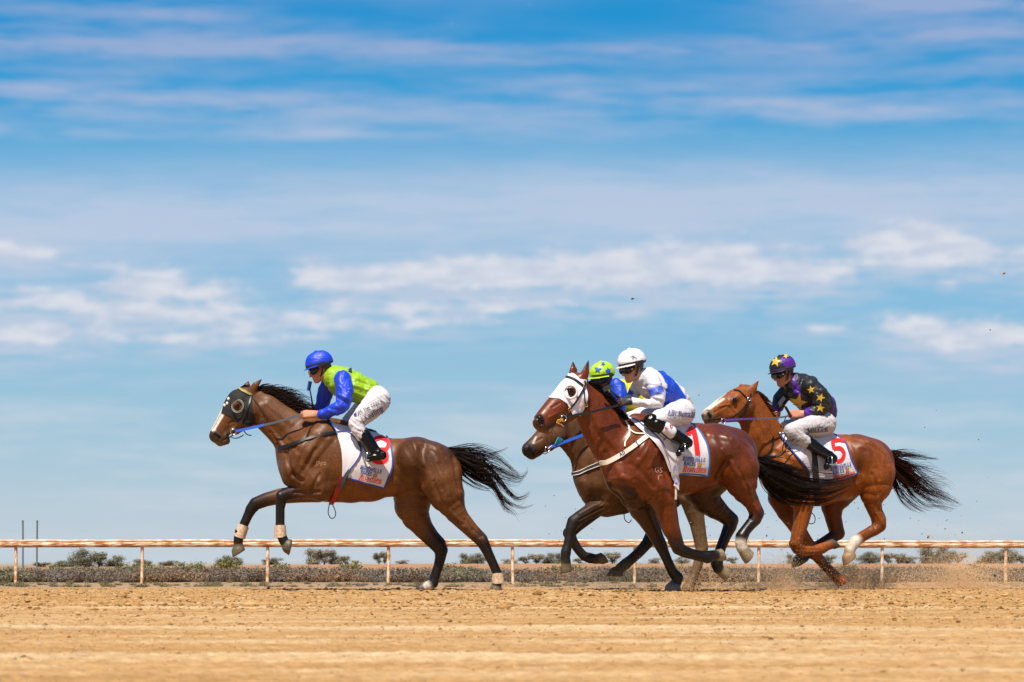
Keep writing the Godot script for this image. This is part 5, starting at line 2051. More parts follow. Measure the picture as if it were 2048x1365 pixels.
	for q in [
		[1414, 826, 1420, 834, 4, -0.008], [1590, 880, 1580, 930, 6, -0.006], [1605, 895, 1588, 945, 8, 0.008], [1596, 960, 1610, 985, 9, 0.007], [1585, 940, 1600, 1000, 5, -0.008], [1608, 1005, 1598, 1075, 3, -0.007], [1618, 1010, 1606, 1070, 3, 0.005], [1655, 950, 1660, 1000, 5, 0.004], [1680, 955, 1685, 995, 6, -0.004], [1700, 885, 1710, 930, 7, -0.005], [1715, 872, 1755, 895, 8, 0.007], [1730, 890, 1765, 915, 5, -0.007], [1772, 920, 1784, 965, 5, -0.007], [1735, 950, 1750, 990, 5, -0.007], [1748, 965, 1752, 1005, 5, 0.006], [1754, 1028, 1766, 1050, 4, 0.006], [1740, 1062, 1722, 1072, 2.5, 0.004],
		[1600, 1000, 1590, 1080, 5, -0.008], [1612, 1010, 1602, 1070, 5, 0.006], [1720, 905, 1715, 960, 13, -0.016], [1722, 955, 1728, 990, 8, 0.008], [1738, 885, 1770, 940, 12, 0.008], [1742, 940, 1752, 985, 8, -0.007], [1765, 935, 1780, 975, 8, 0.008], [1752, 1030, 1752, 1056, 4, -0.005], [1600, 1100, 1640, 1100, 3, -0.004],
		[1560, 905, 1590, 960, 9, -0.010], [1590, 900, 1570, 950, 10, 0.008], [1575, 985, 1600, 1000, 8, -0.010], [1515, 830, 1545, 880, 8, -0.006], [1470, 815, 1484, 832, 5, -0.004], [1440, 824, 1462, 812, 4, -0.004], [1448, 812, 1470, 808, 3, 0.004], [1420, 842, 1440, 838, 2, -0.005], [1640, 960, 1690, 985, 14, 0.006],
	]:
		r.stroke(q[0], q[1], q[2], q[3], q[4], q[5])
	r.paint(1450, 794, 0.02, 1408, 822, 0.07, 8, 8, w, 1.5)
	smear(r, 1447, 798, 1418, 818, 2.5, 3.0, w, 1.5)
	dab(r, 1409, 832, 8, lin("d8c8bc"), 4.0)
	smear(r, 1417, 828, 1421, 833, 3.6, 4.2, lin("150c09"), 2.0)
	smear(r, 1418, 843, 1440, 838, 1.1, 1.4, lin("2b1a12"), 1.2)
	dab(r, 1470, 800, 7.5, lin("4a2413"), 4.0)
	var node := begin_horse(r, "horse", "chestnut racehorse with a white blaze and number 5 cloth, last on the right")
	body_mesh(r, node, mats.coat)
	eye(r, 1470, 800, 4.6, node)
	var bridle := Node3D.new()
	bridle.name = "bridle"
	node.add_child(bridle)
	part("brow_band", drape(r, [[1468, 781], [1478, 783], [1488, 792], [1496, 800]], 3.4, 0.005, 0.005), mats.black_leather, bridle)
	part("cheek_strap", drape(r, [[1502, 788], [1497, 800], [1488, 816], [1474, 829], [1458, 838], [1448, 842]], 2.8, 0.005, 0.006), mats.black_leather, bridle)
	part("throat_strap", drape(r, [[1498, 800], [1494, 815], [1488, 830], [1478, 840]], 2.4, 0.004, 0.006), mats.black_leather, bridle)
	var s := Shape.new()
	var q2: Variant = r.skin(1497, 800, 0.012)
	if q2 != null:
		s.ring(q2, Vector3(0, 0, 1), r.m(3.2), r.m(1.1))
		part("buckle", s.arrays(), mats.steel, bridle)
	bit_ring(r, 1447, 841, 5.0, bridle, mats.steel)
	var reins := Node3D.new()
	reins.name = "reins"
	node.add_child(reins)
	part("rein", web(r, [[1449, 841, 0.15], [1480, 839, 0.19], [1515, 838, 0.2]], 3.8, 0.006), mats.purple_web, reins)
	part("rein", web(r, [[1514, 838, 0.2], [1548, 837, 0.2], [1576, 833, 0.17]], 3.4, 0.006), mats.grey_web, reins)
	part("rein", web(r, [[1452, 838, -0.05], [1500, 836, -0.1], [1546, 833, -0.08]], 3.4, 0.006), mats.purple_web, reins)
	part("rein_loop", rope(r, [[1572, 834, 0.17], [1566, 852, 0.22], [1564, 872, 0.27], [1575, 882, 0.3], [1600, 876, 0.33], [1618, 868, 0.33], [1612, 878, 0.34], [1592, 884, 0.34], [1576, 896, 0.32], [1562, 908, 0.3], [1545, 913, 0.28], [1532, 908, 0.26]], 0.0055), mats.rubber, reins)
	part("rein_loop", rope(r, [[1588, 834, 0.16], [1592, 846, 0.22], [1600, 860, 0.34]], 0.006), mats.rubber, reins)
	var plate := Node3D.new()
	plate.name = "breastplate"
	node.add_child(plate)
	part("breast_strap", drape(r, [[1526, 914], [1538, 906], [1545, 892], [1546, 874]], 3.2, 0.005, 0.005), mats.black_leather, plate)
	part("neck_strap", drape(r, [[1529, 912], [1548, 914], [1572, 902]], 2.4, 0.005, 0.005), mats.black_leather, plate)
	var rear := part("saddle_cloth", saddle_cloth(r, [[1556, 866], [1584, 904], [1611, 936], [1618, 956], [1626, 966]], [[1664, 868], [1688, 886], [1697, 906], [1703, 922], [1717, 945]], 0.014, 16, 18), mats.white_cloth, node)
	part("trim", drape(r, [[1559, 872], [1584, 904], [1611, 936], [1618, 955]], 2.8, 0.004, 0.016), mats.blue_trim, rear)
	part("trim", drape(r, [[1666, 870], [1688, 886], [1697, 906], [1703, 922], [1716, 944]], 2.8, 0.004, 0.016), mats.blue_trim, rear)
	part("trim", drape(r, [[1716, 945], [1690, 956], [1656, 962], [1628, 966]], 2.8, 0.004, 0.016), mats.sky_trim, rear)
	emblem("number", stroke_shape([[[0.3, 0.47], [-0.02, 0.47], [-0.26, 0.42]], [[-0.26, 0.44], [-0.22, 0.22], [-0.16, 0.05]], [[-0.18, 0.06], [0.12, 0.12], [0.32, -0.1], [0.24, -0.4], [0.0, -0.52]]], 0.17), r, 1673, 903, 42, 6, 0.020, mats.red_print, rear)
	cloth_print(r, 1680, 934, 0.9, -13, 0.020, rear)
	var girth := part("girth", drape(r, [[1616, 880], [1624, 905], [1628, 930], [1630, 956], [1634, 985], [1634, 1008]], 13, 0.008, 0.020), paint("27262b", 0.7), node)
	part("girth_loop", rope(r, [[1616, 1016, 0.05], [1622, 1024, 0.05], [1630, 1034, 0.05], [1629, 1046, 0.05], [1620, 1048, 0.05], [1615, 1042, 0.05]], 0.0045), mats.black_leather, girth)
	s = Shape.new()
	s.ball(r.P(1610, 874, 0), Vector3(0.2, 0.05, 0.14))
	var saddle := part("saddle", s.arrays(), mats.black_leather, node)
	stirrup(r, 1660, 930, 0.36, 1606, 878, saddle)
	stirrup(r, 1640, 915, -0.36, 1606, 878, saddle)
	var root := lin("2a140d")
	part("mane", mane(r, [[1512, 780], [1522, 792], [1532, 815], [1540, 835], [1552, 862]], 420, 0.75, -0.1, 30, lin("3a1c12"), lin("4a2517"), 27), mats.hair, node)
	part("tail", tail(r, [
		[[1770, 908, 5], [1790, 920, 18], [1815, 928, 24], [1850, 928, 18], [1880, 925, 10]],
		[[1770, 908, 5], [1795, 926, 20], [1825, 944, 28], [1860, 958, 26], [1895, 970, 20], [1915, 990, 10]],
		[[1770, 910, 5], [1795, 930, 20], [1825, 955, 28], [1860, 980, 28], [1895, 1000, 20], [1928, 1016, 8]],
		[[1770, 912, 5], [1792, 938, 18], [1818, 968, 24], [1850, 995, 22], [1885, 1005, 16], [1920, 1016, 8]],
		[[1772, 914, 5], [1785, 945, 16], [1795, 975, 20], [1815, 1000, 16], [1840, 1018, 10], [1860, 1026, 5]],
	], 480, root, lin("301a11"), 29, 0.0046), mats.hair, node)
	return r


func dark_horse() -> Rig:
	var r := Rig.new(1290, 20.4, 0.35)
	var b := lin("634022")
	var bb := lin("452c18")
	var dust := lin("7c6349")
	var k := lin("231d1b")
	var kb := lin("372a24")
	var hf := lin("6d6048")
	r.chain([[1196, 952, 0, 51, b], [1232, 940, 0, 74, b], [1285, 930, 0, 76, b], [1350, 925, 0, 66, b], [1410, 920, 0, 56, bb], [1440, 935, 0, 44, bb]], b, 0.08, 0, 0.74)
	r.chain([[1215, 985, 0, 50, b], [1240, 985, 0, 45, bb]], b, 0.08, 0, 0.74)
	for s in [1.0, -1.0]:
		r.chain([[1235, 890, 0.14 * s, 28, b], [1208, 930, 0.165 * s, 34, b], [1200, 965, 0.155 * s, 31, b]], b, 0.07)
		r.chain([[1172, 962, 0.08 * s, 20, b], [1180, 992, 0.085 * s, 17, b]], b, 0.04)
		r.chain([[1410, 915, 0.11 * s, 42, bb], [1432, 935, 0.12 * s, 38, bb]], b, 0.06)
	r.chain([[1122, 862, 0.01, 30, bb], [1140, 862, 0.0, 37, b], [1168, 885, 0.0, 44, b], [1196, 915, 0, 54, b]], b, 0.09, 0, 0.55)
	# forelegs
	r.chain([[1212, 985, 0.155, 30, b], [1206, 1006, 0.155, 21, b], [1184, 1021, 0.155, 15.6, bb], [1162, 1034, 0.155, 13.2, kb], [1147, 1044, 0.155, 12.4, k], [1142, 1057, 0.155, 11, k], [1139, 1073, 0.155, 9, k], [1135, 1092, 0.155, 8.8, k], [1132, 1104, 0.155, 10.2, k], [1131, 1116, 0.155, 9, k], [1132, 1124, 0.155, 9.4, k]], b, 0.035, 1)
	hoof(r, 1132, 1125, 0.155, 1144, 1142, 1122, 1149, hf, 10)
	r.chain([[1205, 1000, -0.14, 27, bb], [1178, 1030, -0.14, 16.5, kb], [1154, 1052, -0.14, 13, kb], [1138, 1067, -0.14, 12.4, k], [1146, 1084, -0.14, 10, k], [1158, 1102, -0.14, 9, k], [1168, 1113, -0.14, 9.4, k], [1180, 1117, -0.14, 10.6, k], [1191, 1119, -0.14, 9.6, lin("4a3f33")]], b, 0.035, 1)
	hoof(r, 1192, 1119, -0.14, 1203, 1107, 1217, 1126, hf, 10)
	# hind legs
	r.chain([[1400, 925, 0.12, 42, bb], [1388, 962, 0.15, 37, bb], [1384, 992, 0.155, 28, dust], [1388, 1020, 0.155, 20, dust], [1395, 1048, 0.155, 15.6, dust], [1400, 1075, 0.155, 13.8, dust], [1404, 1096, 0.155, 13, dust], [1402, 1110, 0.155, 11.6, dust], [1396, 1130, 0.155, 9.8, dust], [1388, 1153, 0.155, 9.4, dust], [1381, 1168, 0.155, 10.4, dust], [1378, 1174, 0.155, 9.8, dust]], b, 0.05, 1)
	hoof(r, 1377, 1173, 0.155, 1390, 1182, 1364, 1182, dust, 10)
	r.chain([[1390, 935, -0.12, 40, bb], [1352, 975, -0.15, 34, bb], [1326, 1010, -0.155, 24, kb], [1312, 1036, -0.155, 18, k], [1308, 1056, -0.155, 15.6, k], [1304, 1072, -0.155, 14, k], [1294, 1088, -0.155, 11.6, k], [1278, 1106, -0.155, 10.4, kb], [1262, 1120, -0.155, 10.2, kb], [1251, 1129, -0.155, 11.4, lin("54483a")], [1241, 1137, -0.155, 10.4, lin("5d5040")]], b, 0.05, 1)
	hoof(r, 1239, 1139, -0.155, 1244, 1154, 1214, 1153, hf, 10.5)
	# head
	r.chain([[1118, 852, 0.01, 24, bb], [1104, 866, 0.02, 25, b], [1090, 878, 0.03, 23, b], [1075, 890, 0.04, 19.5, b], [1060, 900, 0.05, 16.5, lin("3d3029")]], b, 0.03, 2, 0.8)
	for s in [1.0, -1.0]:
		r.chain([[1112, 872, 0.02 + 0.035 * s, 22, b], [1096, 888, 0.03 + 0.02 * s, 15, b]], b, 0.03, 2, 0.75)
		r.chain([[1054, 898, 0.05 + 0.032 * s, 8.5, lin("2f2622")], [1060, 905, 0.05 + 0.032 * s, 7.5, lin("2f2622")]], b, 0.02, 2)
		r.chain([[1130, 838, 0.01 + 0.06 * s, 8, b], [1138, 826, 0.01 + 0.065 * s, 1.4, k]], b, 0.02, 2, 0.6)
	r.chain([[1074, 903, 0.04, 11, lin("4d3b2f")], [1064, 911, 0.05, 9, lin("5d4434")]], b, 0.02, 2)
	for q in [[1150, 950, 1166, 1000, 8, -0.012], [1168, 995, 1200, 1005, 8, -0.012], [1172, 965, 1180, 990, 8, 0.010], [1140, 890, 1170, 940, 8, -0.006], [1160, 1040, 1205, 1015, 4, -0.007], [1160, 1028, 1200, 1005, 5, 0.006], [1066, 912, 1082, 902, 2, -0.005], [1078, 884, 1092, 876, 4, -0.004]]:
		r.stroke(q[0], q[1], q[2], q[3], q[4], q[5])
	smear(r, 1056, 896, 1062, 902, 4.0, 4.6, lin("0d0807"), 2.0)
	smear(r, 1072, 874, 1067, 886, 1.3, 2.2, lin("e2d8cc"), 1.2)
	smear(r, 1064, 914, 1082, 902, 1.2, 1.4, lin("171010"), 1.2)
	var node := begin_horse(r, "horse", "dark brown racehorse mostly hidden behind the white-hooded one, its head lowest of the group")
	body_mesh(r, node, mats.dull_coat)
	var bridle := Node3D.new()
	bridle.name = "bridle"
	node.add_child(bridle)
	part("cheek_pad", drape(r, [[1120, 876], [1113, 888]], 11, 0.014, 0.010), paint("1e9db0", 0.7), bridle)
	part("chin_strap", drape(r, [[1104, 892], [1096, 898]], 4, 0.006, 0.006), mats.white_leather, bridle)
	bit_ring(r, 1094, 898, 5.0, bridle, mats.steel)
	part("bit_strap", rope(r, [[1088, 902, 0.08], [1086, 907, 0.085], [1092, 908, 0.085], [1097, 903, 0.08]], 0.004), mats.black_leather, bridle)
	var reins := Node3D.new()
	reins.name = "reins"
	node.add_child(reins)
	part("rein", web(r, [[1097, 896, 0.10], [1130, 884, 0.14], [1170, 869, 0.17]], 5.6, 0.006), mats.blue_web, reins)
	part("rein", web(r, [[1168, 870, 0.17], [1200, 850, 0.17], [1228, 832, 0.13]], 4.4, 0.006), mats.blue_web, reins)
	part("neck_strap", drape(r, [[1168, 855], [1152, 872], [1140, 888]], 3.0, 0.005, 0.005), mats.black_leather, bridle)
	var plate := part("breastplate", drape(r, [[1144, 948], [1160, 947], [1178, 938], [1200, 928], [1230, 915]], 7.0, 0.008, 0.006), paint("23262d", 0.6), node)
	part("edging", drape(r, [[1146, 945], [1160, 943.5], [1178, 934.5], [1200, 924]], 1.3, 0.004, 0.014), mats.white_leather, plate)
	part("edging", drape(r, [[1146, 951], [1160, 950.5], [1178, 941.5], [1200, 932]], 1.3, 0.004, 0.014), mats.white_leather, plate)
	part("girth_loop", rope(r, [[1248, 1026, 0.05], [1250, 1040, 0.05], [1258, 1046, 0.05], [1263, 1040, 0.05]], 0.0045), mats.black_leather, node)
	var s := Shape.new()
	s.ball(r.P(1285, 864, 0), Vector3(0.2, 0.05, 0.14))
	part("saddle", s.arrays(), mats.black_leather, node)
	part("mane", mane(r, [[1146, 828], [1170, 840], [1195, 856], [1220, 866]], 260, 0.9, 0.2, 34, lin("120d0c"), lin("1d1512"), 37), mats.hair, node)
	part("tail", tail(r, [[[1462, 905, 6], [1476, 920, 12], [1490, 945, 16], [1500, 975, 12]], [[1462, 907, 6], [1474, 930, 12], [1486, 960, 14], [1490, 990, 10]]], 160, lin("120d0c"), lin("1d1512"), 39), mats.hair, node)
	return r


# ---------------------------------------------------------------- riders
func silk(rough: float) -> StandardMaterial3D:
	var m := tinted(rough)
	m.metallic_specular = 0.5
	m.uv1_triplanar = true
	m.uv1_scale = Vector3(2.2, 5.5, 2.2)
	m.heightmap_enabled = true
	m.heightmap_scale = 0.55
	m.heightmap_texture = speckle(81, 0.011, 3, Color.BLACK, Color.WHITE, 256)
	return m


# places on a head: forward, up and sideways from the middle of the skull, in metres
class Head:
	var at: Vector3
	var f: Vector3
	var u: Vector3
	var s: Vector3

	func _init(where: Vector3, pitch: float, yaw: float) -> void:
		at = where
		s = Vector3(sin(yaw), 0, cos(yaw))
		var flat := Vector3(-cos(yaw), 0, sin(yaw))
		f = flat * cos(pitch) - Vector3.UP * sin(pitch)
		u = Vector3.UP * cos(pitch) + flat * sin(pitch)

	func p(a: float, b: float, c: float) -> Vector3:
		return at + f * a + u * b + s * c


func build_head(fl: Flesh, h: Head, skin: Color, hair_color: Color, neck_end: Vector3) -> void:
	var red := skin.lerp(lin("a0473a"), 0.4)
	fl.chain([[h.p(-0.022, 0.012, 0), 0.086, hair_color], [h.p(0.018, 0.018, 0), 0.083, skin]], 0.02, 2, 0.88)
	fl.chain([[h.p(0.030, -0.012, 0), 0.068, skin], [h.p(0.042, -0.066, 0), 0.052, skin]], 0.02, 2, 0.92)
	fl.chain([[h.p(0.090, -0.016, 0), 0.0095, skin], [h.p(0.110, -0.050, 0), 0.0120, red]], 0.016, 2)
	fl.chain([[h.p(0.074, -0.106, 0), 0.020, skin], [h.p(0.066, -0.104, 0), 0.024, skin]], 0.02, 2)
	fl.chain([[h.p(0.088, -0.076, 0), 0.0105, red], [h.p(0.086, -0.086, 0), 0.0100, red]], 0.010, 2)
	fl.chain([[h.p(-0.02, -0.075, 0), 0.054, skin], [neck_end, 0.06, skin]], 0.03, 2)
	for k in [1.0, -1.0]:
		fl.chain([[h.p(0.0, -0.075, 0.048 * k), 0.024, skin], [h.p(0.066, -0.108, 0.014 * k), 0.019, skin]], 0.02, 2)
		fl.chain([[h.p(0.066, -0.040, 0.036 * k), 0.024, red]], 0.02, 2)
		fl.chain([[h.p(0.097, -0.054, 0.013 * k), 0.0075, red]], 0.010, 2)
		fl.chain([[h.p(0.083, 0.008, 0.028 * k), 0.012, skin]], 0.016, 2)
		fl.chain([[h.p(-0.006, -0.016, 0.078 * k), 0.0125, red], [h.p(-0.010, -0.030, 0.080 * k), 0.010, red], [h.p(-0.004, -0.046, 0.074 * k), 0.0075, red]], 0.008, 2)
		fl.chain([[h.p(0.080, -0.012, 0.030 * k), 0.0115, lin("e8ded6")]], 0.004, 2)


# a fist that closes round a rein: wrist, knuckles, which way the back of the hand faces
func build_fist(fl: Flesh, wrist: Vector3, knuckle: Vector3, palm: Vector3, skin: Color) -> void:
	var d := (knuckle - wrist).normalized()
	var n := (palm - d * palm.dot(d)).normalized()   # towards the palm
	var across := d.cross(n).normalized()
	if across.y < 0.0:
		across = -across
	var red := skin.lerp(lin("a0473a"), 0.25)
	for i in 4:
		var o := across * (0.027 - 0.018 * i)
		var kn: Vector3 = knuckle + o - d * [0.004, 0.0, 0.003, 0.010][i]
		fl.chain([[wrist + o * 0.55, 0.017, skin], [kn, 0.0125, skin]], 0.012, 3)
		var long: float = [0.036, 0.040, 0.037, 0.030][i]
		var a: Vector3 = kn + d * long * 0.75 + n * long * 0.45
		var b: Vector3 = a + n * long * 0.75 - d * long * 0.25
		var c: Vector3 = b - d * long * 0.62 + n * 0.002
		fl.chain([[kn, 0.0108, red], [a, 0.0095, skin], [b, 0.0088, red], [c, 0.0080, skin]], 0.004, 3)
	var t0 := wrist + d * 0.03 + across * 0.026 + n * 0.008
	fl.chain([[t0, 0.0145, skin], [knuckle - d * 0.018 + across * 0.040 + n * 0.022, 0.0118, skin], [knuckle + d * 0.012 + across * 0.034 + n * 0.034, 0.0095, skin]], 0.008, 3)


func garment(r: Rig, chains: Array, k: float, wide: float, level_h: float, folds: Array) -> Flesh:
	var f := Flesh.new()
	var keep := r.flesh
	r.flesh = f
	for c in chains:
		r.chain(c[0], c[1], c[2] if c.size() > 2 else k, 0, c[3] if c.size() > 3 else wide)
	r.flesh = keep
	f.folds = folds
	return f


func thinner(chains: Array, by: float, color: Color) -> Array:
	var out := []
	for c in chains:
		var rows := []
		for q in c[0]:
			rows.append([q[0], q[1], q[2], q[3] * by])
		out.append([rows, color])
	return out


func rider(label: String, r: Rig, d: Dictionary) -> Dictionary:
	r.base = r.into(r.world(d.seat[0], d.seat[1], 0.0))
	var node := thing("person", label, "person", r.out_of(Vector3.ZERO), r.turn, "jockeys crouched over the galloping horses")
	var skin: Color = d.skin
	var noise := FastNoiseLite.new()
	noise.seed = int(d.seat[0])
	noise.frequency = 1.0
	noise.fractal_octaves = 3
	var folds := [[noise, 0.015, Vector3(9, 4, 5)], [noise, 0.004, Vector3(20, 7, 8)]]
	var cloth_folds := [[noise, 0.006, Vector3(7, 16, 8)], [noise, 0.0025, Vector3(24, 40, 20)]]
	# the body under the clothes, in one piece with head, neck and hands
	var fl := Flesh.new()
	r.flesh = fl
	for c in thinner(d.shirt, 0.7, d.get("glove", skin)) + thinner(d.breeches, 0.8, skin) + thinner(d.boots, 0.75, skin):
		r.chain(c[0], c[1], 0.03, 0)
	var h := Head.new(r.P(d.head[0], d.head[1], d.head[2]), deg_to_rad(d.pitch), deg_to_rad(d.look))
	build_head(fl, h, skin, lin("3a2a20"), r.P(d.neck[0], d.neck[1], 0.0))
	for q in d.hands:
		var wr := r.P(q[0], q[1], q[2])
		var kn := r.P(q[3], q[4], q[5])
		build_fist(fl, wr, kn, Vector3(0.15, -0.35, -q[6]), d.get("glove", skin))
		fl.chain([[r.P(q[7], q[8], q[9]), 0.030, skin], [wr, 0.024, d.get("glove", skin)]], 0.02, 3)
	var flesh_paint := tinted(0.5)
	flesh_paint.subsurf_scatter_enabled = true
	flesh_paint.subsurf_scatter_strength = 0.08
	later("body", fl, [[0, 0.014], [2, 0.0045], [3, 0.004]], flesh_paint, node)
	# shirt, breeches, boots
	var shirt := garment(r, d.shirt, 0.05, 1.0, 0.0095, folds)
	shirt.paints = d.get("shirt_paint", [])
	for q in d.get("shirt_smears", []):
		shirt.paints.append([r.P(q[0], q[1], q[2]), r.P(q[3], q[4], q[5]) - r.P(q[0], q[1], q[2]), r.m(q[6]), r.m(q[7]), q[8], r.m(0.9)])
	r.flesh = shirt
	for q in d.get("shirt_strokes", []):
		r.stroke(q[0], q[1], q[2], q[3], q[4], q[5])
	var shirt_node := later("silk_shirt", shirt, [[0, 0.008]], silk(d.get("sheen", 0.5)), node)
	var breeches := garment(r, d.breeches, 0.05, 1.0, 0.0095, cloth_folds)
	for q in d.get("breeches_smears", []):
		breeches.paints.append([r.P(q[0], q[1], q[2]), r.P(q[3], q[4], q[5]) - r.P(q[0], q[1], q[2]), r.m(q[6]), r.m(q[7]), q[8], r.m(0.9)])
	r.flesh = breeches
	for q in d.get("breeches_strokes", []):
		r.stroke(q[0], q[1], q[2], q[3], q[4], q[5])
	var breeches_node := later("breeches", breeches, [[0, 0.008]], mats.cotton, node)
	var boot_nodes := []
	for b in d.boots:
		var bf := garment(r, [b], 0.02, 0.9, 0.0065, [[noise, 0.004, Vector3(20, 46, 20)]])
		boot_nodes.append(later("boot", bf, [[0, 0.006]], mats.boot, node))
	# helmet with its cover, peak, band and straps
	var hf := Flesh.new()
	var cover: Color = d.cover
	var down: Vector3 = -(h.u + h.f * d.get("tip", 0.06)).normalized()
	hf.chain([[h.p(-0.026, 0.046, 0), 0.112, cover], [h.p(0.018, 0.044, 0), 0.110, cover]], 0.01, 0, 0.90, Plane(down, h.p(0, d.get("rim", 0.020), 0)))
	hf.chain([[h.p(-0.005, 0.155, 0), 0.012, cover]], 0.02, 0)
	hf.folds = [[noise, 0.003, Vector3(14, 9, 12)]]
	r.flesh = hf
	for q in d.get("cover_smears", []):
		smear(r, q[0], q[1], q[2], q[3], q[4], q[5], q[6], 1.0)
	var helmet := later("helmet", hf, [[0, 0.0052]], silk(0.5), node)
	var s := Shape.new()
	var grid := []
	for i in 15:
		var a := deg_to_rad(-72.0 + 144.0 * i / 14.0)
		for j in 4:
			var out: float = 0.108 + 0.050 * j / 3.0 * pow(cos(a), 0.8)
			for k in 2:
				grid.append(s.vertex(h.p(-0.004 + out * cos(a), 0.030 - 0.010 * j / 3.0 - 0.004 * k, out * sin(a) * 0.92), h.u * (1.0 - 2.0 * k)))
	for i in 14:
		for j in 3:
			for k in 2:
				var b := (i * 4 + j) * 2 + k
				s.quad(grid[b], grid[b + 2], grid[b + 10], grid[b + 8])
		var e := (i * 4 + 3) * 2
		s.quad(grid[e], grid[e + 1], grid[e + 9], grid[e + 8])
	part("peak", s.arrays(), paint(d.peak, 0.5), helmet)
	var loop := PackedVector3Array()
	var outs := PackedVector3Array()
	for i in 29:
		var a := TAU * i / 28.0
		loop.append(h.p(-0.004 + 0.131 * cos(a), 0.036 + 0.004 * cos(a), 0.103 * sin(a)))
		outs.append((h.f * cos(a) + h.s * sin(a)).normalized())
	s = Shape.new()
	s.strap(loop, outs, PackedFloat32Array([0.016]), 0.003)
	part("band", s.arrays(), paint(d.band, 0.5), helmet)
	for k in [1.0, -1.0]:
		s = Shape.new()
		var path := PackedVector3Array([h.p(-0.01, 0.01, 0.098 * k), h.p(0.0, -0.03, 0.086 * k), h.p(0.022, -0.072, 0.066 * k), h.p(0.046, -0.112, 0.03 * k), h.p(0.052, -0.124, 0.0)])
		s.strap(path, PackedVector3Array([h.s * k, h.s * k, h.s * k, (h.s * k - h.u).normalized(), -h.u]), PackedFloat32Array([0.016]), 0.004)
		part("chin_strap", s.arrays(), mats.black_leather, helmet)
	# goggles
	var gf := Flesh.new()
	gf.chain([[h.p(0.082, -0.016, -0.038), 0.033, Color.BLACK], [h.p(0.082, -0.016, 0.038), 0.033, Color.BLACK]], 0.02, 0, 1.0)
	for k in [1.0, -1.0]:
		gf.chain([[h.p(0.074, -0.016, 0.050 * k), 0.030, Color.BLACK], [h.p(0.040, -0.010, 0.078 * k), 0.019, Color.BLACK]], 0.02, 0)
	gf.cols.clear()
	gf.net(0, 0.005)
	var goggles := part("goggles", gf.finish(), mats.lens, node)
	s = Shape.new()
	loop = PackedVector3Array()
	outs = PackedVector3Array()
	for i in 21:
		var a := deg_to_rad(38.0 + 284.0 * i / 20.0)
		loop.append(h.p(-0.004 + 0.126 * cos(a), 0.004 + 0.022 * sin(deg_to_rad(180.0 * i / 20.0)), 0.102 * sin(a)))
		outs.append((h.f * cos(a) + h.s * sin(a)).normalized())
	s.strap(loop, outs, PackedFloat32Array([0.018]), 0.004)
	part("strap", s.arrays(), mats.black_cloth, goggles)
	if d.has("button"):
		s = Shape.new()
		s.ball(h.p(0.060, -0.014, 0.086), Vector3(0.009, 0.009, 0.005))
		part("button", s.arrays(), paint("d8b24a", 0.4), goggles)
	return {"node": node, "shirt": shirt, "shirt_node": shirt_node, "breeches": breeches, "breeches_node": breeches_node, "helmet": hf, "helmet_node": helmet, "head": h, "boots": boot_nodes}


func whip(label: String, r: Rig, rows: Array, hex: String) -> void:
	var keep := r.base
	r.base = r.into(r.world(rows[0][0], rows[0][1], rows[0][2])) + r.base
	var o := thing("whip", label, "whip", r.out_of(Vector3.ZERO), r.turn, "whips held upright in the jockeys' hands")
	var s := Shape.new()
	var path := PackedVector3Array()
	for q in through(rows, 4):
		path.append(r.P(q[0], q[1], q[2]))
	var radii := PackedFloat32Array()
	for i in path.size():
		radii.append(lerpf(0.010, 0.006, i / float(path.size() - 1)))
	s.tube(path, radii, 7)
	part("shaft", s.arrays(), paint(hex, 0.5), o)
	s = Shape.new()
	var a := path[path.size() - 1]
	var dir := (a - path[path.size() - 2]).normalized()
	s.box(a + dir * 0.045, Vector3(0.036, 0.09, 0.008), Color.WHITE, Basis(Vector3.FORWARD, -atan2(dir.x, dir.y)))
	part("flap", s.arrays(), paint(hex, 0.6), o)
	s = Shape.new()
	s.tube(PackedVector3Array([path[0] - dir * 0.05, path[0] + dir * 0.07]), PackedFloat32Array([0.013]), 8)
	part("grip", s.arrays(), mats.rubber, o)
	r.base = keep


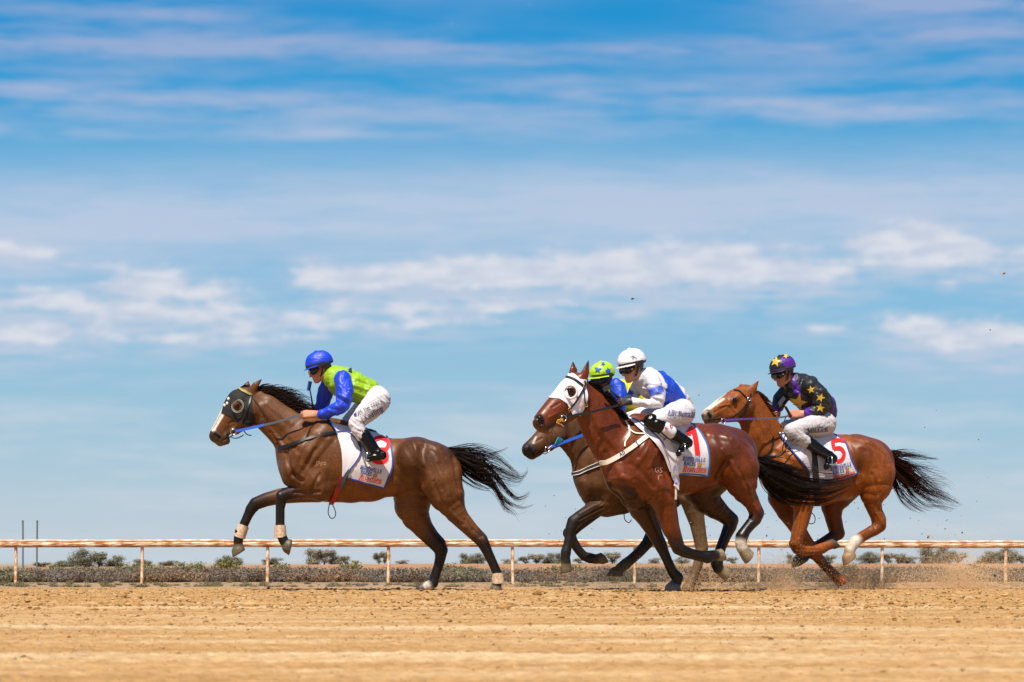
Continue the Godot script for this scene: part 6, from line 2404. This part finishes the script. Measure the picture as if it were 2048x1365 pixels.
func build_riders() -> void:
	mats.boot = coat(0.24)
	mats.boot.albedo_color = Color(1, 1, 1)
	mats.lens = paint("0b0b0d", 0.12)
	var k := lin("121214")
	# ---- leading rider
	var r := Rig.new(700, 20.0, 0.0)
	var lime := lin("86ad12")
	var blue := lin("1238c0")
	var white := lin("c2bfc5")
	var j := rider("jockey in lime green silks with blue sleeves and a blue helmet, on the leading horse", r, {
		"seat": [735, 850], "skin": lin("b87858"), "head": [640, 736, 0.0], "pitch": 17.0, "look": 14.0, "neck": [662, 758],
		"shirt": [
			[[[664, 757, 0, 20], [682, 765, 0, 29], [708, 775, 0, 31.5], [732, 784, 0, 28], [748, 791, 0, 22]], lime, 0.05, 1.15],
			[[[672, 750, 0, 17], [690, 756, 0, 20]], lime, 0.05, 1.3],
			[[[684, 757, 0.15, 16], [687, 775, 0.2, 17], [688, 796, 0.235, 16.5], [684, 811, 0.245, 14.5], [672, 819, 0.24, 13], [656, 826, 0.225, 11.5], [645, 829, 0.21, 10]], blue, 0.02],
			[[[664, 758, -0.15, 16], [652, 782, -0.19, 16], [646, 803, -0.2, 14], [641, 815, -0.195, 12], [632, 823, -0.17, 10]], blue, 0.02],
		],
		"breeches": [
			[[[752, 797, 0.05, 25.5], [756, 801, 0.12, 25], [740, 818, 0.19, 22.5], [722, 836, 0.25, 18], [712, 848, 0.275, 15.5], [716, 860, 0.285, 14], [724, 872, 0.285, 12.5]], white, 0.05],
			[[[752, 797, -0.05, 25.5], [750, 803, -0.12, 25], [724, 822, -0.2, 21], [700, 842, -0.26, 16], [694, 854, -0.28, 14.5], [702, 872, -0.285, 12]], white, 0.05],
		],
		"boots": [
			[[[729, 872, 0.29, 13.5], [740, 888, 0.30, 12], [750, 901, 0.31, 10.5], [757, 908, 0.315, 10.5], [764, 911, 0.32, 9.5], [750, 914, 0.325, 8.2], [736, 918, 0.33, 6.8]], k],
			[[[704, 872, -0.29, 13], [712, 888, -0.30, 11.5], [720, 900, -0.31, 10], [722, 906, -0.32, 9], [706, 909, -0.33, 7]], k],
		],
		"hands": [[636, 829, 0.2, 607, 829, 0.185, 1.0, 650, 828, 0.215], [628, 825, -0.14, 603, 828, -0.1, -1.0, 636, 821, -0.175]],
		"cover": blue, "peak": "1a3cc0", "band": "1d2233",
		"shirt_strokes": [[700, 780, 745, 800, 4, 0.007], [704, 790, 738, 806, 3, -0.007], [706, 770, 755, 785, 4, 0.006], [712, 762, 750, 772, 4, -0.006], [705, 800, 725, 806, 3, 0.006], [700, 752, 735, 762, 4, 0.005], [660, 770, 668, 790, 4, 0.006], [655, 765, 660, 785, 3, -0.006], [676, 790, 698, 800, 3, 0.006], [676, 798, 696, 809, 3, -0.007], [680, 770, 696, 784, 3, -0.005], [655, 822, 676, 828, 2.5, 0.005], [660, 818, 684, 822, 2.5, -0.005]],
		"breeches_strokes": [[760, 785, 778, 800, 3, -0.006], [752, 790, 776, 812, 3, 0.005], [702, 842, 718, 856, 3, -0.006], [704, 850, 722, 862, 3, 0.006], [725, 815, 748, 800, 3, 0.004], [708, 836, 722, 844, 3, 0.005], [712, 862, 728, 866, 2.5, -0.005]],
		"shirt_smears": [[660, 752, 0.0, 668, 735, 0.0, 5, 5, lime]],
	})
	r.flesh = j.shirt
	emblem("dark_patch", star(3, 0.6), r, 700, 741, 5, 20, 0.008, paint("1a2a6a", 0.5), j.shirt_node)
	r.flesh = j.breeches
	lettering("lettering", "OFF THE TRACK", r, 738, 817, 11.5, -29, 0.012, mats.ink, j.breeches_node, "Droid Sans", 400, 0.74)
	lettering("lettering", "J.Keating", r, 743, 829, 15, -29, 0.012, mats.ink, j.breeches_node, "Droid Sans", 400, 0.82)
	emblem("badge", star(5, 0.6), r, 711, 831, 3.6, 0, 0.012, mats.navy_ink, j.breeches_node)
	whip("blue whip held upright in the leading jockey's far hand", r, [[627, 824, -0.12], [624, 805, -0.12], [620, 782, -0.12]], "23539a")

	# ---- rider of the white-hooded horse
	r = Rig.new(1350, 19.0, 0.42)
	var royal := lin("143fb4")
	var pale := lin("c3c4cc")
	j = rider("jockey in white silks with royal blue panel and armband, white helmet, black gloves", r, {
		"seat": [1350, 850], "skin": lin("c08a72"), "head": [1265, 734, 0.0], "pitch": 15.0, "look": 4.0, "neck": [1286, 757], "glove": lin("131316"),
		"shirt": [
			[[[1286, 757, 0, 19], [1302, 770, 0, 28], [1326, 783, 0, 30.5], [1347, 794, 0, 26], [1358, 801, 0, 20]], pale, 0.05, 1.12],
			[[[1296, 753, 0, 16], [1314, 762, 0, 19]], pale, 0.05, 1.25],
			[[[1306, 762, 0.15, 15], [1310, 774, 0.19, 15, pale], [1310.5, 775.5, 0.19, 15, royal], [1314, 788, 0.215, 14.4, royal], [1314.5, 789.5, 0.215, 14.3, pale], [1317, 797, 0.225, 13.5], [1316, 806, 0.23, 11.5], [1300, 808, 0.215, 10], [1280, 806, 0.19, 8.8], [1266, 804, 0.17, 7.6]], pale, 0.02],
			[[[1282, 766, -0.15, 15], [1268, 784, -0.18, 13.5], [1262, 798, -0.17, 11.5], [1254, 804, -0.13, 9]], pale, 0.02],
		],
		"breeches": [
			[[[1362, 822, 0.05, 25], [1364, 826, 0.13, 26.5], [1345, 832, 0.2, 24], [1322, 838, 0.26, 19], [1307, 844, 0.285, 15.5], [1320, 854, 0.295, 13]], white, 0.05],
			[[[1362, 822, -0.05, 25], [1350, 828, -0.13, 25], [1318, 830, -0.22, 19], [1294, 832, -0.27, 15], [1300, 848, -0.285, 13]], white, 0.05],
			[[[1352, 802, 0, 19], [1366, 806, 0, 17]], lin("a98a66"), 0.03],
		],
		"boots": [
			[[[1303, 844, 0.29, 16.2], [1318, 852, 0.30, 15], [1336, 862, 0.305, 12.8], [1356, 873, 0.31, 11], [1370, 881, 0.315, 10], [1377, 886, 0.32, 9.5], [1366, 896, 0.325, 8], [1357, 908, 0.33, 5.8]], k],
			[[[1296, 842, -0.29, 15], [1318, 858, -0.30, 12.5], [1340, 876, -0.31, 10], [1346, 884, -0.32, 9], [1334, 894, -0.33, 6.5]], k],
		],
		"hands": [[1262, 803, 0.165, 1243, 804, 0.15, 1.0, 1270, 804, 0.175], [1252, 804, -0.12, 1236, 806, -0.1, -1.0, 1256, 803, -0.13]],
		"cover": lin("d6d4da"), "peak": "e6e0da", "band": "1c1d22", "button": true, "sheen": 0.5, "rim": 0.024,
		"shirt_strokes": [[1310, 785, 1345, 800, 4, 0.006], [1322, 770, 1352, 786, 4, -0.006], [1275, 770, 1290, 790, 4, 0.006], [1280, 765, 1296, 782, 3, -0.006], [1305, 795, 1322, 802, 3, 0.006], [1306, 800, 1320, 810, 2.5, -0.006], [1280, 803, 1296, 811, 2.5, 0.004], [1300, 770, 1316, 776, 3, -0.005]],
		"breeches_strokes": [[1340, 845, 1376, 852, 4, -0.005], [1330, 818, 1350, 826, 3, 0.005], [1372, 812, 1386, 832, 3, -0.005]],
		"shirt_smears": [[1325, 752, 0.05, 1350, 806, 0.1, 17, 27, royal], [1325, 752, -0.05, 1350, 806, -0.1, 17, 27, royal], [1263, 790, -0.18, 1272, 786, -0.18, 12, 12, royal]],
	})
	r.flesh = j.breeches
	lettering("lettering", "Ally Donald", r, 1361, 829, 14, 4, 0.012, mats.navy_ink, j.breeches_node, "Droid Serif", 700, 0.66, 0.2)
	r.flesh = j.helmet
	emblem("printed_leaf", stroke_shape([[[-0.9, 0.1], [0.0, 0.25], [0.9, 0.0]], [[-0.5, 0.5], [0.1, 0.2]], [[-0.1, 0.6], [0.4, 0.12]], [[-0.3, -0.3], [0.3, -0.05]]], 0.14), r, 1266, 716, 8, 10, 0.006, paint("6d6d74", 0.5), j.helmet_node)
	# the banded gaiter on the near boot
	var gaiter := Flesh.new()
	r.flesh = gaiter
	r.chain([[1329, 858.5, 0.303, 15.0], [1341, 865, 0.307, 13.4]], Color.WHITE, 0.01, 0, 0.95)
	gaiter.net(0, 0.006)
	var band := part("boot_band", gaiter.finish(), mats.white_cloth, j.boots[0])
	lettering("lettering", "A", r, 1332, 857, 9, -28, 0.006, paint("a02050", 0.7), band)
	lettering("lettering", "D", r, 1342, 853, 9, -28, 0.006, paint("a02050", 0.7), band)
	whip("thin dark whip held by the jockey in white and royal blue", r, [[1243, 800, 0.1], [1232, 790, 0.12], [1222, 782, 0.13]], "2a2a30")

	# ---- rider of the chestnut
	r = Rig.new(1660, 20.6, 0.42)
	var black := lin("17161b")
	var purple := lin("4a1684")
	var gold := paint("c4a032", 0.45)
	j = rider("jockey in black and purple silks with yellow stars, on the last horse at the right", r, {
		"seat": [1640, 880], "skin": lin("b9795c"), "head": [1567, 744, 0.0], "pitch": 17.0, "look": 0.0, "neck": [1586, 765],
		"shirt": [
			[[[1588, 769, 0, 21], [1602, 782, 0, 29], [1626, 798, 0, 31], [1645, 813, 0, 28], [1652, 822, 0, 22]], black, 0.05, 1.12],
			[[[1598, 765, 0, 17], [1618, 773, 0, 20]], black, 0.05, 1.25],
			[[[1622, 774, 0.16, 17], [1637, 790, 0.2, 18], [1644, 806, 0.21, 17], [1641, 818, 0.2, 14.5], [1628, 824, 0.18, 12.5], [1615, 827, 0.155, 10.5]], black, 0.02],
			[[[1578, 778, -0.15, 16], [1562, 798, -0.19, 15], [1556, 812, -0.18, 13], [1551, 822, -0.15, 10]], black, 0.02],
		],
		"breeches": [
			[[[1648, 848, 0.05, 24], [1648, 849, 0.13, 25], [1626, 853, 0.2, 22], [1602, 858, 0.25, 18.5], [1584, 863, 0.28, 16], [1598, 876, 0.295, 13.5], [1612, 884, 0.30, 12]], lin("b2afb2"), 0.05],
			[[[1648, 848, -0.05, 24], [1634, 852, -0.13, 24], [1600, 852, -0.22, 18], [1574, 856, -0.27, 15], [1580, 876, -0.285, 12.5]], lin("b2afb2"), 0.05],
		],
		"boots": [
			[[[1616, 884, 0.30, 12.8], [1634, 897, 0.305, 11.4], [1650, 907, 0.31, 10.2], [1660, 913, 0.315, 9.8], [1667, 918, 0.32, 9], [1658, 926, 0.325, 8], [1653, 935, 0.33, 5.8]], k],
			[[[1582, 876, -0.29, 12.5], [1604, 892, -0.30, 11], [1620, 904, -0.31, 9.6], [1626, 910, -0.32, 8.6], [1612, 918, -0.33, 6.4]], k],
		],
		"hands": [[1606, 828, 0.135, 1585, 829, 0.12, 1.0, 1622, 826, 0.16], [1556, 829, -0.13, 1545, 833, -0.1, -1.0, 1553, 820, -0.155]],
		"cover": lin("1b1a20"), "peak": "2a2236", "band": "3a2a55", "button": true,
		"shirt_strokes": [[1620, 800, 1655, 822, 4, 0.007], [1630, 785, 1650, 800, 4, -0.007], [1634, 800, 1654, 812, 3, -0.006], [1590, 775, 1610, 800, 4, 0.006], [1600, 770, 1618, 790, 3, -0.006], [1636, 780, 1652, 792, 3, 0.006], [1620, 820, 1636, 830, 3, 0.005], [1632, 810, 1650, 822, 3, -0.006]],
		"breeches_strokes": [[1588, 850, 1600, 870, 3, -0.005], [1576, 858, 1590, 874, 3, 0.005], [1650, 832, 1668, 850, 3, -0.005]],
		"shirt_smears": [[1588, 757, 0.05, 1596, 790, 0.12, 8, 7, purple], [1655, 790, 0.05, 1662, 815, 0.1, 9, 10, purple], [1618, 762, 0.12, 1645, 775, 0.16, 4, 3, purple], [1612, 758, 0.0, 1640, 768, 0.0, 5, 4, purple], [1617, 826, 0.155, 1611, 828, 0.145, 13, 13, purple], [1668, 800, 0.05, 1668, 830, 0.1, 8, 8, purple], [1606, 795, 0.13, 1612, 822, 0.13, 5, 5, purple], [1552, 821, -0.15, 1550, 824, -0.15, 12, 12, purple]],
		"cover_smears": [[1574, 722, 1586, 730, 12, 14, purple], [1588, 738, 1566, 738, 10, 6, purple]],
	})
	r.flesh = j.shirt
	for q in [[1623, 780, 8, -12], [1641, 796, 9, 20], [1641, 816, 9.5, 8], [1597, 805, 19, 12], [1560, 811, 6, -10]]:
		emblem("star", star(), r, q[0], q[1], q[2], q[3], 0.012, gold, j.shirt_node)
	r.flesh = j.helmet
	emblem("star", star(), r, 1552, 724, 11, 12, 0.006, gold, j.helmet_node)
	emblem("star", star(), r, 1572, 713, 6, 30, 0.006, gold, j.helmet_node)
	r.flesh = j.breeches
	lettering("lettering", "LUKE", r, 1632, 853.5, 7.5, -4, 0.012, mats.ink, j.breeches_node, "Droid Serif", 400, 0.9)
	lettering("lettering", "MILLER", r, 1634, 860.5, 11.5, -4, 0.012, mats.ink, j.breeches_node, "Droid Serif", 700, 0.9)
	whip("short dark whip held by the jockey with yellow stars", r, [[1578, 826, 0.13], [1572, 817, 0.14], [1568, 810, 0.15]], "3a3a44")

	# ---- rider half hidden behind the white-hooded horse
	r = Rig.new(1290, 20.4, 0.35)
	var yellow := lin("d6cc10")
	j = rider("jockey in yellow and blue silks with a lime helmet of blue stars, half hidden", r, {
		"seat": [1290, 860], "skin": lin("8f5f48"), "head": [1205, 757, 0.0], "pitch": 12.0, "look": 30.0, "neck": [1222, 778],
		"shirt": [
			[[[1224, 782, 0, 20], [1240, 786, 0, 28], [1262, 794, 0, 30], [1285, 806, 0, 25]], yellow, 0.05, 1.12],
			[[[1234, 774, 0.13, 16], [1240, 798, 0.18, 15], [1238, 818, 0.19, 13], [1228, 828, 0.16, 11], [1220, 832, 0.14, 9]], royal, 0.02],
			[[[1222, 778, -0.15, 15], [1208, 800, -0.18, 14], [1204, 822, -0.16, 11]], royal, 0.02],
		],
		"breeches": [
			[[[1298, 830, 0.05, 24], [1292, 836, 0.13, 24], [1262, 842, 0.24, 18], [1240, 848, 0.28, 15], [1256, 866, 0.29, 12]], white, 0.05],
			[[[1298, 830, -0.05, 24], [1280, 836, -0.13, 24], [1246, 842, -0.24, 17], [1228, 848, -0.27, 14], [1240, 866, -0.28, 12]], white, 0.05],
		],
		"boots": [
			[[[1258, 868, 0.30, 12.5], [1282, 888, 0.31, 10.5], [1296, 900, 0.32, 9], [1282, 908, 0.33, 6.5]], k],
			[[[1242, 868, -0.30, 12.5], [1264, 888, -0.31, 10.5], [1276, 900, -0.32, 9], [1262, 908, -0.33, 6.5]], k],
		],
		"hands": [[1224, 831, 0.135, 1208, 832, 0.12, 1.0, 1232, 826, 0.16], [1203, 826, -0.14, 1192, 830, -0.1, -1.0, 1204, 820, -0.155]],
		"cover": lin("9fc416"), "peak": "a8c828", "band": "20301a",
		"shirt_smears": [[1226, 800, 0.15, 1236, 788, 0.16, 4, 3, yellow]],
	})
	r.flesh = j.helmet
	for q in [[1196, 739, 8, 8], [1216, 742, 7, -14], [1206, 729, 5, 30]]:
		emblem("star", star(), r, q[0], q[1], q[2], q[3], 0.006, paint("1c55b8", 0.4), j.helmet_node)


# ---------------------------------------------------------------- dust and thrown earth
func build_dust() -> void:
	var rng := RandomNumberGenerator.new()
	rng.seed = 808
	# dust: grains too fine to count, thick near the ground and thinning upward; [x, y, distance, width, height, grains]
	var grain := Shape.new()
	for k in 8:
		var o := Vector3(1 if k & 1 else -1, 1 if k & 2 else -1, 1 if k & 4 else -1)
		var n := o.normalized()
		grain.tri(grain.vertex(Vector3(o.x, 0, 0), n), grain.vertex(Vector3(0, o.y, 0), n), grain.vertex(Vector3(0, 0, o.z), n))
	var dust := tinted(1.0)
	dust.metallic_specular = 0.0
	dust.backlight_enabled = true
	dust.backlight = Color(0.8, 0.8, 0.8)
	var specks := []
	var colors := PackedColorArray()
	for q in [[1720, 1164, 21.05, 0.14, 0.10, 2200], [1745, 1171, 21.1, 0.26, 0.07, 1700], [1712, 1174, 21.0, 0.2, 0.04, 900], [1800, 1164, 21.0, 0.4, 0.10, 1600], [1865, 1158, 21.2, 0.22, 0.12, 2200], [1922, 1160, 21.3, 0.13, 0.11, 2800], [1935, 1150, 21.4, 0.18, 0.13, 1900], [1900, 1130, 21.6, 0.5, 0.22, 1500], [1980, 1166, 21.6, 0.35, 0.10, 2000], [2035, 1150, 21.8, 0.45, 0.2, 1900], [1567, 1170, 19.9, 0.07, 0.08, 1500], [1562, 1152, 19.9, 0.11, 0.13, 1100], [1545, 1174, 19.9, 0.22, 0.04, 900], [1590, 1160, 20.2, 0.3, 0.10, 800], [1400, 1162, 20.6, 0.28, 0.12, 1100], [1388, 1174, 20.5, 0.15, 0.05, 900], [1265, 1162, 20.9, 0.3, 0.12, 900], [1235, 1145, 20.8, 0.2, 0.10, 700], [1480, 1168, 20.4, 0.45, 0.08, 1100], [1006, 1178, 20.1, 0.10, 0.03, 700], [962, 1179, 20.05, 0.10, 0.025, 700], [1640, 1170, 20.9, 0.4, 0.07, 1000]]:
		for n in int(q[5] * 3.4):
			var gy: float = rng.randfn() * q[4]
			var at := Vector3(at_pixel_distance(q[0], q[2]) + rng.randfn() * q[3], 0.2326 - (q[1] - 1130.0) * q[2] / 4300.0 + gy, -q[2] + rng.randfn() * 0.14)
			if at.y < 0.002:
				at.y = absf(at.y) * 0.4 + 0.002
			var size := rng.randf_range(0.0012, 0.0031)
			specks.append(Transform3D(Basis(Vector3(1, 2, 3).normalized(), rng.randf() * TAU).scaled(Vector3.ONE * size), at))
			colors.append(lin("e0bd8c").lerp(lin("eed6b4"), rng.randf()))
	strew("dust", solid(grain.arrays()), specks, colors, dust)
	# clods in the air, each where a hoof has flung it
	var shapes := [clod_mesh(21), clod_mesh(22), clod_mesh(23)]
	var words := ["above the white helmet", "high at the right edge", "behind the leading horse's croup", "behind the leading horse's tail tip", "between the second jockey's back and the chestnut's ears", "high above the chestnut's croup", "above the chestnut's tail near the right edge", "right of the chestnut's tail tip", "over the rail near the right edge", "over the rail under the chestnut's tail, pale", "under the rail right of the white sock", "low over the track at the far right", "beside the dusty hind leg, low", "right of the dusty hind leg, low", "between the white-hooded horse's hind legs", "under the white-hooded horse's tail", "left of the chestnut's folded foreleg", "near the chestnut's raised hock", "below the chestnut's tail", "far right above the scrub"]
	var spots := [[1265, 598, 19.5, 0.016, 0], [2009, 547, 20.6, 0.020, 1], [941, 891, 20.0, 0.009, 0], [1091, 1013, 20.0, 0.007, 0], [1398, 791, 20.6, 0.010, 0], [1850, 855, 20.8, 0.008, 0], [1981, 660, 20.9, 0.010, 0], [1958, 880, 20.9, 0.008, 0], [1925, 1066, 20.9, 0.013, 0], [1858, 1074, 20.9, 0.020, 1], [1733, 1136, 20.8, 0.010, 0], [1990, 1152, 21.0, 0.022, 0], [1399, 1168, 20.2, 0.017, 0], [1444, 1166, 20.2, 0.014, 0], [1455, 1052, 19.9, 0.009, 0], [1534, 1072, 19.9, 0.012, 0], [1563, 1100, 20.0, 0.010, 0], [1768, 1010, 20.8, 0.007, 1], [1891, 1058, 20.9, 0.010, 0], [2032, 1112, 21.2, 0.016, 0]]
	for k in spots.size():
		var q: Array = spots[k]
		var o := thing("flying_clod", ("pale" if q[4] == 1 else "dark") + " clod of earth in mid air, " + words[k], "clod", Vector3(at_pixel_distance(q[0], q[2]), 0.2326 - (q[1] - 1130.0) * q[2] / 4300.0, -q[2]), 0.0, "clods thrown up by the hooves")
		var m := MeshInstance3D.new()
		m.name = "earth"
		m.mesh = shapes[k % 3]
		m.material_override = paint("a87a45" if q[4] == 1 else "4a3520", 0.95)
		m.scale = Vector3(q[3], q[3] * 0.9, q[3]) * 0.66
		m.rotation = Vector3(k, k * 2, k * 3)
		o.add_child(m, true)
	# finer spray behind the hooves
	var where := []
	var tints := PackedColorArray()
	for i in 420:
		var c: Array = [[1985, 1165, 60, 22, 21.0], [1930, 1150, 45, 40, 21.0], [1730, 1150, 60, 40, 20.8], [1880, 1060, 90, 120, 20.9], [1420, 1090, 60, 90, 20.1], [1560, 1120, 40, 70, 20.0], [1660, 1040, 160, 90, 20.7], [1140, 1080, 30, 60, 20.4]][i % 8]
		var d: float = c[4] + rng.randfn() * 0.1
		var px: float = c[0] + rng.randfn() * c[2] * 0.6
		var py: float = minf(c[1] + rng.randfn() * c[3] * 0.6, 1176.0)
		var size := rng.randf_range(0.0015, 0.0055)
		where.append(Transform3D(Basis(Vector3(1, 1, 0).normalized(), rng.randf() * TAU).scaled(Vector3.ONE * size), Vector3(at_pixel_distance(px, d), 0.2326 - (py - 1130.0) * d / 4300.0, -d)))
		tints.append(lin("4a3520").lerp(lin("c09660"), rng.randf()))
	var dirt := tinted(0.95)
	strew("flying_dirt", shapes[0], where, tints, dirt)


func _ready() -> void:
	prepare()
	make_materials()
	build_setting()
	leading_horse()
	white_hooded_horse()
	chestnut_horse()
	dark_horse()
	build_riders()
	build_ground()
	build_far()
	build_dust()
	finish_jobs()
